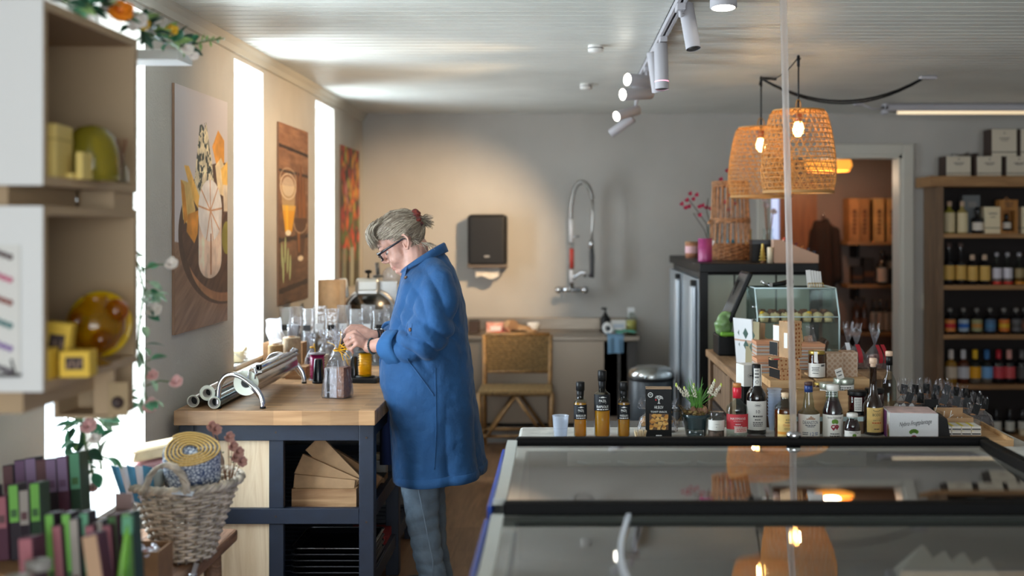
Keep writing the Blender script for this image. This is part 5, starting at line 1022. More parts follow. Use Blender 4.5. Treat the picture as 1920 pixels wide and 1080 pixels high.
# ---------------------------------------------------------------- back wall and sink
m_rub = mat('dark_rubber', (60, 60, 62), .5)
BKY = BACKY
t = thing('towel_dispenser', 'black paper towel dispenser on the back wall behind the woman', 'dispenser', (PX(913.5, 8.5), BKY, PZ(500, 8.45))); h_ = .395
MB().box((0, -.11, h_/2), (.295, .22, h_), bev=.03, seg=4).build('housing', mat('dispenser_black', (24, 23, 23), .5, spec=.3), t); MB().ext(-.15, .15, -.215, -.02, -.012, .02, bev=.008).build('lower_lip', mat('dispenser_grey', (98, 84, 70), .4), t)
MB().grid(lambda u, v: ((u-.5)*.2*(1-.15*v), -.12-.05*v, -.01-.075*v+.012*math.sin(7*u)*v), 10, 8).build('paper_towel', mat('paper_towel', (214, 206, 194), .9), t); MB().ext(-.02, .02, -.2225, -.22, .07, .085, bev=.002).build('emblem', mat('grey_emblem', (150, 146, 142), .4), t)
MB().ext(-.135, .135, -.222, -.219, .33, .333).build('seam', m_blk, t)
TP = W(1072, 543, 8.55); t = thing('rinse_tap', 'chrome pre rinse spray tap with a looped hose on the back wall', 'tap', TP); q = lambda x, y, dy=0: W(x, y, 8.5+dy)-TP
MB().cyl((-.1, -.02, 0), (.1, -.02, 0), .018).ball((-.1, -.03, 0), (.03, .035, .028)).ball((.1, -.03, 0), (.03, .035, .028)).cyl((-.06, -.02, 0), (-.06, .125, 0), .016).cyl((.06, -.02, 0), (.06, .125, 0), .016).lathe([(.03, 0), (.03, .008), (.001, .01)], c=(0, 0, 0), n=16).build('mixer', m_chrome, t)
MB().cyl(q(1072, 543), q(1072, 440), .014).build('riser_pipe', m_chrome, t)
MB().cyl(q(1072, 530), q(1072, 506), .0175).cyl(q(1072, 455), q(1071, 410), .0175).build('white_sleeve', mat('white_tape', (222, 222, 224), .4), t); MB().cyl(q(1072, 503), q(1072, 466), .0175).build('red_sleeve', mat('red_tape', (190, 70, 60), .5), t)
arc = [q(1070, 412), q(1071, 385), q(1075, 360), q(1083, 344), q(1092, 341), (q(1101, 347)), q(1107, 358), q(1111, 376)]; sp = MB(); full = []
for i in range(len(arc)-1):
    for k in range(8): full.append(arc[i].lerp(arc[i+1], k/8))
sp.tube(full, .011, 8)
for i in range(0, len(full)-1, 1): a = full[i]; n_ = (full[i+1]-a).normalized(); u_ = n_.cross(Vector((0, 1, 0))).normalized(); sp.tube([a+(u_*math.cos(g)+Vector((0, 1, 0))*math.sin(g))*.0165 for g in [2*PI*k/10 for k in range(10)]], .0032, 5, closed=True)
sp.build('spring', m_steel, t)
MB().tube([q(1111, 374), q(1111, 400), q(1110, 430), q(1109, 455)], .007, 8).build('hose', m_steel, t); MB().tube([q(1109, 452), q(1110, 480), q(1110, 512), q(1108, 520)], [.012, .018, .017, .024], 12).build('spray_head', m_rub, t); MB().cyl(q(1108.5, 466), q(1109, 450), .019).build('grip_ring', m_chrome, t)
MB().tube([q(1071, 443), q(1080, 443, -.02), q(1085, 444, 0)], .008, 8).tube([q(1072, 525), q(1080, 517), q(1090, 510), q(1097, 512), q(1097, 520)], .012, 10).build('spout', m_chrome, t)
BZ = .786; t = thing('sink_bench', 'stainless steel sink bench along the back wall', 'sink', (-.25, 8.4, 0)); bx = lambda a, c, d_, e, f, g, **k: MB().ext(a+.25, c+.25, d_-8.4, e-8.4, f, g, **k)
m_bench = mat('bench_steel', (150, 138, 124), .38, 1.0, var=.08, vs=5, stretch=(1, 1, 20)); bx(-1.1, .56, 8.12, 8.66, BZ-.035, BZ, bev=.006).build('top', m_bench, t); bx(-1.1, .56, 8.63, 8.668, BZ, .88, bev=.004).build('backsplash', m_bench, t)
bx(-1.08, .40, 8.15, 8.6, .15, BZ-.035).build('front_panel', mat('bench_panel', (158, 144, 128), .42, .9), t); bx(.42, .47, 8.15, 8.6, 0, BZ-.035).build('leg', m_bench, t); bx(-1.08, .5, 8.2, 8.6, 0, .12).build('plinth', mat('plinth_grey', (150, 146, 140), .6), t); bx(.30, .54, 8.15, 8.155, .2, BZ-.04).build('end_panel', mat('dark_panel', (70, 66, 62), .5), t)
bx(-.1, .3, 8.22, 8.55, BZ-.002, BZ+.003).build('bowl_edge', m_bench, t)
def on_bench(name, label, cat, px, d, rz=0): return thing(name, label, cat, (PX(px, d), d, BZ), rz)
t = on_bench('soap_bottle', 'dark pump soap bottle at the back of the sink bench', 'bottle', 1135, 8.5); MB().lathe([(.001, 0), (.036, 0), (.038, .01), (.038, .1), (.015, .125), (.013, .14)], n=20).build('body', m_blk, t); MB().cyl((0, 0, .14), (0, 0, .17), .007).ext(-.03, .01, -.008, .008, .165, .18).build('pump', m_blk, t)
t = on_bench('paper_roll', 'white paper roll lying on the sink bench', 'paper roll', 1140, 8.3); MB().lathe([(.018, -.05), (.042, -.05), (.042, .05), (.018, .05), (.018, -.05)], n=24, M=Matrix.Translation((0, 0, .042)) @ Matrix.Rotation(PI/2, 4, 'X')).build('paper', mat('paper_white', (226, 224, 220), .9), t); MB().lathe([(.001, .045), (.018, .045)], n=14, M=Matrix.Translation((0, 0, .042)) @ Matrix.Rotation(PI/2, 4, 'X')).build('core', m_rub, t)
t = on_bench('cleaning_box', 'white box behind the paper roll on the sink bench', 'box', 1160, 8.48); MB().ext(-.055, .055, -.03, .03, 0, .085, bev=.004).build('carton', mat('paper_white', (226, 224, 220)), t); MB().ext(-.04, .04, -.031, -.03, .03, .06).build('label', mat('pale_blue', (190, 200, 210), .6), t)
t = on_bench('spray_bottle', 'clear spray bottle with yellow liquid at the right end of the sink', 'bottle', 1184, 8.42); MB().lathe([(.001, 0), (.042, 0), (.042, .11), (.02, .14), (.013, .15)], n=20, sy=.7).build('body', glass('clear_glass'), t); MB().lathe([(.001, .003), (.039, .003), (.039, .09), (.001, .09)], n=20, sy=.66).build('liquid', mat('yellow_cleaner', (190, 176, 96), .3), t); MB().ext(-.03, .025, -.012, .012, .15, .185, bev=.005).ext(-.028, -.018, -.006, .006, .11, .15).build('trigger', mat('white_guard', (226, 226, 224)), t)
def cloth(name, label, c, w_, l_, m_, hang=0.0, sd=0):
    t = thing(name, label, 'cloth', c)
    def f(u, v):
        x = (u-.5)*w_; s_ = v*l_; y = -s_; z = .006+.006*math.sin(9*u+sd)*math.sin(7*v+1)
        if hang and s_ > l_-hang: e = s_-(l_-hang); y = -(l_-hang)-.012*min(1, e*30)-.004*math.sin(11*u); z = .006-e
        return (x*(1-.1*v), y, z+.012*max(0, noise.noise((u*3+sd, v*3, sd))))
    MB().grid(f, 16, 18).build('cloth', m_, t); MB().tube([f(k/12, 1) for k in range(13)], .003, 5).build('hem', m_, t); return t
cloth('dish_cloth', 'teal cloth heaped on the sink bench by the spray bottle', (PX(1171, 8.35), 8.38, BZ+.016), .16, .2, mat('teal_cloth', (96, 166, 142), .95), 0, 3)
cloth('dish_cloth', 'blue cloth hanging over the front edge of the sink bench', (PX(1154, 8.12), 8.26, BZ), .125, .29, mat('blue_cloth', (108, 142, 168), .95), .125, 1)
t = on_bench('white_bowl', 'white bowl at the middle of the sink bench', 'bowl', 1000, 8.45); MB().lathe([(.001, 0), (.03, 0), (.034, .01), (.05, .07), (.047, .07), (.03, .012), (.001, .01)], n=28).build('bowl', mat('paper_white', (226, 224, 220)), t); MB().lathe([(.03, 0), (.031, .004), (.025, .004)], n=20).build('foot_ring', mat('paper_white', (226, 224, 220)), t)
t = on_bench('red_packet', 'red and white carton lying on the left of the sink bench', 'packet', 934, 8.42, .1); MB().ext(-.09, .09, -.04, .04, 0, .075, bev=.004).build('carton', mat('red_print', (206, 72, 54), .5, var=.3, vs=18, col2=(226, 190, 170)), t); MB().ext(-.06, .02, -.0415, -.04, .015, .05).build('label', mat('paper_white'), t)
cloth('red_cloth', 'bright red cloth in front of the red carton', (PX(937, 8.3), 8.34, BZ), .14, .12, mat('bright_red', (206, 30, 44), .9), 0, 5)
t = on_bench('paper_bag', 'crumpled brown paper bag on the sink bench', 'bag', 965, 8.36); b = MB(); b.ball((-.03, 0, .05), (.06, .05, .05)); b.ball((.05, 0, .03), (.08, .05, .028)); b.ball((.12, 0, .015), (.05, .05, .014)); organic('paper', b, m_kraft, .008, 2, t, lambda c, n: c+n*.008*noise.noise(c*30)); MB().ext(-.06, 0, -.055, -.04, .03, .09, M=Matrix.Rotation(.3, 4, 'Y')).build('folded_top', m_kraft2, t)
t = on_bench('dark_box', 'dark open box behind the woman on the sink bench', 'box', 889, 8.45); MB().ext(-.04, .04, -.06, .06, 0, .085, bev=.003).build('box', mat('dark_brown', (56, 40, 32), .6), t); MB().ext(-.036, .036, -.056, .056, .085, .087).build('inside', m_blk, t)
# rattan chair
m_rat = mat('rattan', (150, 112, 66), .6, var=.25, vs=18); m_weave = mat('woven_seagrass', (146, 116, 72), .9, var=.25, vs=60, bump=1.0, bs=120)
CH = Vector((-.327, 7.95, 0)); t = thing('rattan_chair', 'woven rattan chair standing in front of the sink bench', 'chair', CH)
w_ = .235
for s_ in (-1, 1):
    MB().tube([(s_*w_*1.06, -.14, 0), (s_*w_*1.06, -.15, .2), (s_*w_*1.08, -.17, .425)], .016, 10).build('leg', m_rat, t); MB().tube([(s_*w_, .14, 0), (s_*w_, .12, .42), (s_*w_*1.02, .155, .80)], .016, 10).build('leg', m_rat, t)
    [MB().tube([(s_*.2, y, .12), (0, y, .40)], .011, 8).build('brace', m_rat, t) for y in (-.165, .13)]
    MB().cyl((s_*w_*1.05, -.15, .12), (s_*w_, .13, .12), .011).build('stretcher', m_rat, t)
for y in (-.15, .13): MB().cyl((-w_, y, .12), (w_, y, .12), .011).build('stretcher', m_rat, t)
b = MB(); b.box((0, -.02, .425), (.52, .33, .045), bev=.018, seg=3); b.build('seat', m_weave, t)
def wovenpanel(z0, z1, y0, y1):
    q = MB(); n = 17
    for i in range(n+1):
        k = i/n; z = z0+(z1-z0)*k; y = y0+(y1-y0)*k; q.tube([(-w_+2*w_*j/36, y+.006*math.sin(j*PI/1.5+PI*i), z) for j in range(37)], (z1-z0)/n*.55, 6)
    return q
wovenpanel(.545, .79, .132, .152).build('back_panel', m_weave, t); MB().cyl((-w_, .135, .535), (w_, .135, .535), .012).cyl((-w_, .155, .80), (w_, .155, .80), .015).build('back_rail', m_rat, t)
# pedal bin
t = thing('pedal_bin', 'round black bin with a domed steel lid on the floor by the sink', 'bin', (PX(1221, 7.0), 7.0, 0)); MB().lathe([(.001, 0), (.135, 0), (.14, .01), (.14, .64), (.136, .645)], n=40).build('body', mat('bin_dark', (40, 48, 54), .4), t); MB().lathe([(.143, .64), (.144, .665), (.13, .69), (.09, .708), (.04, .714), (.001, .715)], n=40).build('lid', mat('lid_steel', (170, 172, 170), .22, 1.0), t); MB().lathe([(.141, .625), (.145, .63), (.145, .645), (.141, .648)], n=40).build('collar', m_blk, t); MB().ext(-.03, .03, -.175, -.13, .01, .025, bev=.004).build('pedal', m_blk, t)
# ---------------------------------------------------------------- ceiling lights
m_wl = mat('white_lamp', (176, 173, 177), .5, spec=.3); m_on = mat('lamp_face_lit', (255, 250, 238), .5, emit=(255, 250, 236), es=9.0); m_offf = mat('lamp_face', (60, 58, 56), .4)
TRX = .45
t = thing('track_rail', 'white lighting track running along the ceiling', 'track', (TRX, 4.7, CEIL)); MB().ext(-.018, -.006, -2.3, 2.3, -.03, 0).ext(.006, .018, -2.3, 2.3, -.03, 0).ext(-.018, .018, -2.3, 2.3, -.006, 0).build('channel', m_wl, t); MB().ext(-.006, .006, -2.3, 2.3, -.012, -.006).build('contacts', m_blk, t); MB().ext(-.02, .02, 2.3, 2.31, -.032, 0).build('end_cap', m_wl, t)
heads = []
def head(label, y, c, dr, L=.19, r=.031, lit=False, ring=False):
    """spot hung from the track at y, body centred on c, pointing along dr"""
    base = Vector((TRX, y, CEIL-.03)); t = thing('track_spotlight', label, 'spotlight', base, 0, 'spotlights on the ceiling track'); d_ = Vector(dr).normalized(); c = Vector(c)-base
    MB().ext(-.017, .017, -.04, .04, -.022, .004, bev=.003).build('adapter', m_wl, t); MB().tube([(0, 0, -.015), (0, 0, min(-.03, c.z*.5)), c-d_*L*.3], .009, 10).build('arm', m_wl, t)
    a = c-d_*L/2; e = c+d_*L/2; MB().tube([a, a+d_*.004, e-d_*.003, e], [r*.94, r, r, r*.95], 28, cap=False).tube([a, a-d_*.001], [r*.94, r*.2], 28).build('body', m_wl, t)
    fc = MB(); fc.tube([e-d_*.002, e-d_*.0015], [r*.945, .0005], 28); fc.build('lens', m_on if lit else m_offf, t)
    if ring: MB().tube([e-d_*.036, e-d_*.033], [r*1.01, r*1.01], 28).build('glow_ring', mat('pink_ring', (255, 180, 200), .4, emit=(255, 150, 180), es=2.0), t)
    return base+c+d_*(L/2+.01), d_
head('nearest white track spotlight, hanging and tilted to the right', 4.28, W(1293, 50, 4.3), (.14, -.25, -1), .185, .029)
head('white track spotlight hanging straight down with a thin pink ring', 5.02, W(1240, 125, 5.0), (.02, -.08, -1), .205, .031, ring=True)
head('white track spotlight half hidden behind the one with the pink ring', 5.35, W(1229, 135, 5.3), (.16, .2, -1), .19, .03)
S4 = head('upper of the two lit track spotlights pointing left side by side', 5.62, W(1203, 152, 5.6), (-.78, -.6, .0), .19, .032, True)
S5 = head('lower of the two lit track spotlights pointing left side by side', 5.95, W(1194, 176, 5.9), (-.8, -.55, -.1), .19, .032, True)
S6 = head('farthest lit track spotlight, pointing left and down', 6.72, W(1176, 212, 6.7), (-.75, -.6, -.28), .18, .03, True)
S7 = head('unlit track spotlight beneath the farthest lit one', 6.88, W(1166, 236, 6.95), (-.72, .3, -.5), .17, .028)
warm = (1.0, .7, .4)
spot('track_beam_a', S4[0]+S4[1]*.02, (-1.55, 5.4, 2.05), 80, warm, .95, 1.0)
spot('track_beam_b', S5[0]+S5[1]*.02, (-1.55, 6.6, 1.85), 110, warm, 1.1, 1.0)
spot('track_beam_c', S6[0]+S6[1]*.02, (-1.05, 8.68, 1.2), 190, warm, .95, .8, .02)
t = thing('ceiling_spotlight', 'round lit ceiling spotlight at the top edge right of the track', 'spotlight', (.598, 4.17, 2.425)); MB().lathe([(.001, .03), (.048, .03), (.05, .0), (.05, -.03), (.044, -.032)], n=32, M=Matrix.Rotation(-.1, 4, 'X')).build('can', m_wl, t); MB().lathe([(.046, -.031), (.0005, -.032)], n=32, M=Matrix.Rotation(-.1, 4, 'X')).build('lens', m_on, t)
b = MB().ext(-.012, .012, -.012, .012, .02, CEIL-t.location.z).build('mount', m_wl, t)
for px, py, d, lab in ((1117, 92, 5.42, 'nearer round white smoke alarm on the ceiling left of the track'), (1099, 163, 6.88, 'farther round white smoke alarm on the ceiling left of the track')):
    t = thing('smoke_alarm', lab, 'smoke alarm', (PX(px, d), d, CEIL)); MB().lathe([(.037, .0), (.038, -.025), (.034, -.032), (.001, -.034)], n=28).build('case', mat('alarm_white', (216, 212, 206), .5), t); MB().lathe([(.0375, -.012), (.039, -.013), (.0375, -.016)], n=28).build('vent', m_rub, t)
o = MB().box((0, 0, -.012), (.1, .05, .02), bev=.008).build('cable_box', m_wl, None, (PX(1740, 6.5), 6.5, CEIL)); tag(o, 'small white ceiling outlet where the black pendant cable ends', 'outlet')
t = thing('ceiling_hook', 'white ceiling outlet with a short lead left of the strip light', 'outlet', (PX(1610, 7.9), 7.9, CEIL)); MB().box((0, 0, -.012), (.07, .05, .02), bev=.008).build('plate', m_wl, t); MB().tube([(.02, 0, -.015), (.1, 0, -.045), (.2, .02, -.04)], .006, 6).build('lead', m_wl, t)
t = thing('strip_light', 'long white fluorescent strip light under the ceiling above the bottle shelf', 'strip light', (PX(1655, 8.0), 8.0, CEIL)); MB().box((.72, 0, -.028), (1.44, .1, .05), bev=.012).build('housing', m_wl, t); MB().tube([(.1, -.02, -.062), (1.4, -.02, -.062)], .014, 12).build('tube', mat('strip_tube', (236, 222, 196), .4, emit=(255, 226, 180), es=.55), t); MB().ext(0, .03, -.05, .05, -.075, 0, bev=.006).build('end_cap', m_wl, t)
# pendants
m_bam = mat('bamboo_strip', (206, 150, 84), .55, var=.15, vs=40); m_bam2 = mat('bamboo_ring', (190, 142, 84), .55); m_bulb = mat('bulb_glow', (255, 214, 140), .4, emit=(255, 196, 110), es=26.0)
def pendant(label, px, d, ytop, ybot, yb):
    c = Vector((PX(px, d), d, PZ(ytop, d))); t = thing('bamboo_pendant', label, 'pendant lamp', c, rnd.random(), 'woven bamboo pendant lamps'); hh_ = PZ(ytop, d)-PZ(ybot, d)
    key = [(0, .128), (.03, .142), (.25, .166), (.5, .182), (.7, .188), (.85, .185), (.97, .174), (1, .172)]
    def rad(k):
        for (a, ra), (e, re) in zip(key, key[1:]):
            if k <= e: return ra+(re-ra)*(k-a)/(e-a)
        return key[-1][1]
    N = 30; sl = MB()
    for s_, off in ((1, 0.0), (-1, .0)):
        for j in range(N):
            pts = []
            for i in range(21): k = i/20; q = 2*PI*j/N+s_*k*1.15; r_ = rad(k)+.0016*s_; pts.append((r_*math.cos(q), r_*math.sin(q), -k*hh_))
            sl.tube(pts, .0021, 4)
    sl.build('weave', m_bam, t); rg = MB()
    for i in range(1, 17): k = i/17; rg.tube([(rad(k)*math.cos(q), rad(k)*math.sin(q), -k*hh_) for q in [2*PI*j/48 for j in range(48)]], .0023, 4, closed=True)
    rg.build('rings', m_bam, t); rm = MB()
    for k in (.985, 1.0): rm.tube([((rad(k)+.003)*math.cos(q), (rad(k)+.003)*math.sin(q), -k*hh_) for q in [2*PI*j/48 for j in range(48)]], .0055, 6, closed=True)
    rm.build('hoop', m_bam2, t)
    tp = MB()
    for j in range(14):
        q = PI*j/14; tp.tube([(.128*math.cos(q), .128*math.sin(q), 0), (.012*math.cos(q+.9), .012*math.sin(q+.9), .012), (-.128*math.cos(q+.2), -.128*math.sin(q+.2), 0)], .0024, 4)
    for r_ in (.04, .07, .1): tp.tube([(r_*math.cos(q), r_*math.sin(q), .008*(1-r_/.13)) for q in [2*PI*j/32 for j in range(32)]], .0024, 4, closed=True)
    tp.tube([(.128*math.cos(q), .128*math.sin(q), 0) for q in [2*PI*j/48 for j in range(48)]], .005, 6, closed=True); tp.build('crown', m_bam, t); MB().tube([(-.032, 0, .002), (-.034, 0, .03), (-.02, 0, .052), (0, 0, .058), (.02, 0, .052), (.034, 0, .03), (.032, 0, .002)], .0035, 6).build('loop', m_bam2, t)
    MB().cyl((0, 0, -.01), (0, 0, -.058), .018).build('socket', mat('brass_socket', (190, 130, 110), .3, .8), t); zb = PZ(yb, d)-c.z; MB().lathe([(.001, zb-.045), (.014, zb-.042), (.027, zb-.022), (.028, zb-.005), (.018, zb+.03), (.014, zb+.045)], n=20).build('bulb', m_bulb, t)
    MB().tube([(0, 0, 0), (0, 0, CEIL-c.z-.012)], .0045, 8).tube([(0, 0, CEIL-c.z-.06), (0, 0, CEIL-c.z-.005)], .0075, 8).build('cord', m_blk, t)
    point('pendant_glow', (c.x, c.y, PZ(yb, d)-.01), 26, (1.0, .64, .28), .03)
    return Vector((c.x, c.y, CEIL-.012))
h1 = pendant('nearer woven bamboo pendant lamp, the right one of the pair', 1497, 5.71, 208, 361, 240)
h2 = pendant('farther woven bamboo pendant lamp, the left one of the pair', 1427, 6.52, 240, 370, 270)
def sag(a, e, drop, n=14): return [a.lerp(e, k/n)+Vector((0, 0, -drop*4*(k/n)*(1-k/n))) for k in range(n+1)]
cb = MB(); e_ = Vector((PX(1727, 6.5), 6.5, CEIL-.02)); cb.tube(sag(h2, e_, .13), .006, 8); cb.tube(sag(h2+Vector((.004, .004, -.004)), e_+Vector((.01, 0, 0)), .142), .005, 8); cb.tube(sag(h1, h2, .045), .0035, 6); cb.tube([h2+Vector((-.006, 0, -.04)), h2+Vector((0, 0, 0)), h2+Vector((.09, .01, -.003))], .0085, 8)
o = cb.build('pendant_cable', m_blk); tag(o, 'black cable looping along the ceiling from the pendant lamps', 'cable')
for h_, lab in ((h1, 'black ceiling hook above the nearer bamboo pendant'), (h2, 'black ceiling hook above the farther bamboo pendant')):
    o = MB().tube([Vector((0, 0, .012)), Vector((0, 0, -.005)), Vector((.008, 0, -.012)), Vector((.012, 0, -.004))], .003, 6).build('cable_hook', m_blk, None, h_); tag(o, lab, 'hook')
# ---------------------------------------------------------------- cooler, counter and what stands on them
m_black = mat('black_metal', (12, 12, 12), .45, spec=.25); m_pale = mat('pale_green_panel', (160, 166, 152), .5); m_alu = mat('cooler_aluminium', (176, 184, 190), .3, .6)
FX0, FX1, FY0, FY1, FZ = .752, 1.405, 6.14, 7.9, 1.378
t = thing('drinks_cooler', 'black framed cooler with silver side doors behind the wooden counter', 'cooler', ((FX0+FX1)/2, (FY0+FY1)/2, 0)); cx_, cy_ = (FX0+FX1)/2, (FY0+FY1)/2
def cb_(x0, x1, y0, y1, z0, z1, bev=0.0): return MB().ext(x0-cx_, x1-cx_, y0-cy_, y1-cy_, z0, z1, bev=bev)
cb_(FX0, FX1, FY0, FY1, FZ-.05, FZ, .004).build('top', m_black, t)
for x in (FX0, FX1-.045): cb_(x, x+.045, FY0, FY0+.05, 0, FZ-.05).build('post', m_black, t)
cb_(FX0+.045, FX1-.045, FY0, FY0+.05, .04, .14).build('base_rail', m_black, t); cb_(FX0+.03, FX1-.02, FY0+.06, FY1, .03, FZ-.06).build('cabinet', mat('cooler_inner', (48, 46, 44), .6), t)
for a, e in ((FX0+.045, FX0+.19), (FX0+.20, FX0+.42), (FX0+.43, FX1-.045)):
    w_ = cb_(a, e, FY0+.035, FY0+.045, .16, FZ-.065); w_.build('back_panel', m_pale, t)
for k, y in enumerate((FY0+.04, FY0+.9)):
    cb_(FX0-.002, FX0+.028, y, y+.82, .05, FZ-.09).build('side_door', m_alu, t); cb_(FX0-.035, FX0-.008, y+.06, y+.20, .1, FZ-.13, .01).build('handle', mat('handle_alu', (206, 212, 218), .3, .5), t); cb_(FX0-.03, FX0-.002, y+.1, y+.16, FZ-.13, FZ-.1).build('handle_cap', m_black, t)
def on_top(name, label, cat, px, d, rz=0, z=FZ): return thing(name, label, cat, (PX(px, d), d, z), rz)
t = on_top('scented_candle', 'pink candle in a glass with a wooden collar on the cooler', 'candle', 1297, 7.3); MB().lathe([(.001, 0), (.042, 0), (.043, .095), (.001, .096)], n=24).build('glass', mat('amber_candle', (190, 130, 100), .3), t); MB().lathe([(.0435, .03), (.0435, .075)], n=24).build('label', mat('pink_wax', (226, 178, 182), .6), t); MB().lathe([(.001, .095), (.044, .095), (.044, .105), (.001, .106)], n=24).build('lid', m_crate, t)
t = on_top('magenta_vase', 'plain magenta cylinder vase on the cooler beside the wicker basket', 'vase', 1322, 6.5); MB().lathe([(.001, 0), (.04, 0), (.041, .004), (.041, .132), (.038, .132), (.037, .02), (.001, .018)], n=28).build('vessel', mat('magenta_glaze', (160, 58, 112), .35), t); MB().lathe([(.041, .13), (.0415, .134), (.038, .134)], n=28).build('rim', mat('magenta_glaze'), t)
OB = Vector((PX(1338, 7.25), 7.25, FZ)); t = thing('orchid_vase', 'glass vase with magenta orchid sprays behind the wicker basket', 'flowers', OB); MB().lathe([(.001, .002), (.045, .002), (.047, .2), (.045, .2)], n=24).build('vase', glass('clear_glass'), t)
stm = MB(); q = lambda x, y, dy=0: W(x, y, 7.25+dy)-OB; m_orch = mat('orchid_magenta', (178, 24, 70), .6)
sprays = [[(1338, 480), (1325, 420), (1305, 392), (1290, 372)], [(1338, 480), (1330, 415), (1325, 395), (1328, 372)], [(1340, 480), (1348, 400), (1356, 360), (1352, 338)], [(1340, 480), (1362, 420), (1380, 380), (1372, 340)], [(1338, 480), (1320, 430), (1300, 400), (1312, 402)]]
for s_ in sprays: stm.tube([q(*p_) for p_ in s_], .003, 5)
stm.build('stem', mat('dark_stem', (70, 60, 50), .7), t)
for k, (x, y) in enumerate([(1279, 381), (1288, 374), (1294, 362), (1307, 364), (1286, 388), (1292, 386), (1312, 386), (1325, 388), (1332, 390), (1313, 402), (1352, 335), (1363, 319), (1368, 342), (1369, 365), (1380, 380), (1366, 392), (1358, 378), (1300, 372), (1318, 384)]):
    b = MB(); flower(b, q(x, y, -.02+.01*(k % 4)), .02, 6, (.3*((k % 3)-1), -1, .2), 0, .5); b.build('flower', m_orch, t)
BK2 = Vector((PX(1369, 6.85), 6.85, FZ)); t = thing('tall_wicker_basket', 'tall open wicker lantern basket on the cooler behind the pendant lamps', 'basket', BK2); hB = PZ(340, 6.85)-FZ; m_wb = mat('brown_wicker', (176, 126, 86), .7, var=.25, vs=40)
def rb(k): return .126-.022*k
b = MB()
for j in range(22): q_ = 2*PI*j/22; b.tube([(rb(k)*math.cos(q_+.12*k), rb(k)*math.sin(q_+.12*k), k*hB) for k in (0, .25, .5, .75, 1)], .0052, 6)
b.build('rods', m_wb, t)
def bandw(z0, z1, n):
    b = MB()
    for i in range(n): z = z0+(z1-z0)*(i+.5)/n; r_ = rb(z/hB); b.tube([((r_+.006*math.cos(11*q_+PI*i))*math.cos(q_), (r_+.006*math.cos(11*q_+PI*i))*math.sin(q_), z) for q_ in [2*PI*j/66 for j in range(66)]], (z1-z0)/n*.55, 5, closed=True)
    return b
bandw(0, .1, 9).build('base_weave', mat('brown_wicker2', (150, 100, 62), .7, var=.25, vs=40), t); bandw(hB*.47, hB*.53, 3).build('middle_band', m_wb, t); bandw(hB*.93, hB, 4).build('top_band', m_wb, t); MB().tube([(-.12, -.02, hB*.5), (-.14, -.04, hB*.47), (-.12, -.05, hB*.46)], .006, 6).build('peg', m_wb, t)
g = thing('basket_tag', 'pale swing tag on the side of the tall wicker basket', 'tag', (PX(1331, 6.7), 6.7, FZ+.085), rot=(0, .5, 0)); MB().ext(-.012, .012, -.001, .001, -.04, .04).build('card', mat('paper_white'), g); MB().tube([(0, 0, .04), (.02, .01, .07)], .0012, 4).build('string', m_wb, g)
t = on_top('black_gift_box', 'black gift box on the cooler right of the tall basket', 'box', 1428, 6.45); MB().ext(-.062, .062, -.05, .05, 0, .125, bev=.003).build('box', m_black, t); MB().ext(-.063, .063, -.051, .051, .1, .127, bev=.002).build('lid', mat('black_lid', (26, 28, 32), .35), t)
t = on_top('teal_book', 'teal box behind the rods of the tall basket', 'box', 1373, 7.1); MB().ext(-.03, .03, -.02, .02, 0, .12, bev=.002).build('carton', mat('teal_print', (40, 126, 150), .5), t); MB().ext(-.028, .028, -.0205, -.02, .02, .05).build('label', m_blk, t)
t = on_top('gold_tree', 'small gold cone tree in front of the black gift box', 'ornament', 1430, 6.3); b = MB()
for k in range(5): b.lathe([(.024-.004*k, .012+.018*k), (.006, .034+.018*k)], n=14)
b.build('tree', mat('gold_ornament', (186, 160, 80), .35, .6), t); MB().cyl((0, 0, 0), (0, 0, .02), .006).lathe([(.001, 0), (.014, 0), (.014, .004)], n=12).build('trunk', m_wb, t)
t = on_top('pillar_candle', 'short cream pillar candle beside the gold tree', 'candle', 1444, 6.25); MB().lathe([(.001, 0), (.016, 0), (.016, .085), (.013, .088), (.001, .084)], n=20).build('wax', mat('cream_wax', (220, 204, 176), .5, sub=.1), t); MB().cyl((0, 0, .083), (.001, 0, .095), .001).build('wick', m_blk, t)
t = on_top('magazine_holder', 'sloping kraft card holder on the right end of the cooler top', 'holder', 1490, 6.28); MB().prism([(-.125, 0), (.125, 0), (.125, .045), (-.09, .13), (-.125, .13)], -.04, -.036).prism([(-.125, 0), (.125, 0), (.125, .045), (-.09, .13), (-.125, .13)], .036, .04).ext(-.125, -.121, -.036, .036, 0, .13).ext(-.121, .125, -.036, .036, 0, .004).ext(.121, .125, -.036, .036, .004, .045).build('card_case', mat('kraft_pink', (186, 152, 130), .8), t)
for k in range(6):
    c_ = thing('greeting_card', '%s card standing in the sloping kraft holder' % ['first from the left', 'second', 'third', 'fourth', 'fifth', 'rightmost'][k], 'card', (PX(1455+k*13, 6.28), 6.28, FZ+.01), 0, 'cards in the kraft holder', rot=(0, .35, 0)); MB().ext(-.0015, .0015, -.032, .032, 0, .14-.016*k).build('sheet', mat('cardc%d' % k, [(190, 80, 60), (60, 140, 170), (120, 40, 50), (190, 110, 40), (70, 70, 90), (40, 60, 90)][k], .6), c_); MB().ext(-.002, .002, -.02, .02, .11-.016*k, .125-.016*k).build('print', mat('paper_white'), c_)
t = on_top('flower_jug', 'glass jug with pale dried flowers behind the black gift box', 'flowers', 1440, 7.2); MB().lathe([(.001, .002), (.04, .002), (.05, .05), (.05, .1), (.03, .15), (.035, .19)], n=24).build('jug', glass('clear_glass'), t); stm = MB(); fl = MB()
for k in range(7): e = (.035*math.cos(k*2), .03*math.sin(k*2), .3+.04*(k % 3)); stm.tube([(0, 0, .01), e], .002, 5); fl = MB(); flower(fl, e, .026, 9, (.2, -1, .4), 0, .8); fl.build('flower', mat('pale_flower', (214, 202, 204), .7), t)
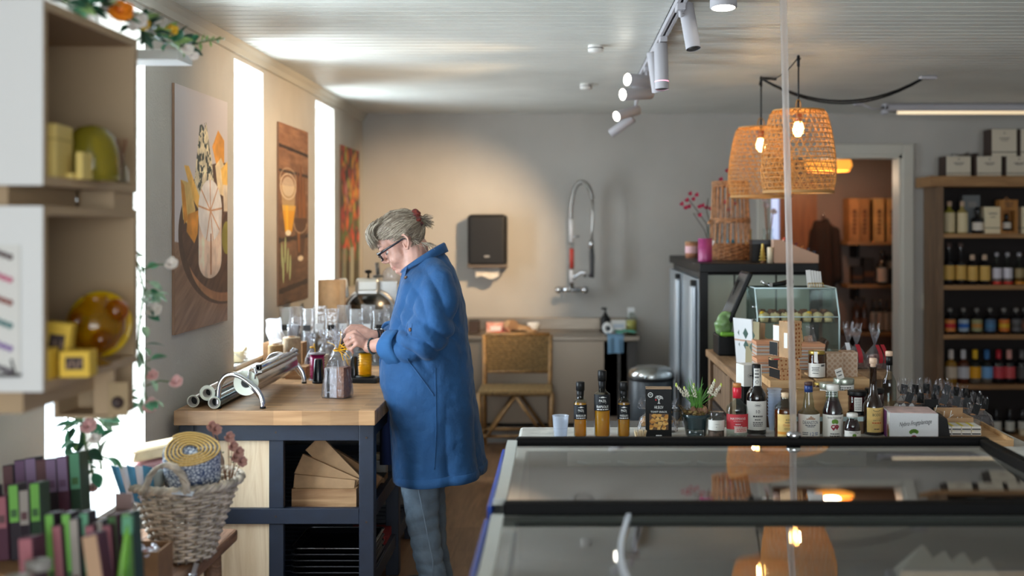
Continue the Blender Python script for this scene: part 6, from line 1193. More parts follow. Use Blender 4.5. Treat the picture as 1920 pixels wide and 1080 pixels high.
stm.build('stem', mat('dry_stem', (140, 96, 70)), t)
t = on_top('yellow_bottle', 'slim yellow bottle behind the tall basket on the cooler', 'bottle', 1406, 7.0); MB().lathe([(.001, 0), (.022, 0), (.022, .1), (.009, .13), (.009, .16)], n=18).build('glass', mat('yellow_oil', (206, 176, 60), .2), t); MB().lathe([(.01, .16), (.011, .185), (.001, .186)], n=14).build('cap', mat('gold_ornament'), t)
# wooden counter
CZ = .95; m_cw = wood('counter_wood', (164, 128, 92), (124, 94, 66), .6, 'y', 1.0, .2); m_cwd = wood('counter_wood_side', (138, 110, 84), (104, 80, 58), .65, 'z', 1.0, .2)
t = thing('shop_counter', 'old wooden counter with drawers under the bamboo lamps', 'counter', (1.2, 5.1, 0)); k_ = lambda x0, x1, y0, y1, z0, z1, b_=0.0: MB().ext(x0-1.2, x1-1.2, y0-5.1, y1-5.1, z0, z1, bev=b_)
b = MB(); b.ext(.735-1.2, 1.215-1.2, 4.35-5.1, 5.76-5.1, CZ-.035, CZ, bev=.004); b.ext(1.215-1.2, 1.43-1.2, 4.86-5.1, 5.76-5.1, CZ-.035, CZ, bev=.004); b.build('top', m_cw, t)
k_(.78, 1.2, 4.4, 5.72, .05, CZ-.035).build('cabinet', m_cwd, t); k_(1.2, 1.4, 4.9, 5.72, .05, CZ-.035).build('cabinet', m_cwd, t)
for y in (4.38, 5.0, 5.66): k_(.745, .79, y, y+.07, 0, CZ-.035).build('post', m_cwd, t)
for y in (4.47, 5.09):
    d_ = k_(.752, .782, y, y+.50, .72, .895, .004).build('drawer', m_cwd, t); kb = MB().ball((.742-1.2, y+.25-5.1, .80), .014, 12, 8).build('knob', m_chrome, d_)
    k_(.755, .785, y, y+.52, .04, .1).build('rail', m_cwd, t)
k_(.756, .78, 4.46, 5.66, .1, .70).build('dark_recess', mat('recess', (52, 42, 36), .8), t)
def on_ctr(name, label, cat, px, d, rz=0, z=CZ): return thing(name, label, cat, (PX(px, d), d, z), rz)
t = on_ctr('till_terminal', 'black till screen on a heavy base at the left of the counter', 'till', 1372, 5.55); MB().box((0, 0, .05), (.16, .2, .10), bev=.008).build('base', m_black, t); MB().tube([(-.03, 0, .1), (.0, .02, .2), (.05, .02, .36)], .022, 10).build('stand', m_black, t)
MB().box((0, 0, 0), (.022, .26, .30), bev=.008, M=Matrix.Translation((.012, -.02, .27)) @ Matrix.Rotation(.42, 4, 'Y')).build('screen', m_black, t); MB().box((-.0125, 0, 0), (.002, .235, .27), M=Matrix.Translation((.012, -.02, .27)) @ Matrix.Rotation(.42, 4, 'Y')).build('display', mat('screen_grey', (70, 66, 62), .15), t)
t = on_ctr('green_bag', 'pale green plastic bag hanging by the till', 'bag', 1357, 5.42, 0, CZ+.1); b = MB(); b.ball((0, 0, .05), (.045, .03, .055)); b.ball((.01, 0, .09), (.04, .02, .03)); organic('bag', b, mat('green_plastic', (116, 148, 92), .3, var=.2, vs=30), .006, 2, t, lambda c, n: c+n*.006*noise.noise(c*40)); MB().box((.015, -.02, .012), (.07, .04, .02), bev=.008).build('bright_fold', mat('lime_plastic', (112, 168, 50), .4), t)
m_cardw = mat('card_white2', (214, 214, 214), .6)
def pbag(px, d, ang, m_, lab, hgt=.21, wd=.09):
    t = thing('card_folder', lab, 'card', (PX(px, d), d, CZ), .5, 'cards standing at the left front of the counter', rot=(0, ang, .55)); MB().ext(-.004, .004, -wd/2, wd/2, 0, hgt).build('sheet', m_, t); b = MB()
    for k in range(2): b.prism([(0, hgt*(.3+.26*k)), (wd*.2, hgt*(.42+.26*k)), (0, hgt*(.54+.26*k)), (-wd*.2, hgt*(.42+.26*k))], -.0052, -.0042, axis='x')
    b.build('print', mat('dark_green_print', (56, 84, 72), .6), t); MB().ext(-.0046, .0046, -wd/2, wd/2, hgt*.5, hgt*.54).build('stripe', mat('kraft_pink'), t)
pbag(1394, 5.16, -.1, m_cardw, 'white printed card, leftmost of those standing on the counter'); pbag(1402, 5.12, -.06, m_cardw, 'white printed card, second of those standing on the counter'); pbag(1411, 5.08, .02, mat('olive_card', (150, 138, 104), .7), 'olive printed card standing right of the white ones on the counter', .2); pbag(1418, 5.14, .06, mat('kraft'), 'kraft card, farthest right of those standing on the counter', .19)
def stripes(name):
    m = bpy.data.materials.new(name); m.use_nodes = True; nt = m.node_tree; b = nt.nodes['Principled BSDF']; b.inputs['Roughness'].default_value = .7; tc = nt.nodes.new('ShaderNodeTexCoord'); sx = nt.nodes.new('ShaderNodeSeparateXYZ'); nt.links.new(tc.outputs['Object'], sx.inputs[0]); ml = nt.nodes.new('ShaderNodeMath'); ml.operation = 'MULTIPLY'; ml.inputs[1].default_value = 62; nt.links.new(sx.outputs[2], ml.inputs[0]); fr = nt.nodes.new('ShaderNodeMath'); fr.operation = 'FRACT'; nt.links.new(ml.outputs[0], fr.inputs[0]); r = nt.nodes.new('ShaderNodeValToRGB'); r.color_ramp.interpolation = 'CONSTANT'; e = r.color_ramp.elements; e[0].color = L4((150, 170, 178)); e[1].position = .3; e[1].color = L4((212, 150, 110))
    for p_, c_ in ((.55, (120, 96, 84)), (.75, (222, 184, 150))): x = e.new(p_); x.color = L4(c_)
    nt.links.new(fr.outputs[0], r.inputs[0]); nt.links.new(r.outputs[0], b.inputs['Base Color']); return m
m_str = stripes('striped_card')
for px, d, w2, h2, lab in ((1438, 4.75, .052, .075, 'striped gift box, lower front one left of the kraft boxes'), (1440, 5.02, .062, .12, 'striped gift box stacked higher, behind the front striped box'), (1515, 5.0, .062, .11, 'striped gift box right of the tall kraft box, before the cake case')):
    t = on_ctr('striped_box', lab, 'box', px, d); MB().ext(-w2, w2, -.06, .06, 0, h2, bev=.002).build('box', m_str, t); MB().ext(-w2-.001, w2+.001, -.061, .061, h2-.012, h2+.001).build('lid', mat('lid_orange', (206, 146, 108), .7), t)
# cake case
m_acr = glass('acrylic', (238, 246, 244), 1.5, .02, body=.03); m_acre = mat('acrylic_edge', (196, 216, 216), .2)
AX0, AX1, AY0, AY1, AZ = .905, 1.285, 5.2, 5.52, 1.29
t = thing('cake_case', 'clear acrylic cake case with two shelves on the counter', 'display case', ((AX0+AX1)/2, (AY0+AY1)/2, CZ)); a_ = (AX1-AX0)/2; c_ = (AY1-AY0)/2; hz = AZ-CZ; th = .005
MB().ext(-a_, a_, -c_*.55, c_, hz-th, hz).build('top', m_acr, t); MB().ext(-a_, a_, c_-th, c_, 0, hz).build('back', m_acr, t)
for x in (-a_, a_-th): MB().prism([(-c_, 0), (c_, 0), (c_, hz), (-c_*.55, hz), (-c_, hz*.62)], x, x+th, axis='x').build('side', m_acr, t)
MB().add([(-a_, -c_, 0), (a_, -c_, 0), (a_, -c_, hz*.62), (-a_, -c_, hz*.62), (a_, -c_*.55, hz), (-a_, -c_*.55, hz)], [(0, 1, 2, 3), (3, 2, 4, 5)]).build('front', m_acr, t)
b = MB()
for x in (-a_, a_): b.tube([(x, -c_, 0), (x, -c_, hz*.62), (x, -c_*.55, hz), (x, c_, hz)], .004, 6)
b.tube([(-a_, -c_*.55, hz), (a_, -c_*.55, hz)], .004, 6).tube([(-a_, -c_, hz*.62), (a_, -c_, hz*.62)], .003, 6); b.build('edges', m_acre, t)
SH = (.185, .05)
for z in SH: MB().ext(-a_+.01, a_-.01, -c_*.9, c_*.95, z-.005, z).build('shelf', m_acr, t)
for z in (.25, .19): MB().ball((-a_-.004, -.06, z), .006, 8, 6).build('screw', m_chrome, t)
m_cake = mat('cake_cream', (226, 202, 150), .7, var=.12, vs=40); m_choc = mat('cake_choc', (110, 70, 48), .8, var=.4, vs=70, bump=.8, bs=120); m_lem = mat('cake_lemon', (240, 186, 40), .5)
def muffin(x, y, z, s_, kind, label):
    t = thing('muffin', label, 'cake', (x, y, z), rnd.uniform(0, 6), 'cakes in the acrylic case'); MB().lathe([(.001, 0), (.017*s_, 0), (.022*s_, .02*s_), (.02*s_, .021*s_)], n=18).build('case', m_cake if kind != 1 else mat('choc_case', (96, 62, 44), .8), t)
    b = MB(); b.lathe([(.022*s_, .018*s_), (.026*s_, .026*s_), (.022*s_, .036*s_), (.012*s_, .043*s_), (.001, .046*s_)], n=18); b.build('top', m_choc if kind == 1 else m_cake, t)
    if kind == 2: MB().ball((.006, -.008, .04*s_), (.014, .012, .01), 10, 8).build('lemon', m_lem, t)
    else:
        b = MB(); r = random.Random(int(x*997))
        for k in range(7): b.ball((r.uniform(-.014, .014), r.uniform(-.014, .014), .043*s_), .004, 6, 5)
        b.build('crumbs', m_choc, t)
ord_ = ['first', 'second', 'third', 'fourth', 'fifth', 'sixth', 'seventh']
for k in range(7): muffin(AX0+.04+k*.05, AY0+.05, CZ+SH[0], 1.0, 2 if k in (0, 4) else 0, '%s cream cake from the left, front row of the upper case shelf' % ord_[k])
for k in range(7): muffin(AX0+.04+k*.05, AY0+.13, CZ+SH[0], 1.15, 1, '%s chocolate cake from the left, back row of the upper case shelf' % ord_[k])
for k in range(5): muffin(AX0+.05+k*.068, AY0+.09, CZ+SH[1], 1.2, 1 if k else 2, '%s cake from the left on the lower case shelf' % ord_[k])
t = on_ctr('card_stand', 'gold wire stand of white cards on top of the cake case', 'stand', 1528, 5.33, 0, AZ); b = MB()
for k in range(6): b.tube([(-.03+.012*k+.006*math.cos(q_), -.02, .012+.012*math.sin(q_)) for q_ in [2*PI*j/14 for j in range(14)]], .0012, 4, closed=True)
b.tube([(-.04, -.02, .001), (.045, -.02, .001)], .0015, 5); b.build('wire', mat('brass_wire', (190, 160, 90), .3, .9), t)
for k in range(5): c_ = thing('white_card', '%s white card from the left in the gold wire stand' % ord_[k], 'card', (PX(1518+k*5.2, 5.33), 5.33+.004*k, AZ+.002), 0, 'white cards in the wire stand', rot=(0, -.1, 0)); MB().ext(-.011, .011, -.0008, .0008, 0, .082-.002*k).build('sheet', mat('paper_white'), c_); MB().ext(-.008, .008, -.0012, -.0008, .015, .02).build('print', mat('ink_grey', (90, 74, 74)), c_)
t = on_ctr('serving_tongs', 'black handled tongs lying on the cake case', 'tongs', 1456, 5.34, .2, AZ); MB().tube([(-.03, 0, .012), (.03, 0, .02), (.08, 0, .03)], [.008, .012, .014], 8).build('handle', m_black, t); MB().tube([(-.08, -.01, .03), (-.05, 0, .012), (-.03, 0, .012)], .007, 8).ext(-.04, -.025, -.012, .012, .004, .022).build('jaws', m_chrome, t)
# cellophane bags on the counter's right
for k, (px, d, rib, lab) in enumerate(((1590, 5.05, None, 'clear bag with a white tie, left of the red ribboned bags'), (1606, 4.98, 'red', 'clear bag with one red ribbon on the counter'), (1640, 4.96, 'red', 'clear bag with two red ribbons at the right of the counter'))):
    t = on_ctr('ribboned_bag', lab, 'gift bag', px, d, .2*k); bag_geo(.076, .07, .11, .185, .12, .6, 30+k, 22).build('cellophane', m_cello, t); MB().box((0, 0, .035), (.06, .05, .06), bev=.015).build('sweets', mat('brown_sweets', (120, 84, 70), .5, var=.5, vs=60), t)
    rm = mat('red_ribbon', (176, 40, 52), .5) if rib else mat('white_ribbon', (220, 220, 224), .5)
    for j in range(2 if k == 2 else 1): MB().grid(lambda u, v: (-.012+.028*j+(u-.5)*.02+.01*v, -.03-.022*math.sin(v*2.4), .11-.08*v), 3, 8).build('ribbon', rm, t)
for k, (px, d, c_) in enumerate(((1505, 5.06, (206, 168, 110)), (1523, 5.04, (150, 118, 90)))):
    t = on_ctr('wafer_packet', ['tan wafer packet leaning before the cake case', 'brown wafer packet leaning right of the tan one'][k], 'packet', px, d); MB().ext(-.018, .018, -.006, .006, 0, .16-.02*k, bev=.002, M=Matrix.Rotation(-.14, 4, 'Y')).build('packet', mat('wafer%d' % k, c_, .5), t); MB().ext(-.014, .014, -.007, -.006, .1-.02*k, .12-.02*k, M=Matrix.Rotation(-.14, 4, 'Y')).build('label', mat('cream_paper', (214, 198, 160)), t)
t = on_ctr('cellophane_sleeve', 'clear cellophane sleeve leaning right of the brown wafer packet', 'bag', 1535, 5.0); MB().grid(lambda u, v: ((u-.5)*.04-.045*v, .004*math.sin(9*u), .19*v), 8, 10).build('film', m_cello, t); MB().ext(-.014, .014, -.004, .004, .005, .08, M=Matrix.Rotation(-.22, 4, 'Y')).build('contents', mat('nougat', (206, 186, 150)), t)
# ---------------------------------------------------------------- display table with the bottles
m_wtab = mat('worn_white_paint', (206, 204, 196), .55, var=.12, vs=14, bump=.2, bs=40); DZ_ = .83
t = thing('display_table', 'worn white painted table carrying the bottles behind the freezer', 'table', (.9, 4.1, 0)); b = MB(); b.ext(-.16-.9, 1.62-.9, 3.6-4.1, 4.2-4.1, DZ_-.03, DZ_, bev=.012); b.build('top', m_wtab, t); MB().ext(1.225-.9, 1.62-.9, 4.2-4.1, 4.83-4.1, DZ_-.03, DZ_, bev=.003).build('side_leaf', m_cw, t)
for x in (-.1, 1.55):
    for y in (3.66, 4.12): MB().ext(x-.9-.03, x-.9+.03, y-4.13, y-4.07, 0, DZ_-.03).build('leg', m_wtab, t)
for y in (3.66, 4.12): MB().ext(-.07-.9, 1.52-.9, y-4.11, y-4.09, DZ_-.12, DZ_-.03).build('apron', m_wtab, t)
for x in (1.3, 1.57): MB().ext(x-.92, x-.88, .66, .7, 0, DZ_-.03).build('leg', m_cwd, t)
t = thing('wire_shelf', 'low black shelf with a thin bright top edge behind the oil bottles', 'shelf', (.42, 4.6, 0)); sz = PZ(797, 4.6); MB().ext(-.36, .28, -.1, .1, sz-.035, sz-.01).build('board', m_black, t); MB().ext(-.365, .285, -.104, .104, sz-.01, sz).build('edge_strip', mat('rim_steel'), t)
for x in (-.34, .26): MB().ext(x-.01, x+.01, -.08, .08, 0, sz-.035).build('leg', m_black, t)
m_label_b = mat('label_black', (24, 26, 30), .6, spec=.25); m_ltext = mat('label_white_ink', (226, 226, 222), .5); m_ink = mat('ink_dark', (46, 44, 46), .6); m_paper = mat('label_paper', (226, 222, 214), .6); m_oil = mat('rape_oil', (206, 132, 10), .08, var=.0, coat=.5)
def liquid(name, rgb, body=.35):
    return glass(name, rgb, 1.35, .03, body=body, bodycol=rgb)
m_oil = liquid('golden_oil', (250, 178, 16), .88); m_glassd = glass('bottle_glass', (228, 236, 232), 1.5, .02, gain=1.3)
def bottle(label, px, d, prof, cap=None, liq=None, lab=None, z=DZ_, g=None, sx=1.0, sy=1.0, mg=None, name='bottle', rz=0.0, group=None):
    """prof: glass profile; cap (r0,r1,z0,z1,material); liq (material, level); lab (z0,z1,material,half angle,radius)"""
    t = thing(name, label, 'bottle', (PX(px, d), d, z), rz, group); MB().lathe(prof, n=36, sx=sx, sy=sy).build('glass', mg or m_glassd, t)
    if liq:
        pr = []
        for r_, z_ in prof:
            if z_ <= liq[1]: pr.append((max(.0005, r_-.0022), z_+.002))
        r2 = next((ra+(rb-ra)*(liq[1]-za)/(zb-za) for (ra, za), (rb, zb) in zip(prof, prof[1:]) if za <= liq[1] < zb), prof[-1][0])
        pr += [(max(.0005, r2-.0022), liq[1]), (.0005, liq[1])]; MB().lathe(pr, n=32, sx=sx, sy=sy).build('liquid', liq[0], t)
    if cap:
        for c_ in (cap if isinstance(cap, list) else [cap]): MB().lathe([(.0005, c_[2]), (c_[0], c_[2]), (c_[1], c_[3]-.002), (c_[1]-.002, c_[3]), (.0005, c_[3])], n=28).build(c_[5] if len(c_) > 5 else 'cap', c_[4], t)
    lo = None
    if lab:
        z0, z1, m_, ha = lab[:4]; r_ = lab[4]
        b = MB(); b.lathe([(r_, z0), (r_, z1)], n=24, a0=-PI/2-ha, a1=-PI/2+ha, sx=sx, sy=sy); lo = b.build('label', m_, t)
    return t, lo
def letters(lo, items, r, m_, name='lettering', sx=1.0, sy=1.0, a=0.0):
    b = MB()
    for it in items:
        s_, z_, h_, w_ = it[:4]; kw = it[4] if len(it) > 4 else {}; put_text(b, s_, (kw.get('x', 0), z_), h_, w_, r=r, shear=kw.get('shear', 0), bold=kw.get('bold', 0), a=a)
    for k in ('',): pass
    if sx != 1 or sy != 1: b.v = [(v[0]*sx, v[1]*sy, v[2]) for v in b.v]
    return b.build(name, m_, lo)
def rapeseed(label, px, d, r, htop, word, a):
    H0 = htop; sh = .62*H0; prof = [(.0005, .001), (r*.9, .001), (r, .006), (r, sh), (r*.93, sh+.008), (r*.62, sh+.014), (.0125, sh+.022), (.0125, H0*.8)]
    lz = H0*.33 if r < .025 else H0*.405; lh = .052 if r < .025 else .058
    t, lo = bottle(label, px, d, prof, [(.0118, .0138, sh+.012, H0*.845, m_blk, 'neck_sleeve'), (.0155, .0155, H0*.845, H0, m_blk, 'cap')], (m_oil, sh-.002), (lz, lz+lh, m_label_b, 1.5, r+.0006), rz=a)
    k = r/.0275
    letters(lo, [('PAZIL', lz+lh*.62, .0085*k**.5, .026*k, dict(bold=.003)), (word, lz+lh*.26, .0085*k**.5, .044*k if len(word) > 7 else .038*k, dict(bold=.003)), ('~', lz+lh*.09, .007, .042*k)], r+.0011, m_ltext)
    b = MB(); R_ = r+.0011
    for (x0, x1, zz) in ((-.011*k, .011*k, lz+lh*.47), (-.013*k, -.005*k, lz+lh*.82), (.005*k, .013*k, lz+lh*.82)): b.add([(R_*math.cos(-PI/2+x/R_), R_*math.sin(-PI/2+x/R_), z_) for x, z_ in ((x0, zz), (x1, zz), (x1, zz+.0009), (x0, zz+.0009))], [(0, 1, 2, 3)])
    for dx in (-.0035, 0, .0035): b.add([(R_*math.cos(-PI/2+(dx+x)*k/R_), R_*math.sin(-PI/2+(dx+x)*k/R_), lz+lh*.8+z_) for x, z_ in ((-.003, 0), (.003, 0), (.0012, .0042), (0, .0066 if dx == 0 else .005), (-.0012, .0042))], [(0, 1, 2, 3, 4)])
    b.build('emblem', m_ltext, lo)
rapeseed('small oil bottle labelled BASILIKUM, left of the three oil bottles', 1088, 4.0, .0232, .196, 'BASILIKUM', .12); rapeseed('tall oil bottle labelled RAPSOLIE, middle of the three', 1129, 4.0, .0285, .237, 'RAPSOLIE', .05); rapeseed('small oil bottle labelled HVIDLØG, right of the three oil bottles', 1169.5, 4.0, .0222, .196, 'HVIDLØG', .0)
t = thing('plastic_cup', 'clear plastic cup at the left end of the bottle table', 'cup', (PX(1051, 3.98), 3.98, DZ_)); MB().lathe([(.0005, .001), (.022, .001), (.023, .004), (.0295, .078), (.0305, .079), (.0295, .0795), (.028, .077), (.021, .006), (.0005, .005)], n=32).build('cup', glass('cup_plastic', (244, 247, 252), 1.45, .08, body=.4, bodycol=(230, 238, 250)), t); MB().lathe([(.0225, .035), (.0262, .0355), (.0262, .0365)], n=32).build('ridge', glass('cup_plastic2', (236, 242, 248), 1.45, .08, body=.3, bodycol=(220, 228, 240)), t)
t = thing('toothpick_bundle', 'bundle of wooden toothpicks left of the toast snack box', 'toothpicks', (PX(1201, 3.85), 3.85, DZ_)); r = random.Random(2); b = MB()
for k in range(46): x, y = r.uniform(-.014, .014), r.uniform(-.012, .012); b.tube([(x*.7, y*.7, 0), (x*1.4+r.uniform(-.004, .004), y*1.3, .045+r.uniform(0, .008))], .0011, 4)
o = b.build('picks', mat('pick_wood', (206, 180, 140), .7), t); o['kind'] = 'stuff'; MB().lathe([(.0125, .0), (.014, .022)], n=20).build('holder', glass('clear_glass'), t)
t = thing('snack_bag', 'clear bag of snack pieces behind the toast snack box', 'snack bag', (PX(1232, 4.1), 4.1, DZ_)); bag_geo(.135, .05, .085, .105, .95, 1.02, 9, 18).build('film', m_cello, t); b = MB(); r = random.Random(5)
for k in range(26): b.box((0, 0, 0), (.02, .008, .016), M=Matrix.Translation((r.uniform(-.05, .05), r.uniform(-.012, .012), r.uniform(.012, .075))) @ Matrix.Rotation(r.uniform(0, 3), 4, 'Y'), bev=.002)
o = b.build('pieces', mat('toast', (200, 150, 80), .8, var=.25, vs=60), t); o['kind'] = 'stuff'
# toast snack box
t = thing('toast_snack_box', 'black carton printed TOAST SNACK with a window of toast pieces', 'carton', (PX(1236, 3.98), 4.01, DZ_), -.04); bw, bh = .0455, .172
MB().ext(-bw, bw, -.03, .03, 0, bh, bev=.001).build('carton', mat('carton_black', (12, 12, 12), .5, spec=.2), t); MB().ext(-bw, bw, -.028, .028, bh, bh+.0025).build('top_flap', mat('carton_edge', (170, 140, 110), .7), t)
wd = MB().ext(-bw*.74, bw*.74, -.0306, -.0295, .028, .085, bev=.0004).build('window', mat('window_dark', (90, 60, 30), .5), t); r = random.Random(6)
for k in range(22):
    b = MB(); x, z_ = -bw*.62+bw*1.24*((k*7) % 11)/10, .034+.046*((k*5) % 9)/8; n_ = r.choice([4, 5]); s_ = r.uniform(.007, .0125); out = [(x+s_*math.cos(q_+r.uniform(-.3, .3))*r.uniform(.8, 1.2), z_+s_*.8*math.sin(q_)) for q_ in [2*PI*j/n_+r.random() for j in range(n_)]]
    out = [(max(-bw*.73, min(bw*.73, x_)), max(.0285, min(.0845, zz))) for x_, zz in out]; b.prism(out, -.0312-.00002*k, -.0306); b.build('toast_piece', mat('toast_%d' % (k % 3), [(214, 168, 96), (196, 146, 74), (180, 120, 50)][k % 3], .8), wd)
b = MB(); put_text(b, 'HR.SKOV', (0, .108), .0105, .031, y=-.0308); put_text(b, 'TOAST SNACK', (0, .094-.002), .0065, .058, y=-.0308, bold=.003); put_text(b, '~', (0, .008), .01, .02, y=-.0308); b.build('lettering', m_ltext, t)
tr = MB(); r = random.Random(12)
def branch(x, z_, a, l, w_, dep):
    x2, z2 = x+l*math.cos(a), z_+l*math.sin(a); tr.add([(x-w_*math.sin(a), -.0308, z_+w_*math.cos(a)), (x+w_*math.sin(a), -.0308, z_-w_*math.cos(a)), (x2+w_*.6*math.sin(a), -.0308, z2-w_*.6*math.cos(a)), (x2-w_*.6*math.sin(a), -.0308, z2+w_*.6*math.cos(a))], [(0, 1, 2, 3)])
    if dep:
        for da in (-.75, -.1, .6): branch(x2, z2, a+da+r.uniform(-.15, .15), l*.66, w_*.62, dep-1)
branch(0, .122, PI/2, .0115, .0016, 4); tr.add([(-.006, -.0308, .1215), (.006, -.0308, .1215), (.0015, -.0308, .124), (-.0015, -.0308, .124)], [(0, 1, 2, 3)]); tr.build('tree_emblem', m_ltext, t)
MB().lathe([(.0005, 0), (.0024, 0)], n=12, M=Matrix.Translation((-.0105, -.031, .1345)) @ Matrix.Rotation(PI/2, 4, 'X')).build('red_dot', mat('dot_red', (214, 30, 40), .5), t)
rg = MB()
for k in range(14): q_ = 2*PI*k/14; rg.ext(-.0016, .0016, -.0309, -.0306, .0066, .0088, M=Matrix.Translation((-.03, 0, .152)) @ Matrix.Rotation(q_, 4, 'Y'))
put_text(rg, '~', (-.03, .1525), .006, .008, y=-.0308); rg.build('seal', m_ltext, t)
# flower pot
FP = Vector((PX(1305, 4.02), 4.02, DZ_)); t = thing('hyacinth_pot', 'dark glazed pot of white grape hyacinths among the bottles', 'potted plant', FP); m_pot = mat('pot_glaze', (44, 60, 64), .12, coat=.5)
MB().lathe([(.0005, 0), (.034, 0), (.037, .004), (.048, .068), (.0515, .07), (.0515, .08), (.046, .08), (.044, .06), (.0005, .058)], n=36).build('pot', m_pot, t); MB().lathe([(.0525, .07), (.053, .074), (.0525, .079)], n=36).build('rim', m_pot, t)
ms = MB(); r = random.Random(31)
for k in range(34): q_ = r.uniform(0, 2*PI); rr = r.uniform(0, .045); ms.ball((rr*math.cos(q_), rr*math.sin(q_), .078+r.uniform(0, .012)), (.009, .009, .006), 7, 5)
for k in range(60):
    q_ = r.uniform(0, 2*PI); rr = r.uniform(.02, .05); p0 = Vector((rr*math.cos(q_), rr*math.sin(q_), .082)); p1 = p0+Vector((r.uniform(-.02, .02), r.uniform(-.02, .02), r.uniform(.0, .03))); p2 = p1+Vector((r.uniform(-.02, .02), r.uniform(-.02, .02), r.uniform(-.02, .015))); ms.tube([p0, p1, p2], .0009, 4)
for k in range(7): x = -.05-.002*k; ms.tube([(-.044, -.01, .082), (-.056-.002*k, -.02+.006*k, .07-.004*k), (-.05-.003*k, -.02+.006*k, .035-.002*k)], .001, 4)
o = ms.build('moss', mat('moss', (112, 104, 50), .9, var=.4, vs=80, col2=(130, 90, 60)), t); o['kind'] = 'stuff'
for (x, y) in ((-.012, -.012), (.012, -.008), (.026, .008), (-.002, .014), (.03, -.015)): MB().lathe([(.001, 0), (.011, .008), (.012, .016), (.006, .026), (.003, .03)], c=(x, y, .078), n=14).build('bulb', mat('bulb_skin', (150, 110, 86), .6, var=.3, vs=60), t)
lf = MB()
for k in range(30):
    a = r.uniform(0, 2*PI); L_ = r.uniform(.07, .125); base = Vector((r.uniform(-.02, .025), r.uniform(-.015, .015), .1)); out = Vector((math.cos(a)*r.uniform(.1, .55), math.sin(a)*.35, 1)).normalized()
    def f(u, v, base=base, out=out, L_=L_): w_ = .0075*(math.sin(PI*(.12+.88*v))**.7)*(1-v*.55); s_ = out.cross(Vector((0, 1, 0))).normalized(); return base+out*(L_*v)+Vector((out.x*.03*v*v, 0, -.012*v*v))+s_*((u-.5)*w_)+Vector((0, .002*abs(u-.5), 0))
    lf.grid(f, 2, 8)
lf.build('leaves', mat('hyacinth_leaf', (86, 140, 56), .4, var=.25, vs=30), t)
for (x0, y0), (x1, y1) in (((1268, 722), (1286, 744)), ((1301, 722), (1302, 744)), ((1340, 714), (1330, 738)), ((1352, 722), (1338, 742)), ((1283, 728), (1292, 742))):
    a = W(x0, y0, 4.0)-FP; c_ = W(x1, y1, 4.0)-FP; st = MB().tube([Vector((.0, 0, .1)), Vector((c_.x*.5, c_.y*.5, (c_.z+.1)/2)), c_], .0022, 6).build('stem', mat('hyacinth_leaf'), t); b = MB()
    for k in range(26): p_ = c_.lerp(a, k/26); q_ = k*2.4; rr = .0068*(1-.6*k/26); b.ball(p_+Vector((rr*math.cos(q_), rr*math.sin(q_), 0)), .0036*(1-.3*k/26), 6, 5)
    b.build('florets', mat('floret', (222, 216, 196), .6), st); MB().ball(a, (.0038, .0038, .008), 8, 6).build('bud', mat('bud_green', (190, 206, 90), .6), st)
# jars and bottles
def jar(label, px, d, r_, h_, lidm, lab=None, cont=None, lh=.014, z=DZ_, cat='jar', name='glass_jar', lidr=None, group=None):
    t = thing(name, label, cat, (PX(px, d), d, z), rnd.uniform(-.15, .15), group); MB().lathe([(.0005, .001), (r_*.93, .001), (r_, .005), (r_, h_-lh-.006), (r_*.9, h_-lh)], n=32).build('glass', m_glassd, t)
    lr = lidr or r_*.98
    MB().lathe([(lr*.98, h_-lh), (lr, h_-lh+.002), (lr, h_-.002), (lr*.97, h_), (.0005, h_)], n=32).build('lid', lidm, t)
    if cont: MB().lathe([(.0005, .003), (r_*.95, .003), (r_*.95, (h_-lh)*cont[1]), (.0005, (h_-lh)*cont[1])], n=28).build('contents', cont[0], t)
    lo = None
    if lab: b = MB(); b.lathe([(r_+.0006, lab[0]), (r_+.0006, lab[1])], n=26, a0=-PI/2-lab[3], a1=-PI/2+lab[3]); lo = b.build('label', lab[2], t)
    return t, lo
m_corkw = mat('pale_wood_lid', (226, 196, 160), .6); m_lidg = glass('lid_glass', (230, 236, 236), 1.5, .03, gain=1.3)
t, lo = jar('small glass jar with a pale lid in front of the hyacinth pot', 1303.5, 3.88, .0305, .046, m_lidg, (.0, .022, m_paper, 1.3), lh=.022); letters(lo, [('~', .012, .007, .014)], .0312, m_ink)
t, lo = jar('glass jar with a white label right of the hyacinth pot', 1343, 3.98, .0285, .092, m_lidg, (.03, .066, m_paper, 1.4), (mat('dark_spice', (110, 80, 70), .7, var=.4, vs=90), .35), lh=.02); letters(lo, [('~', .052, .007, .02), ('~', .042, .007, .03)], .0291, m_ink)
jar('jar with a black lid in front of the port bottle', 1418, 3.86, .034, .03, m_blk, None, None, lh=.012)
# gin bottle
t, lo = bottle('gin bottle with red cap sleeve and red HAYMANS label', 1382, 3.98, [(.0005, .001), (.036, .001), (.0385, .005), (.0385, .098), (.036, .112), (.022, .126), (.014, .134), (.0135, .165)], [(.0155, .0158, .142, .180, mat('red_sleeve2', (204, 30, 52), .35), 'neck_sleeve'), (.0148, .0148, .180, .194, mat('cork_wood', (190, 120, 60), .5), 'cap')], None, (.034, .087, mat('gin_label', (198, 52, 62), .5), 1.35, .0392), sy=.72)
letters(lo, [("HAYMANS", .072, .0085, .058, dict(bold=.0)), ('OF LONDON', .063, .003, .034), ('~', .052, .006, .02), ('~', .044, .006, .03)], .0398, m_ltext, sy=.72)
b = MB(); b.lathe([(.0399, .022), (.0399, .042)], n=16, a0=-PI/2-.35, a1=-PI/2+.95, sy=.72); o = b.build('paper_strip', mat('strip_pink', (222, 190, 180), .6), lo); letters(o, [('~', .035, .006, .036, dict(x=.012)), ('~', .029, .006, .036, dict(x=.012))], .0405, mat('gin_label'), sy=.72)
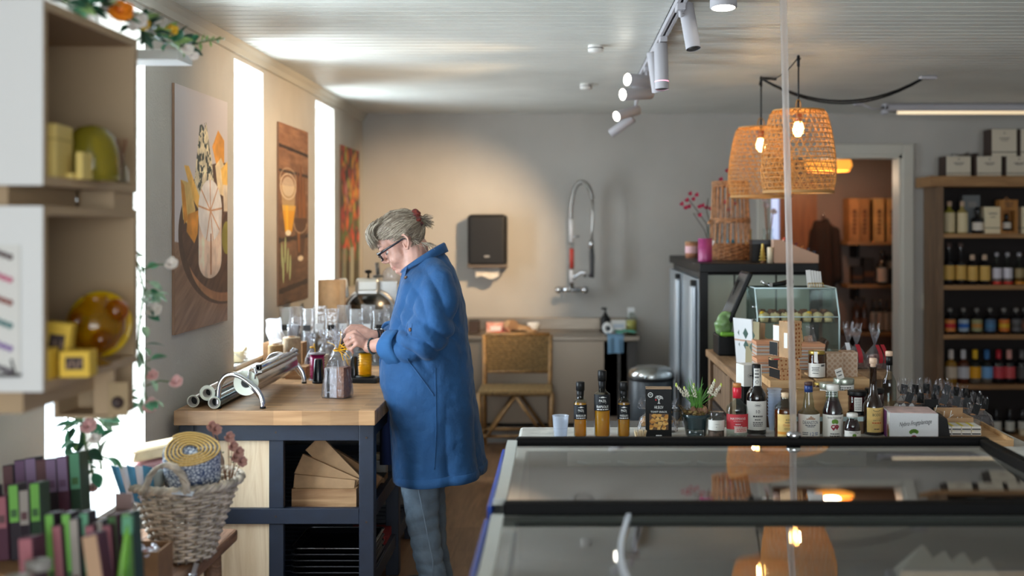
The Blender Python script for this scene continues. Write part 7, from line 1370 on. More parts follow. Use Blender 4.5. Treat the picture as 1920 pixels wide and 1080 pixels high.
b = MB(); put_text(b, 'LONDON DRY GIN', (0, .012), .007, .06, r=.039); b.v = [(v[0], v[1]*.72, v[2]) for v in b.v]; b.build('embossing', mat('grey_ink', (70, 70, 72), .5), t)
# port
m_dkglass = mat('dark_bottle', (24, 15, 12), .06, coat=.6)
t, lo = bottle('dark port bottle with a cream label marked 10', 1418, 4.06, [(.0005, .001), (.033, .001), (.036, .004), (.036, .13), (.034, .145), (.024, .162), (.0155, .175), (.0145, .2), (.0145, .235)], [(.0155, .0158, .205, .252, m_blk, 'capsule')], None, (.018, .122, m_paper, 1.35, .0366), mg=m_dkglass)
letters(lo, [('10', .085, .012, .014), ('~', .068, .014, .036), ('~', .056, .009, .022), ('~', .046, .007, .036), ('~', .04, .007, .036), ('~', .034, .007, .034)], .0372, m_ink)
b = MB()
for k in range(24): q_ = 2*PI*k/24; q2 = 2*PI*(k+1)/24; R_ = .0372; b.add([(R_*math.cos(-PI/2+x/R_), R_*math.sin(-PI/2+x/R_), .107+z_) for x, z_ in ((.012*math.cos(q_), .006*math.sin(q_)), (.012*math.cos(q2), .006*math.sin(q2)), (.0112*math.cos(q2), .0054*math.sin(q2)), (.0112*math.cos(q_), .0054*math.sin(q_)))], [(0, 1, 2, 3)])
put_text(b, '~', (0, .107), .01, .016, r=.0372); b.build('crest', m_ink, lo)
b = MB(); b.lathe([(.0163, .175), (.0163, .238)], n=14, a0=-PI/2-.75, a1=-PI/2+.75); o = b.build('neck_seal', m_paper, t); letters(o, [('~', .206, .014, .016), ('~', .218, .014, .016), ('~', .23, .01, .014), ('O', .189, .012, .012)], .0167, m_ink)
t = thing('wine_carton', 'carton with white top and black foot behind the port bottle', 'carton', (PX(1404, 4.2), 4.2, DZ_), .25); zt = PZ(682, 4.2)-DZ_; zm = PZ(722, 4.2)-DZ_; MB().ext(-.036, .036, -.036, .036, 0, zm, bev=.001).build('lower_part', m_black, t); MB().ext(-.0362, .0362, -.0362, .0362, zm, zt, bev=.001).build('upper_part', m_paper, t)
b = MB()
for k in range(24): q_ = 2*PI*k/24; q2 = 2*PI*(k+1)/24; b.add([(x, -.0367, (zm+zt)/2+z_) for x, z_ in ((.02*math.cos(q_), .009*math.sin(q_)), (.02*math.cos(q2), .009*math.sin(q2)), (.019*math.cos(q2), .0083*math.sin(q2)), (.019*math.cos(q_), .0083*math.sin(q_)))], [(0, 1, 2, 3)])
put_text(b, '~', (0, (zm+zt)/2), .014, .026, y=-.0367); b.build('crest', m_ink, t)
t = thing('cup_stack', 'stack of clear plastic cups between the port and the coconut liqueur', 'cups', (PX(1452, 4.14), 4.14, DZ_)); b = MB()
for k in range(9): z_ = .012*k; b.lathe([(.018, z_), (.0245, z_+.05), (.0265, z_+.051), (.0265, z_+.053)], n=24)
b.build('cups', glass('cup_plastic'), t); MB().lathe([(.0265, .148), (.028, .149), (.028, .152), (.0265, .153)], n=24).build('top_rim', glass('cup_plastic2'), t)
# coconut liqueur
m_rum = liquid('amber_rum', (190, 92, 24), .3); m_torn = mat('torn_label', (232, 196, 120), .7, var=.1, vs=30)
t, lo = bottle('amber liqueur bottle with a torn yellow label and wooden cap', 1472, 3.96, [(.0005, .001), (.036, .001), (.039, .005), (.039, .1), (.036, .114), (.022, .128), (.0125, .134), (.0125, .148)], [(.0118, .0135, .143, .163, m_corkw, 'stopper')], (m_rum, .104), (.01, .092, m_torn, 1.0, .0397), rz=.1)
letters(lo, [('BODO', .073, .008, .018), ('~', .064, .006, .024)], .0403, m_ink); letters(lo, [('Cocopunch', .054, .009, .036, dict(shear=.2))], .0403, mat('orange_ink', (206, 84, 30), .6), 'brush_lettering'); letters(lo, [('KOKOS & ROM', .042, .0045, .03)], .0403, m_ink, 'small_lettering'); b = MB(); b.lathe([(.0403, .022), (.0403, .031)], n=20, a0=-PI/2-.98, a1=-PI/2+.98); b.build('orange_band', mat('orange_band', (226, 150, 50), .6), lo)
# whisky
t, lo = bottle('clear whisky bottle with a blue sleeve and white DEANSTON label', 1516, 3.97, [(.0005, .001), (.036, .001), (.0385, .005), (.0385, .083), (.036, .094), (.024, .104), (.0195, .112), (.0185, .128), (.0145, .15), (.013, .165)], [(.0148, .0148, .165, .188, mat('navy_sleeve', (36, 60, 116), .35), 'neck_sleeve'), (.0145, .0145, .188, .2, mat('dark_stopper', (70, 44, 40), .5), 'stopper')], None, (.006, .09, m_paper, 1.35, .0391))
letters(lo, [('DEANSTON', .062, .0115, .058, dict(bold=.003)), ('~', .052, .007, .04), ('~', .047, .006, .028), ('~', .026, .008, .02, dict(x=-.02)), ('~', .02, .008, .02, dict(x=-.02))], .0397, mat('ink_navy', (40, 46, 72), .6)); letters(lo, [('12', .022, .012, .014, dict(x=.004)), ('~', .025, .008, .014, dict(x=.022)), ('~', .019, .008, .012, dict(x=.022)), ('~', .012, .007, .03)], .0397, mat('ink_blue', (84, 104, 150), .6), 'age_statement')
b = MB()
for x0, x1, h_ in ((-.016, -.009, .004), (-.009, -.003, .008), (-.003, .003, .0125), (.003, .009, .009), (.009, .016, .005)): b.add([(.0397*math.cos(-PI/2+x/.0397), .0397*math.sin(-PI/2+x/.0397), z_) for x, z_ in ((x0, .072), (x1, .072), (x1, .072+h_), (x0, .072+h_))], [(0, 1, 2, 3)])
b.build('building_emblem', mat('emblem_tan', (176, 140, 116), .6), lo)
# beetroot juices
m_beet = mat('beet_juice', (44, 10, 24), .08, coat=.5); m_leafg = mat('print_leaf', (96, 140, 40), .6); m_beetp = mat('print_beet', (150, 30, 54), .6)
def beet_print(lo, r_, z_, s_):
    b = MB()
    def wrapc(x, zz): return (r_*math.cos(-PI/2+x/r_), r_*math.sin(-PI/2+x/r_), zz)
    for dx, dz, k in ((-.004, 0, 1), (.005, .001, .85)): b.add([wrapc((dx+.0065*k*math.cos(q_))*s_, z_+(dz+.006*k*math.sin(q_)-(.003 if abs(q_-1.5*PI) < .3 else 0))*s_) for q_ in [2*PI*j/18 for j in range(18)]], [tuple(range(18))])
    b.build('beet_print', m_beetp, lo); b = MB()
    for a_ in (-.7, -.2, .3, .8): cx_, cz_ = .007*math.sin(a_), .009+.006*math.cos(a_); b.add([wrapc((cx_+.0042*math.cos(q_))*s_, z_+(cz_+.0055*math.sin(q_))*s_) for q_ in [2*PI*j/12 for j in range(12)]], [tuple(range(12))])
    b.build('leaf_print', m_leafg, lo)
t, lo = bottle('large dark beetroot juice bottle with a white label and cap', 1561, 3.97, [(.0005, .001), (.034, .001), (.0365, .005), (.0365, .085), (.0355, .1), (.026, .128), (.0205, .142), (.019, .17)], [(.0225, .0225, .17, .19, m_paper, 'cap')], (m_beet, .142), (.003, .088, m_paper, 1.4, .0371)); letters(lo, [('Nybro Frugtplantage', .078, .009, .056, dict(shear=.45))], .0377, m_ink, 'script'); letters(lo, [('~', .022, .009, .032), ('~', .014, .009, .036)], .0377, m_ink); beet_print(lo, .0377, .046, 1.35)
t, lo = bottle('small dark beetroot juice bottle with a white cap', 1598, 3.93, [(.0005, .001), (.026, .001), (.0285, .005), (.0285, .05), (.026, .06), (.018, .072), (.0165, .085)], [(.0195, .0195, .083, .096, m_paper, 'cap')], (m_beet, .074), (.003, .037, m_paper, 1.4, .0291)); letters(lo, [('Nybro Frugt', .031, .006, .036, dict(shear=.45))], .0297, m_ink, 'script'); beet_print(lo, .0297, .012, .8)
t, lo = bottle('tall dark liqueur bottle with a torn yellow label and pale stopper', 1637, 4.05, [(.0005, .001), (.033, .001), (.036, .005), (.036, .095), (.034, .11), (.024, .13), (.016, .148), (.0125, .175), (.0125, .236), (.015, .237), (.015, .243)], [(.0095, .0095, .243, .262, mat('stopper_pale', (222, 188, 160), .6), 'stopper'), (.0135, .0135, .255, .275, mat('stopper_pale'), 'stopper_head')], None, (.012, .1, m_torn, 1.0, .0366), mg=mat('amber_dark', (36, 20, 10), .06, coat=.6), rz=.1)
letters(lo, [('BODO', .075, .0095, .03), ('DIRTY O', .055, .005, .026), ('~', .024, .009, .02)], .0372, m_ink); letters(lo, [('~', .046, .01, .034)], .0372, mat('orange_ink'), 'small_lettering'); b = MB(); b.tube([(.0372*math.cos(-PI/2+x/.0372), .0372*math.sin(-PI/2+x/.0372), .088+z_) for x, z_ in ((-.014, .005), (-.008, .001), (0, .0), (.008, .001), (.014, .005))], .0007, 4); b.build('horn_emblem', m_ink, lo)
zt_ = PZ(776, 4.24); t, lo = bottle('empty tall clear bottle with a black sleeve and wooden stopper', 1667, 4.2, [(.0005, .001), (.024, .001), (.0265, .004), (.0265, .115), (.0245, .132), (.012, .158), (.0115, .205)], [(.0125, .0125, .19, .222, m_blk, 'neck_sleeve'), (.0135, .0135, .224, .242, mat('stopper_pale'), 'stopper')], None, None, z=zt_)
o = MB().ext(-.06, .12, -.06, .06, 0, zt_-DZ_).build('riser_block', m_black, None, (PX(1667, 4.2), 4.2, DZ_)); tag(o, 'black riser block under the tall clear bottle', 'riser')
# beetroot carton box
t = thing('juice_carton', 'white corrugated box printed with beetroots and script lettering', 'box', (PX(1712, 3.95), 3.99, DZ_), -.1); bw, bd, bh = .083, .075, .097
MB().ext(-bw, bw, -bd, bd, 0, bh, bev=.002).build('box', mat('corrugated_white', (214, 214, 216), .7, bump=.25, bs=200), t); MB().ext(-bw-.0008, -bw, -bd, bd, 0.002, bh-.002).build('side_print', m_paper, t); MB().ext(-bw-.0012, -bw-.0004, -bd+.05, bd, 0.002, bh-.002).build('purple_edge', mat('purple_print', (120, 56, 128), .6), t); MB().ext(-bw+.004, bw-.004, -bd+.004, bd-.004, bh, bh+.0015, bev=.0005).build('top_flap', mat('pinkish_flap', (216, 186, 180), .7, var=.15, vs=20), t)
b = MB(); put_text(b, 'Nybro Frugtplantage', (.005, .062), .02, .112, y=-bd-.0008, shear=.5, rot=.12); b.build('script', m_ink, t)
def flat_beet(par, x, z_, s_):
    b = MB(); b.add([(x+.012*s_*math.cos(q_), -bd-.0009, z_-.012*s_+.011*s_*math.sin(q_)) for q_ in [2*PI*j/16 for j in range(16)] if True], [tuple(range(16))]); b.build('beet_print', m_beetp, par); b = MB()
    for a_ in (-1.1, -.6, -.1, .4, .9): cx_, cz_ = .012*math.sin(a_), .006+.008*math.cos(a_); b.add([(x+(cx_+.006*math.cos(q_))*s_, -bd-.0008, z_+(cz_+.007*math.sin(q_))*s_) for q_ in [2*PI*j/12 for j in range(12)]], [tuple(range(12))])
    b.build('leaf_print', m_leafg, par)
flat_beet(t, .0, .022, 1.0)
b = MB(); b.add([(-bw-.0014, -bd+.028+.012*math.cos(q_), .03+.026*math.sin(q_)) for q_ in [2*PI*j/16 for j in range(16)]], [tuple(range(16))]); b.build('beet_print', m_beetp, t); b = MB(); b.add([(-bw-.0016, -bd+.012+.008*math.cos(q_), .024+.016*math.sin(q_)) for q_ in [2*PI*j/14 for j in range(14)]], [tuple(range(14))]); b.build('leaf_print', m_leafg, t)
# ---------------------------------------------------------------- crates, jars and gift boxes behind the bottles
m_lightwood = wood('light_crate', (206, 166, 118), (176, 134, 88), .6, 'x', 1.2, .1)
def block(name, label, cat, x0, x1, y0, y1, z0, z1, m_, partname, extra=None):
    c = Vector(((x0+x1)/2, (y0+y1)/2, z0)); t = thing(name, label, cat, c); MB().ext(x0-c.x, x1-c.x, y0-c.y, y1-c.y, 0, z1-z0, bev=.002).build(partname, m_, t)
    if extra: MB().ext(x0-c.x-.001, x1-c.x+.001, y0-c.y-.001, y1-c.y+.001, (z1-z0)*extra[0], (z1-z0)*extra[1]).build(extra[2], extra[3], t)
    return t
z1_ = .894
block('display_step', 'low wooden display step behind the beetroot juice', 'stand', .80, 1.12, 4.05, 4.195, DZ_, z1_, m_cwd, 'step', (.72, .98, 'pale_edge', mat('acrylic_edge')))
cx0, cx1, cy0, cy1 = PX(1494, 4.1), PX(1593, 4.1), 4.1, 4.19; zt = PZ(733, 4.1)
t = thing('jar_crate', 'small pale wooden crate holding jars behind the beetroot juice', 'crate', ((cx0+cx1)/2, (cy0+cy1)/2, z1_)); a_ = (cx1-cx0)/2; c_ = (cy1-cy0)/2; hz = zt-z1_
for y in (-c_, c_-.008): MB().ext(-a_, a_, y, y+.008, 0, hz).build('board', m_lightwood, t)
for x in (-a_, a_-.01): MB().ext(x, x+.01, -c_+.008, c_-.008, 0, hz).build('end_board', m_lightwood, t)
MB().ext(-a_+.01, a_-.01, -c_+.008, c_-.008, 0, .02).build('base', m_lightwood, t)
rx0, rx1, rz = PX(1436, 4.45), 1.2, PZ(708, 4.45)
block('wooden_riser', 'pale wooden box lifting the kraft gift boxes above the bottles', 'box', rx0, rx0+.17, 4.36, 4.58, CZ, rz, m_lightwood, 'box', (.9, 1.01, 'lid', m_lightwood))
block('jar_riser', 'wooden step under the honey jar and patterned boxes', 'stand', rx0+.18, 1.2, 4.36, 4.58, CZ, rz+.005, m_lightwood, 'step')
m_gold = mat('gold_lid', (190, 160, 80), .3, .7); m_honey = mat('honey', (84, 34, 12), .1, coat=.4); m_slid = mat('silver_lid', (168, 174, 160), .3, .7); m_pesto = mat('pesto', (120, 126, 50), .4); m_jam = mat('jam_red', (70, 10, 18), .1, coat=.4); m_greenl = mat('green_label', (60, 140, 60), .5)
hz_ = rz+.005
t, lo = jar('tall honey jar with a gold lid and white paper seal, highest of the jars', 1531, 4.42, .033, .105, m_gold, (.004, .058, m_paper, 1.5), (m_honey, .96), lh=.012, z=hz_); letters(lo, [('~', .05, .02, .018, dict(x=.022)), ('~', .042, .007, .03, dict(x=-.01)), ('~', .036, .007, .026, dict(x=-.01)), ('~', .03, .007, .03, dict(x=-.01)), ('~', .02, .007, .024, dict(x=-.01))], .0342, m_ink); MB().lathe([(.034, .062), (.034, .105)], n=6, a0=-PI/2-.45, a1=-PI/2-.05).build('paper_seal', m_paper, t)
for px, d, lab in ((1506, 4.14, 'small gold lidded jar in the crate, left of the silver lids'), (1540, 4.3, 'small gold lidded amber jar under the tall honey jar')):
    jar(lab, px, d, .028, .062, m_gold, (.01, .05, m_paper, .3), (m_honey, .95), lh=.01, z=(z1_+.02 if d < 4.2 else CZ-.03))
for px, d, zb, lab in ((1556, 4.13, z1_+.028, 'green labelled pesto jar with a silver lid, front of the two'), (1582, 4.17, z1_+.04, 'green labelled pesto jar with a silver lid, behind the front one')):
    t, lo = jar(lab, px, d, .036, .082, m_slid, (.008, .062, m_greenl, 1.4), (m_pesto, .95), lh=.022, z=zb, lidr=.038); b = MB(); b.lathe([(.0372, .036), (.0372, .06)], n=24, a0=-PI/2-1.4, a1=-PI/2+1.4); o = b.build('white_band', m_paper, lo); letters(o, [('~', .051, .009, .044), ('~', .044, .008, .04)], .0376, m_ink); letters(lo, [('~', .022, .012, .03)], .0372, m_ltext)
jar('silver lidded jar sunk in the pale wooden crate', 1526, 4.15, .03, .05, m_slid, None, (m_pesto, .9), lh=.012, z=z1_+.02)
for px, d, zb, lab in ((1607, 4.1, .905, 'upper dark red jam jar with a black lid, front stack'), (1607, 4.1, .83, 'lower dark red jam jar with a black lid, front stack'), (1640, 4.16, .906, 'upper dark red jam jar behind the tall liqueur bottle'), (1640, 4.16, .83, 'lower dark red jam jar behind the tall liqueur bottle')):
    t, lo = jar(lab, px, d, .033, .0745, m_blk, (.004, .054, m_paper, .42), (m_jam, .96), lh=.016, z=zb, lidr=.035); b = MB()
    if lo:
        for k in range(7): put_text(b, '~', (0, .048-.006*k), .006, .022, r=.0339)
        b.build('small_print', m_ink, lo)
t = thing('recipe_card', 'small printed card standing on the silver lidded jar', 'card', (PX(1577, 4.15), 4.15, z1_+.122), rot=(0, -.32, .2)); MB().ext(-.014, .014, -.0008, .0008, 0, .04).build('card', m_paper, t); b = MB(); put_text(b, '~', (0, .028), .012, .02, y=-.001); put_text(b, '~', (0, .014), .012, .016, y=-.001); b.build('lettering', m_ink, t)
# patterned gift boxes
def dots(name, base, cols, sc_, kind):
    m = bpy.data.materials.new(name); m.use_nodes = True; nt = m.node_tree; b = nt.nodes['Principled BSDF']; b.inputs['Roughness'].default_value = .75; tc = nt.nodes.new('ShaderNodeTexCoord'); v = nt.nodes.new('ShaderNodeTexVoronoi'); v.inputs['Scale'].default_value = sc_; v.inputs['Randomness'].default_value = .25 if kind == 'dot' else .0; nt.links.new(tc.outputs['Object'], v.inputs[0]); r = nt.nodes.new('ShaderNodeValToRGB'); r.color_ramp.interpolation = 'CONSTANT'; e = r.color_ramp.elements; e[0].color = L4(cols[0]); e[1].position = cols[1]; e[1].color = L4(base)
    if kind == 'ring':
        for p_, c_ in ((.36, cols[2]), (.42, base), (.5, cols[2]), (.54, base)): x = e.new(p_); x.color = L4(c_)
    nt.links.new(v.outputs['Distance'], r.inputs[0]); nt.links.new(r.outputs[0], b.inputs['Base Color']); return m
m_hearts = dots('heart_print', (196, 152, 108), [(150, 84, 40), .3], 62, 'dot'); m_circ = dots('circle_print', (166, 134, 108), [(44, 36, 34), .14, (206, 190, 170)], 46, 'ring')
def gbox(label, px, d, w_, dp, h_, z, m_, m_2, rz=0.0):
    t = thing('gift_box', label, 'box', (PX(px, d), d, z), rz); MB().ext(-w_, w_, -dp, dp, 0, h_, bev=.001).build('box', m_, t); MB().ext(-w_-.0008, -w_+.004, -dp+.002, dp-.002, .002, h_-.002).build('end_panel', m_2, t); return t
gbox('lower heart printed kraft box with a black end, in the stack', 1472, 4.44, .045, .05, .04, rz, m_hearts, m_blk, .25); gbox('upper heart printed kraft box with a black end, in the stack', 1470, 4.44, .045, .05, .04, rz+.0405, m_hearts, m_blk, .2)
t = gbox('tall upright heart printed kraft box, on top of the two stacked boxes', 1482, 4.44, .033, .03, .145, rz+.081, m_hearts, mat('kraft'), .55); MB().ext(-.0345, -.0335, -.02, .0, .04, .1).build('label', m_paper, t)
gbox('small kraft and black carton left of the tall heart printed box', 1459, 4.53, .022, .03, .055, rz+.081, m_circ, m_blk, .4); t = gbox('white labelled kraft box standing behind the tall heart printed box', 1465, 4.54, .02, .03, .065, rz+.1365, mat('kraft'), m_paper, .4)
gbox('brown box patterned with circles, right of the honey jar', 1561, 4.46, .033, .04, .094, hz_, m_circ, mat('kraft_dark')); gbox('second brown box patterned with circles, at the right of the first', 1590, 4.47, .031, .04, .098, hz_, m_circ, mat('kraft_dark'), -.08)
t = thing('kraft_tag', 'small kraft card with red print on the stacked boxes', 'card', (PX(1455, 4.36), 4.37, rz+.081), .2); MB().ext(-.022, .022, -.012, .012, 0, .006).build('card', mat('kraft'), t); MB().ext(-.012, .012, -.0125, -.012, .001, .005).build('print', mat('dot_red'), t)
# ---------------------------------------------------------------- right end: bags, matchboxes, lolly box
t = thing('wooden_tray', 'shallow wooden tray at the right end of the bottle table', 'tray', (1.42, 4.0, DZ_), -.06); MB().ext(-.12, .13, -.17, .17, 0, .012).build('base', m_lightwood, t); MB().ext(.122, .13, -.17, .17, .012, .026).ext(-.12, .122, -.17, -.162, .012, .02).build('edge', m_lightwood, t)
t = thing('black_display_box', 'black display box between the juice carton and the matchboxes', 'box', (PX(1768, 3.97), 4.0, DZ_), -.12); MB().prism([(-.022, 0), (.022, 0), (.01, .075), (-.022, .085)], -.07, .06).build('box', m_black, t); MB().ext(-.023, -.021, -.06, .05, .08, .09).build('lip', m_black, t)
t = thing('lolly_box', 'open kraft box of white sticked lollies behind the matchboxes', 'box', (PX(1785, 4.1), 4.1, DZ_+.03)); MB().ext(-.05, .06, -.05, .05, 0, .012).ext(-.05, -.046, -.05, .05, 0, .05).ext(.056, .06, -.05, .05, 0, .03).ext(-.046, .056, .046, .05, 0, .05).ext(-.046, .056, -.05, -.046, 0, .028).build('tray', mat('kraft'), t)
o = MB().ext(-.05, .06, -.05, .05, 0, .03).build('box_riser', m_black, None, (PX(1785, 4.1), 4.1, DZ_)); tag(o, 'black riser under the open kraft lolly box', 'riser')
for k, (x0, y0, x1, y1) in enumerate(((1768, 792, 1771, 771), (1778, 795, 1784, 770), (1772, 789, 1787, 777), (1791, 790, 1796, 782), (1795, 792, 1804, 782), (1752, 775, 1757, 760), (1738, 770, 1738, 764))):
    a = W(x0, y0, 4.06+.01*(k % 3)); e = W(x1, y1, 4.05+.01*(k % 3)); s_ = thing('lolly', '%s lolly stick from the left poking out of the kraft box' % ['third', 'fourth', 'crossing', 'fifth', 'sixth', 'second', 'first'][k], 'lolly', a, 0, 'lollies in the kraft box'); MB().cyl((0, 0, 0), e-a, .0016, n=8).build('stick', mat('stick_white', (226, 220, 210), .6), s_); MB().ball((0, 0, 0), (.009, .009, .007), 10, 8).build('sweet', mat('lolly_red', (176, 60, 60), .3), s_)
m_ylab = mat('yellow_strip', (226, 206, 60), .5)
for k in range(8):
    i, j = k % 4, k//4; px = 1776+i*18.5; t = thing('matchbox', '%s white and yellow matchbox from the left in the %s row' % (ord_[i], ['upper', 'lower'][j]), 'matchbox', (PX(px, 3.95), 3.98, DZ_+.0135+.0165*(1-j)), -.05, 'matchboxes on the wooden tray'); MB().ext(-.0165, .0165, -.03, .05, 0, .0155, bev=.0008).build('sleeve', m_paper, t); MB().ext(-.0167, -.006, -.0295, .0495, .0154, .016).build('strip', m_ylab, t); MB().ext(-.015, .015, -.0305, -.03, .003, .008).build('striker', mat('grey_ink', (70, 70, 72)), t)
bags = []
spots = [(1692, 4.38, 717), (1712, 4.38, 718), (1733, 4.4, 716), (1752, 4.42, 720), (1770, 4.4, 718), (1788, 4.42, 726), (1806, 4.42, 730), (1700, 4.28, 735), (1722, 4.28, 738), (1746, 4.3, 742), (1766, 4.28, 740), (1790, 4.28, 746), (1812, 4.3, 752), (1830, 4.34, 742), (1842, 4.22, 752), (1824, 4.18, 764)]
for k, (px, d, yt) in enumerate(spots):
    hb_ = PZ(yt, d)-DZ_; t = thing('chocolate_bag', '%s cellophane bag with black tag, %s row at the right end' % (['first', 'second', 'third', 'fourth', 'fifth', 'sixth', 'seventh', 'first', 'second', 'third', 'fourth', 'fifth', 'sixth', 'rightmost back', 'rightmost front', 'lowest'][k], 'back' if k < 7 else 'front'), 'gift bag', (PX(px, d), d, DZ_), rnd.uniform(-.5, .5), 'cellophane chocolate bags at the right end'); tw = rnd.uniform(-.15, .15)
    bag_geo(.07, .055, hb_*.66, hb_, .2, .6, 50+k, 16).build('cellophane', m_cello, t); MB().box((0, 0, hb_*.22), (.05, .035, hb_*.4), bev=.008).build('chocolate', m_bagc[k % 4], t)
    MB().ext(-.013, .013, -.003, 0, .004, .042, M=Matrix.Translation((0, -.014, hb_*.66)) @ Matrix.Rotation(.25+tw, 4, 'Y') @ Matrix.Rotation(-.2, 4, 'X')).build('black_tag', m_blk, t); MB().tube([(.008*math.cos(q_), .007*math.sin(q_), hb_*.66) for q_ in [2*PI*j/12 for j in range(12)]], .0022, 5, closed=True).build('tie', m_wb, t)
t = thing('table_sign', 'blank black price board standing among the cellophane bags', 'sign', (PX(1752, 4.14), 4.16, DZ_+.02), rot=(-.15, 0, .1)); MB().ext(-.026, .026, -.002, .002, .03, .088).build('board', m_blk, t); MB().ext(-.004, .004, -.002, .002, 0, .03).ext(-.02, .02, -.012, .012, -.02, .0).build('foot', m_lightwood, t)
for k, (px, c_) in enumerate(((1693, (176, 170, 160)), (1706, (196, 196, 196)), (1722, (206, 206, 210)))):
    t = thing('foil_packet', '%s small silver foil packet right of the tall clear bottle' % ord_[k], 'packet', (PX(px, 4.1), 4.12, DZ_+.03), 0, 'foil packets by the clear bottle', rot=(-.3, -.5, 0)); MB().grid(lambda u, v: ((u-.5)*.05, -.006*math.sin(PI*u)*math.sin(PI*v), v*.065+.003*math.sin(9*u)), 8, 8).grid(lambda u, v: ((u-.5)*.05, .006*math.sin(PI*u)*math.sin(PI*v), v*.065+.003*math.sin(9*u)), 8, 8).build('foil', mat('foil%d' % k, c_, .25, .6), t); MB().ext(-.016, .016, -.0075, -.0055, .02, .035).build('label', m_paper, t)
o = MB().ext(-.09, .07, -.04, .05, 0, .03).build('packet_riser', m_black, None, (PX(1707, 4.1), 4.12, DZ_)); tag(o, 'black tray under the silver foil packets', 'tray')
# ---------------------------------------------------------------- chest freezers
m_fr = glass('freezer_glass', (226, 230, 226), 1.62, .015, gain=2.3); m_frame = mat('freezer_black', (10, 9, 9), .55, spec=.12); m_side = mat('freezer_grey', (186, 188, 184), .35); m_blue = mat('freezer_blue', (26, 70, 170), .35); m_liner = mat('freezer_liner', (120, 120, 118), .5)
X0_, X1_ = -.172, 1.30
def freezer(label, y0, y1, zf, q0, R_):
    t = thing('chest_freezer', label, 'freezer', ((X0_+X1_)/2, (y0+y1)/2, 0)); cx_, cy_ = (X0_+X1_)/2, (y0+y1)/2; B = lambda a, c, d_, e, f, g, b_=0.0: MB().ext(a-cx_, c-cx_, d_-cy_, e-cy_, f, g, bev=b_)
    b = MB()
    for (a, c, d_, e) in ((X0_, X0_+.06, y0, y1), (X1_-.06, X1_, y0, y1), (X0_+.06, X1_-.06, y0, y0+.05), (X0_+.06, X1_-.06, y1-.05, y1)): b.ext(a-cx_, c-cx_, d_-cy_, e-cy_, .08, zf-.06)
    b.ext(X0_-cx_, X1_-cx_, y0-cy_, y1-cy_, .06, .36); b.build('body', m_side, t); B(X0_-.012, X0_, y0+.02, y1-.02, .2, zf-.03, .004).build('blue_side', m_blue, t)
    b = MB()
    for (a, c, d_, e) in ((X0_+.061, X0_+.07, y0+.05, y1-.05), (X1_-.07, X1_-.061, y0+.05, y1-.05), (X0_+.07, X1_-.07, y0+.051, y0+.06), (X0_+.07, X1_-.07, y1-.06, y1-.051)): b.ext(a-cx_, c-cx_, d_-cy_, e-cy_, .37, zf-.03)
    b.ext(X0_+.06-cx_, X1_-.06-cx_, y0+.05-cy_, y1-.05-cy_, .361, .372); b.build('liner', m_liner, t)
    B(X0_+.03, X1_, y1-.035*(y1 > 3)-.02*(y1 < 3), y1, zf-.025, zf+.006, .006).build('rear_rail', m_frame, t); B(X0_+.03, X1_, y0, y0+.022, zf-.04, zf-.014, .006).build('front_rail', m_frame, t); B(X1_-.035, X1_, y0+.032, y1-.035, zf-.03, zf+.004, .006).build('side_rail', m_frame, t)
    L_ = (y1-.03)-(y0+.03)
    def zc(s_): q_ = q0+s_*L_/R_; return zf-.02+R_*(math.cos(q0)-math.cos(q_))
    MB().rings([[(X0_+.0-cx_, y0+.03+s_*L_-cy_, zc(s_)-.01), (X0_+.034-cx_, y0+.03+s_*L_-cy_, zc(s_)-.01), (X0_+.034-cx_, y0+.03+s_*L_-cy_, zc(s_)+.006), (X0_+.004-cx_, y0+.03+s_*L_-cy_, zc(s_)+.006)] for s_ in [k/10 for k in range(11)]], sm=False).build('side_trim', mat('trim_clear_grey', (196, 200, 194), .25), t)
    g = MB(); g.grid(lambda u, v: (X0_+.034+u*(X1_-.035-X0_-.034)-cx_, y0+.03+v*L_-cy_, zc(v)), 2, 24); g.build('lid_glass', m_fr, t)
    return t, zc, L_, cx_, cy_
t, zc, L_, cx_, cy_ = freezer('far chest freezer with a sloping glass lid, next to the bottles', 2.70, 3.44, .931, -.045, 5.3)
MB().ext(-.55, .35, .30, .306, .86, .9).build('ticket_strip', mat('ticket_white', (226, 226, 222), .5), t)
b = MB()
for k in range(7): x = -.52+.12*k; b.tube([(x, .298, .872), (x+.03, .292, .866), (x+.07, .292, .867), (x+.1, .298, .872)], .006, 6)
b.build('frost', mat('frost', (226, 230, 230), .6), t)
t, zc, L_, cx_, cy_ = freezer('near chest freezer with a curved glass lid in the right foreground', 1.93, 2.66, .922, -.085, 4.2)
b = MB(); b.rings([[(x+.155-.035*math.sin(PI*s_)-cx_, 1.96+s_*L_-cy_, zc(s_)+z_) for x, z_ in ((-.006, .001), (.006, .001), (.006, .009), (-.006, .009))] for s_ in [k/16 for k in range(17)]], sm=False); b.build('lid_edge', mat('lid_edge_white', (216, 222, 232), .3), t)
MB().ext(X0_+.07-cx_, X1_-.07-cx_, 2.28-cy_, 2.60-cy_, .80, .806).build('wire_shelf', m_liner, t)
for k, (px, s_) in enumerate(((1724, 1.15), (1764, .9), (1800, .85), (1842, .65))):
    d = 2.5; h_ = .055*s_; o = MB().add([(-.05*s_, -.03, 0), (.045*s_, -.03, 0), (.05*s_, .03, 0), (-.045*s_, .03, 0), (.0, -.006, h_), (.012, .006, h_*.97)], [(0, 1, 4), (1, 2, 5, 4), (2, 3, 5), (3, 0, 4, 5), (3, 2, 1, 0)]).build('cheese_pyramid', mat('white_cheese', (248, 244, 236), .7, bump=.3, bs=60), None, (PX(px, d), d, .8065)); tag(o, '%s white pyramid cheese from the left under the near freezer lid' % ord_[k], 'cheese', 'pyramid cheeses in the near freezer')
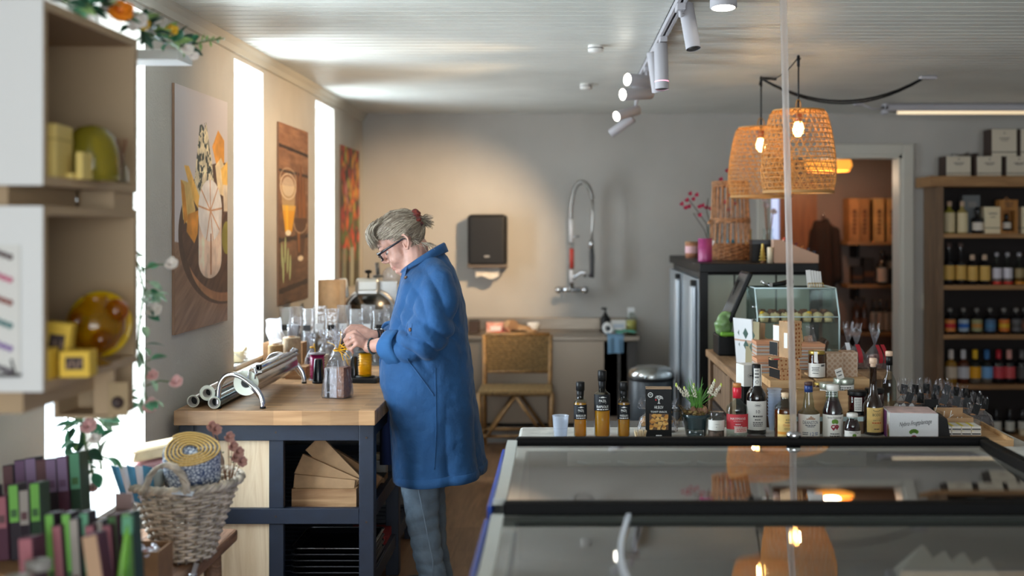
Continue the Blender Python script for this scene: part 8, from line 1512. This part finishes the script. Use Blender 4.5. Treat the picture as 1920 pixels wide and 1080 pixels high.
# clear acrylic post on the rear rail
pa = Vector((PX(1488, 3.42), 3.42, .938)); pb = Vector((PX(1466, 3.42), 3.42, CEIL)); t = thing('acrylic_post', 'thin milky acrylic post rising from the far freezer rail to the ceiling', 'post', pa)
MB().cyl((0, 0, .006), pb-pa, .0105, n=16).build('rod', glass('milky_rod', (250, 246, 244), 1.5, .1, body=.4, bodycol=(240, 232, 226), gain=.7), t); MB().lathe([(.0005, 0), (.022, 0), (.022, .012), (.014, .016)], n=20).build('foot', m_chrome, t)
# ---------------------------------------------------------------- bottle shelf on the right
m_sh = wood('shelf_oak', (170, 128, 82), (136, 98, 60), .55, 'x', 1.0, .1); m_shs = wood('shelf_oak_side', (128, 100, 74), (100, 78, 58), .6, 'z', 1.0, .1)
SX = 2.778; SXe = 4.05; YF, YB = 8.3, 8.62
t = thing('bottle_shelf', 'tall oak shelf unit of spirits against the back wall', 'shelf', (3.4, 8.46, 0)); k_ = lambda x0, x1, y0, y1, z0, z1, b_=0.0: MB().ext(x0-3.4, x1-3.4, y0-8.46, y1-8.46, z0, z1, bev=b_)
ZS = [PZ(y, YF) for y in (438, 535, 628, 722, 817)]
k_(SX-.06, SXe, YF-.02, YB+.01, PZ(350, YF), PZ(330, YF), .004).build('top_slab', m_sh, t); k_(SX, SX+.045, YF, YB, 0, PZ(350, YF)).build('side_panel', m_shs, t); k_(SXe-.045, SXe, YF, YB, 0, PZ(350, YF)).build('side_panel', m_shs, t); k_(SX+.045, SXe-.045, YB-.012, YB, .02, PZ(350, YF)).build('back_panel', mat('shelf_back_dark', (34, 26, 24), .8), t)
for z in ZS: k_(SX+.045, SXe-.045, YF+.004, YB-.012, z-.032, z).build('shelf_board', m_sh, t)
DB = 8.4
def sbottle(px, z, ytop, r_, mg, capm, label, lab=None, lab2=None, capk=.2, neck=.4, d=DB, sq=1.0, grp='bottles on the oak shelf', liq=None):
    h_ = PZ(ytop, d)-z; t = thing('spirit_bottle', label, 'bottle', (PX(px, d), d, z), 0, grp); s0 = h_*(1-neck-.05)
    MB().lathe([(.0005, .001), (r_*.93, .001), (r_, .008), (r_, s0), (r_*.85, s0+h_*.04), (r_*.38, s0+h_*.1), (r_*.34, h_*(1-capk))], n=20).build('glass', mg, t); MB().lathe([(r_*.42, h_*(1-capk)), (r_*.45, h_*(1-capk)+.004), (r_*.45, h_-.004), (.0005, h_)], n=18).build('cap', capm, t)
    if liq: MB().lathe([(.0005, .003), (r_*.93, .003), (r_*.93, h_*liq[1]), (.0005, h_*liq[1])], n=18).build('liquid', liq[0], t)
    if lab: b = MB(); b.lathe([(r_+.001, h_*lab[0]), (r_+.001, h_*lab[1])], n=16, a0=-PI/2-1.35, a1=-PI/2+1.35); lo = b.build('label', lab[2], t)
    if lab2: b = MB(); b.lathe([(r_+.0016, h_*lab2[0]), (r_+.0016, h_*lab2[1])], n=16, a0=-PI/2-1.3, a1=-PI/2+1.3); b.build('band', lab2[2], t)
    return t
lm = lambda n, c: mat('lbl_'+n, c, .6)
wcap = mat('cork_pale', (206, 176, 150), .6); gcl = mat('olive_bottle', (150, 140, 50), .1, coat=.3); cl = glass('bottle_glass'); dk = mat('black_bottle', (16, 16, 22), .08, coat=.5)
z = ZS[0]
for px, nm_, mg in ((1780, 'leftmost', gcl), (1804, 'second', mat('straw_bottle', (170, 150, 90), .15, coat=.3))): sbottle(px, z, 377, .040, mg, wcap, '%s pale cream labelled bottle from the left on the top shelf' % nm_, (.04, .64, lm('cream', (222, 206, 166))), None, .16, .3)
sbottle(1833, z, 388, .044, dk, dk, 'dark bottle with a white label between the cream bottles and white carton', (.12, .42, lm('white', (214, 204, 190))), None, .25, .42)
def scarton(px, z, ytop, w_, m_, label, d=DB, band=True, dp=.05):
    h_ = PZ(ytop, d)-z; t = thing('spirit_carton', label, 'carton', (PX(px, d), d, z)); MB().ext(-w_, w_, -dp, dp, 0, h_, bev=.002).build('carton', m_, t)
    if band: MB().ext(-w_-.0006, w_+.0006, -dp-.0006, dp+.0006, h_*.2, h_*.225).build('dark_line', m_blk, t)
    b = MB(); put_text(b, '~', (0, h_*.75), .024, w_*1.1, y=-dp-.001); put_text(b, '~', (0, h_*.62), .018, w_*.7, y=-dp-.001); b.build('lettering', mat('ink_grey', (90, 74, 74)), t); return t
m_ctn = mat('carton_cream', (222, 206, 172), .7)
scarton(1857, z, 388, .056, m_ctn, 'cream carton on the top shelf left of the wooden bottle case'); scarton(1924, z, 388, .05, m_ctn, 'cream carton on the top shelf at the right edge')
t = thing('silver_carton', 'grey carton standing behind the cream bottles on the top shelf', 'carton', (PX(1815, 8.55), 8.53, z)); MB().ext(-.06, .07, -.04, .04, 0, .29, bev=.003).build('carton', mat('grey_carton', (120, 124, 126), .4), t); MB().ext(-.02, .04, -.041, -.04, .2, .24).build('emblem', mat('grey_emblem', (150, 146, 142)), t)
t = thing('bottle_case', 'wooden bottle case with an open window on the top shelf', 'case', (PX(1887, DB), DB, z)); hz = PZ(375, DB)-z; m_cs = wood('case_wood', (176, 120, 56), (140, 90, 40), .6, 'z', 1.5, .1)
MB().ext(-.066, -.048, -.05, .05, 0, hz).ext(.048, .066, -.05, .05, 0, hz).ext(-.048, .048, -.05, .05, hz*.68, hz).ext(-.048, .048, -.05, .05, 0, .02).ext(-.048, .048, .04, .05, .02, hz*.68).build('case', m_cs, t); MB().tube([(-.02, 0, hz), (0, 0, hz+.02), (.02, 0, hz)], .004, 6).build('rope', m_wb, t); b = MB(); put_text(b, '~', (0, hz*.9), .022, .06, y=-.051); put_text(b, '~', (0, hz*.82), .022, .045, y=-.051); b.build('branding', m_ink, t)
sbottle(1887, z+.02, 401, .034, dk, dk, 'small dark bottle with a white label inside the wooden case', (.15, .5, lm('white', (214, 204, 190))), None, .25, .42)
zt = PZ(330, YF)
def topbox(px, z, ytop, w_, label):
    h_ = PZ(ytop, 8.35)-z; t = thing('gift_carton', label, 'carton', (PX(px, 8.42), 8.42, z)); MB().ext(-w_-.02, -w_, -.06, .06, 0, h_).build('brown_side', mat('dark_brown', (56, 40, 32)), t); MB().ext(-w_, w_, -.066, .06, 0, h_, bev=.003).build('carton', mat('carton_white', (206, 196, 176), .7), t); MB().ext(-w_-.001, w_+.001, -.0668, -.066, h_*.14, h_*.17).build('dark_line', m_blk, t)
    b = MB(); put_text(b, 'G', (0, h_*.86), .016, .014, y=-.067, bold=.02); b.build('emblem', m_ink, t); b = MB(); put_text(b, '~', (0, h_*.66), .02, .075, y=-.067); put_text(b, '~', (0, h_*.58), .014, .05, y=-.067); b.build('lettering', mat('ink_grey', (90, 74, 74)), t); return h_
h_ = topbox(1792, zt, 293, .09, 'white gift carton at the left end on top of the oak shelf'); topbox(1849, zt, 293, .09, 'white gift carton in the middle of the lower row on the oak shelf'); topbox(1904, zt, 293, .09, 'white gift carton at the right of the lower row on the oak shelf')
zt2 = zt+h_; topbox(1877, zt2, 242, .092, 'white gift carton stacked on the second row above the oak shelf'); topbox(1931, zt2, 242, .092, 'white gift carton of the upper row cut by the right edge')
t = thing('dried_wreath', 'thin brown dried twigs lying behind the left gift carton', 'twigs', (PX(1805, 8.52), 8.52, zt+.15)); b = MB(); r = random.Random(4)
for k in range(12): b.tube([(r.uniform(-.12, -.02), .01, -.15), (r.uniform(-.1, .05), 0, r.uniform(.0, .03)), (r.uniform(0, .14), 0, r.uniform(-.03, .04))], .003, 5)
b.build('twig', mat('dark_twig', (60, 40, 30), .8), t); MB().ball((.1, 0, .01), (.03, .02, .012), 8, 6).build('seed_head', mat('dark_twig'), t)
z = ZS[1]; ylab = lm('yellow', (206, 166, 84)); dcap = mat('dark_cap', (90, 72, 66), .5)
for k, (px, yt) in enumerate(((1779, 455), (1801, 455), (1823, 477), (1846, 477))): sbottle(px, z, yt, .041, dk, dcap if yt < 470 else wcap, '%s dark bottle with a slanted yellow label on the second shelf' % ['leftmost tall', 'second tall', 'third', 'fourth'][k], (.12 if yt < 470 else .14, .46 if yt < 470 else .62, ylab), None, .12 if yt < 470 else .18, .45 if yt < 470 else .3)
for k, px in enumerate((1869, 1889)): sbottle(px, z, 473, .036, cl, mat('grey_stopper', (150, 146, 150), .4), '%s clear bottle with a white label and red base on the second shelf' % ['left', 'right'][k], (.2, .52, lm('white2', (206, 200, 208))), (.02, .1, lm('red', (206, 46, 26))), .12, .42, liq=(mat('pale_spirit', (150, 130, 126), .3), .5))
for k, px in enumerate((1911, 1929)): sbottle(px, z, 473, .036, cl, mat('grey_stopper', (150, 146, 150)), '%s amber bottled spirit at the right of the second shelf' % ['nearer the middle,', 'cut by the frame,'][k], (.22, .5, lm('tan', (150, 130, 90))), (.02, .1, lm('amber', (206, 130, 30))), .12, .42, liq=(mat('amber_spirit', (130, 84, 30), .3), .5))
z = ZS[2]
for px, c1, c2, nm_ in ((1781, (214, 130, 60), (196, 30, 44), 'orange and red'), (1806, (150, 170, 190), (30, 96, 180), 'pale and bright blue'), (1831, (150, 150, 110), (186, 130, 60), 'olive and tan'), (1856, (70, 104, 140), (70, 120, 160), 'plain steel blue'), (1882, (206, 110, 30), (214, 166, 30), 'orange and yellow'), (1905, (90, 88, 90), (70, 66, 66), 'dark grey'), (1922, (90, 60, 46), (120, 70, 50), 'brown')): sbottle(px, z, 577, .040, dk, mat('grey_cap', (120, 116, 112), .4), 'small dark bottle with %s labels on the third shelf' % nm_, (.1, .56, lm('a%d' % px, c1)), (.24, .4, lm('b%d' % px, c2)), .14, .34)
z = ZS[3]
for px, cc, c1, nm_, mg in ((1783, (206, 196, 190), (206, 190, 170), 'cream capped gold', mat('gold_bottle', (150, 110, 40), .1, coat=.3)), (1806, (200, 200, 206), (196, 196, 204), 'white capped', mat('rum_bottle', (84, 40, 24), .1, coat=.3)), (1828, (222, 176, 30), (224, 160, 20), 'yellow capped', cl), (1850, (50, 110, 170), (110, 160, 210), 'blue capped', cl), (1872, (176, 24, 44), (190, 60, 70), 'red capped', dk), (1892, (206, 150, 140), (196, 76, 80), 'pink capped', dk), (1916, (100, 96, 96), (70, 66, 66), 'grey capped dark', dk)): sbottle(px, z, 655, .044, mg, mat('cap%d' % px, cc, .5), '%s bottle on the fourth shelf of the oak unit' % nm_, (.16, .5, lm('c%d' % px, c1)), None, .28, .36, liq=(mat('pale_spirit', (150, 130, 126)), .45) if mg is cl else None)
z = ZS[4]
for k, px in enumerate((1868, 1893, 1917)): sbottle(px, z, 766, .036, dk, dk, '%s black bottle with a white oval label on the bottom shelf' % ['left', 'middle', 'right'][k], (.12, .5, lm('oval', (196, 192, 180))), None, .15, .42)
block('white_block', 'small pale carton at the right edge of the bottom shelf', 'carton', PX(1912, 8.32), PX(1930, 8.32), 8.305, 8.34, ZS[4], PZ(806, 8.32), mat('carton_cream', (222, 206, 172)), 'carton')
# ---------------------------------------------------------------- beyond the doorway
LP_ = W(1553, 306, 9.8); t = thing('paper_lamp', 'glowing amber shade lamp seen through the doorway', 'pendant lamp', LP_); MB().lathe([(.03, .1), (.12, .085), (.19, .03), (.205, -.02), (.18, -.07)], n=32).build('shade', mat('amber_shade', (240, 170, 80), .6, emit=(250, 160, 60), es=1.1), t); MB().cyl((0, 0, .1), (0, 0, CEIL-LP_.z), .004).build('cord', m_blk, t); MB().lathe([(.03, .1), (.001, .11)], n=16).build('cap', m_blk, t)
point('passage_glow', (LP_.x, LP_.y, LP_.z-.12), 7, (1.0, .76, .5), .08)
for i, (yb, lab) in enumerate(((453, 'upper'), (533, 'middle'), (622, 'lower'))):
    z = PZ(yb, 10.3); t = thing('wall_shelf', '%s oak wall shelf in the room beyond the doorway' % lab, 'shelf', (3.1, 10.4, z-.03)); MB().ext(-.5, .6, -.17, .15, 0, .03).build('board', m_sh, t); [MB().ext(x, x+.03, -.1, .15, -.12, 0).build('bracket', m_black, t) for x in (-.4, .3)]
    if i == 0:
        for k, (px, c_) in enumerate(((1598, (160, 112, 66)), (1617, (150, 104, 60)), (1644, (196, 152, 96)), (1668, (190, 146, 92)), (1688, (180, 136, 84)))):
            o = thing('wine_crate', '%s upright wooden wine crate from the left beyond the doorway' % ord_[k], 'crate', (PX(px, 10.32), 10.36, z), 0, 'wine crates on the upper far shelf'); MB().ext(-.045, .045, -.12, .12, 0, PZ(372, 10.3)-z, bev=.003).build('crate', mat('crate%d' % k, c_, .7, var=.12, vs=10), o); b = MB(); put_text(b, '~', (0, .19), .07, .24, y=-.1215, rot=PI/2); b.build('branding', mat('brand_brown', (90, 56, 34), .8), o)
    if i == 1:
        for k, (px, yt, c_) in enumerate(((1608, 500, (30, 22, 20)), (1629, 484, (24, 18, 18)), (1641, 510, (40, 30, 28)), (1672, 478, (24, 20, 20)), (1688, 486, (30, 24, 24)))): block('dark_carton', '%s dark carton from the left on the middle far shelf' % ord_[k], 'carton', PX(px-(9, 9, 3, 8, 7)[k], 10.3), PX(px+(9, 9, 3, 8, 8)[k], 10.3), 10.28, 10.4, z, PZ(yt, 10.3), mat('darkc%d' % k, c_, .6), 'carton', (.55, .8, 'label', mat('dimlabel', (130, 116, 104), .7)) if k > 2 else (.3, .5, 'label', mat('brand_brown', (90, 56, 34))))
        sbottle(1654, z, 470, .05, dk, dk, 'dark wine bottle with a white label beyond the doorway', (.08, .5, lm('white3', (176, 166, 160))), None, .12, .4, d=10.25, grp='bottles beyond the doorway')
    if i == 2:
        for k, px in enumerate((1606, 1620, 1638, 1650, 1662, 1674, 1686)): sbottle(px, z, 556 if k < 2 else 562, .03, mat('brown_bottle', (60, 34, 22), .2) if k < 2 else dk, dk, '%s bottle from the left on the lower far shelf' % ord_[k], (.05, .62, lm('white4', (150, 142, 136))) if k > 1 else (.1, .4, lm('brown4', (110, 70, 50))), None, .15, .3, d=10.28, grp='bottles beyond the doorway')
CT = Vector((PX(1548, 10.4), 10.5, PZ(410, 10.4))); t = thing('hanging_coat', 'dark brown coat hanging on the wall beyond the doorway', 'coat', CT); b = MB(); b.ball((0, 0, -.1), (.11, .07, .1)); b.capsule((0, 0, -.12), (0, 0, -.72), .11, .12); b.capsule((-.09, -.02, -.12), (-.12, -.03, -.55), .05, .05); b.capsule((.09, -.02, -.12), (.12, -.03, -.55), .05, .05)
organic('coat', b, mat('coat_brown', (46, 32, 28), .95, bump=.4, bs=20), .015, 3, t, lambda c, n: c+n*.012*math.sin(c.x*60+2*c.z)); MB().tube([(0, .04, .02), (0, -.02, .02), (0, -.03, .05)], .008, 6).build('hook', m_chrome, t)
structure('door_2', MB().ext(PX(1462, 10.5), PX(1532, 10.5), 10.5, 10.548, 0, 2.0), wood('inner_door', (150, 92, 44), (120, 70, 30), .5, 'z', .8, .05))
wn = structure('window_4', MB().ext(PX(1444, 10.5), PX(1446, 10.5), 10.5, 10.548, 1.2, 1.9).ext(PX(1472, 10.5), PX(1474, 10.5), 10.5, 10.548, 1.2, 1.9).ext(PX(1444, 10.5), PX(1474, 10.5), 10.5, 10.548, 1.88, 1.9), m_trim); MB().ext(PX(1446, 10.5), PX(1472, 10.5), 10.53, 10.545, 1.2, 1.88).build('pane', mat('frosted_day', (170, 190, 226), .4, emit=(176, 196, 236), es=.75), wn)
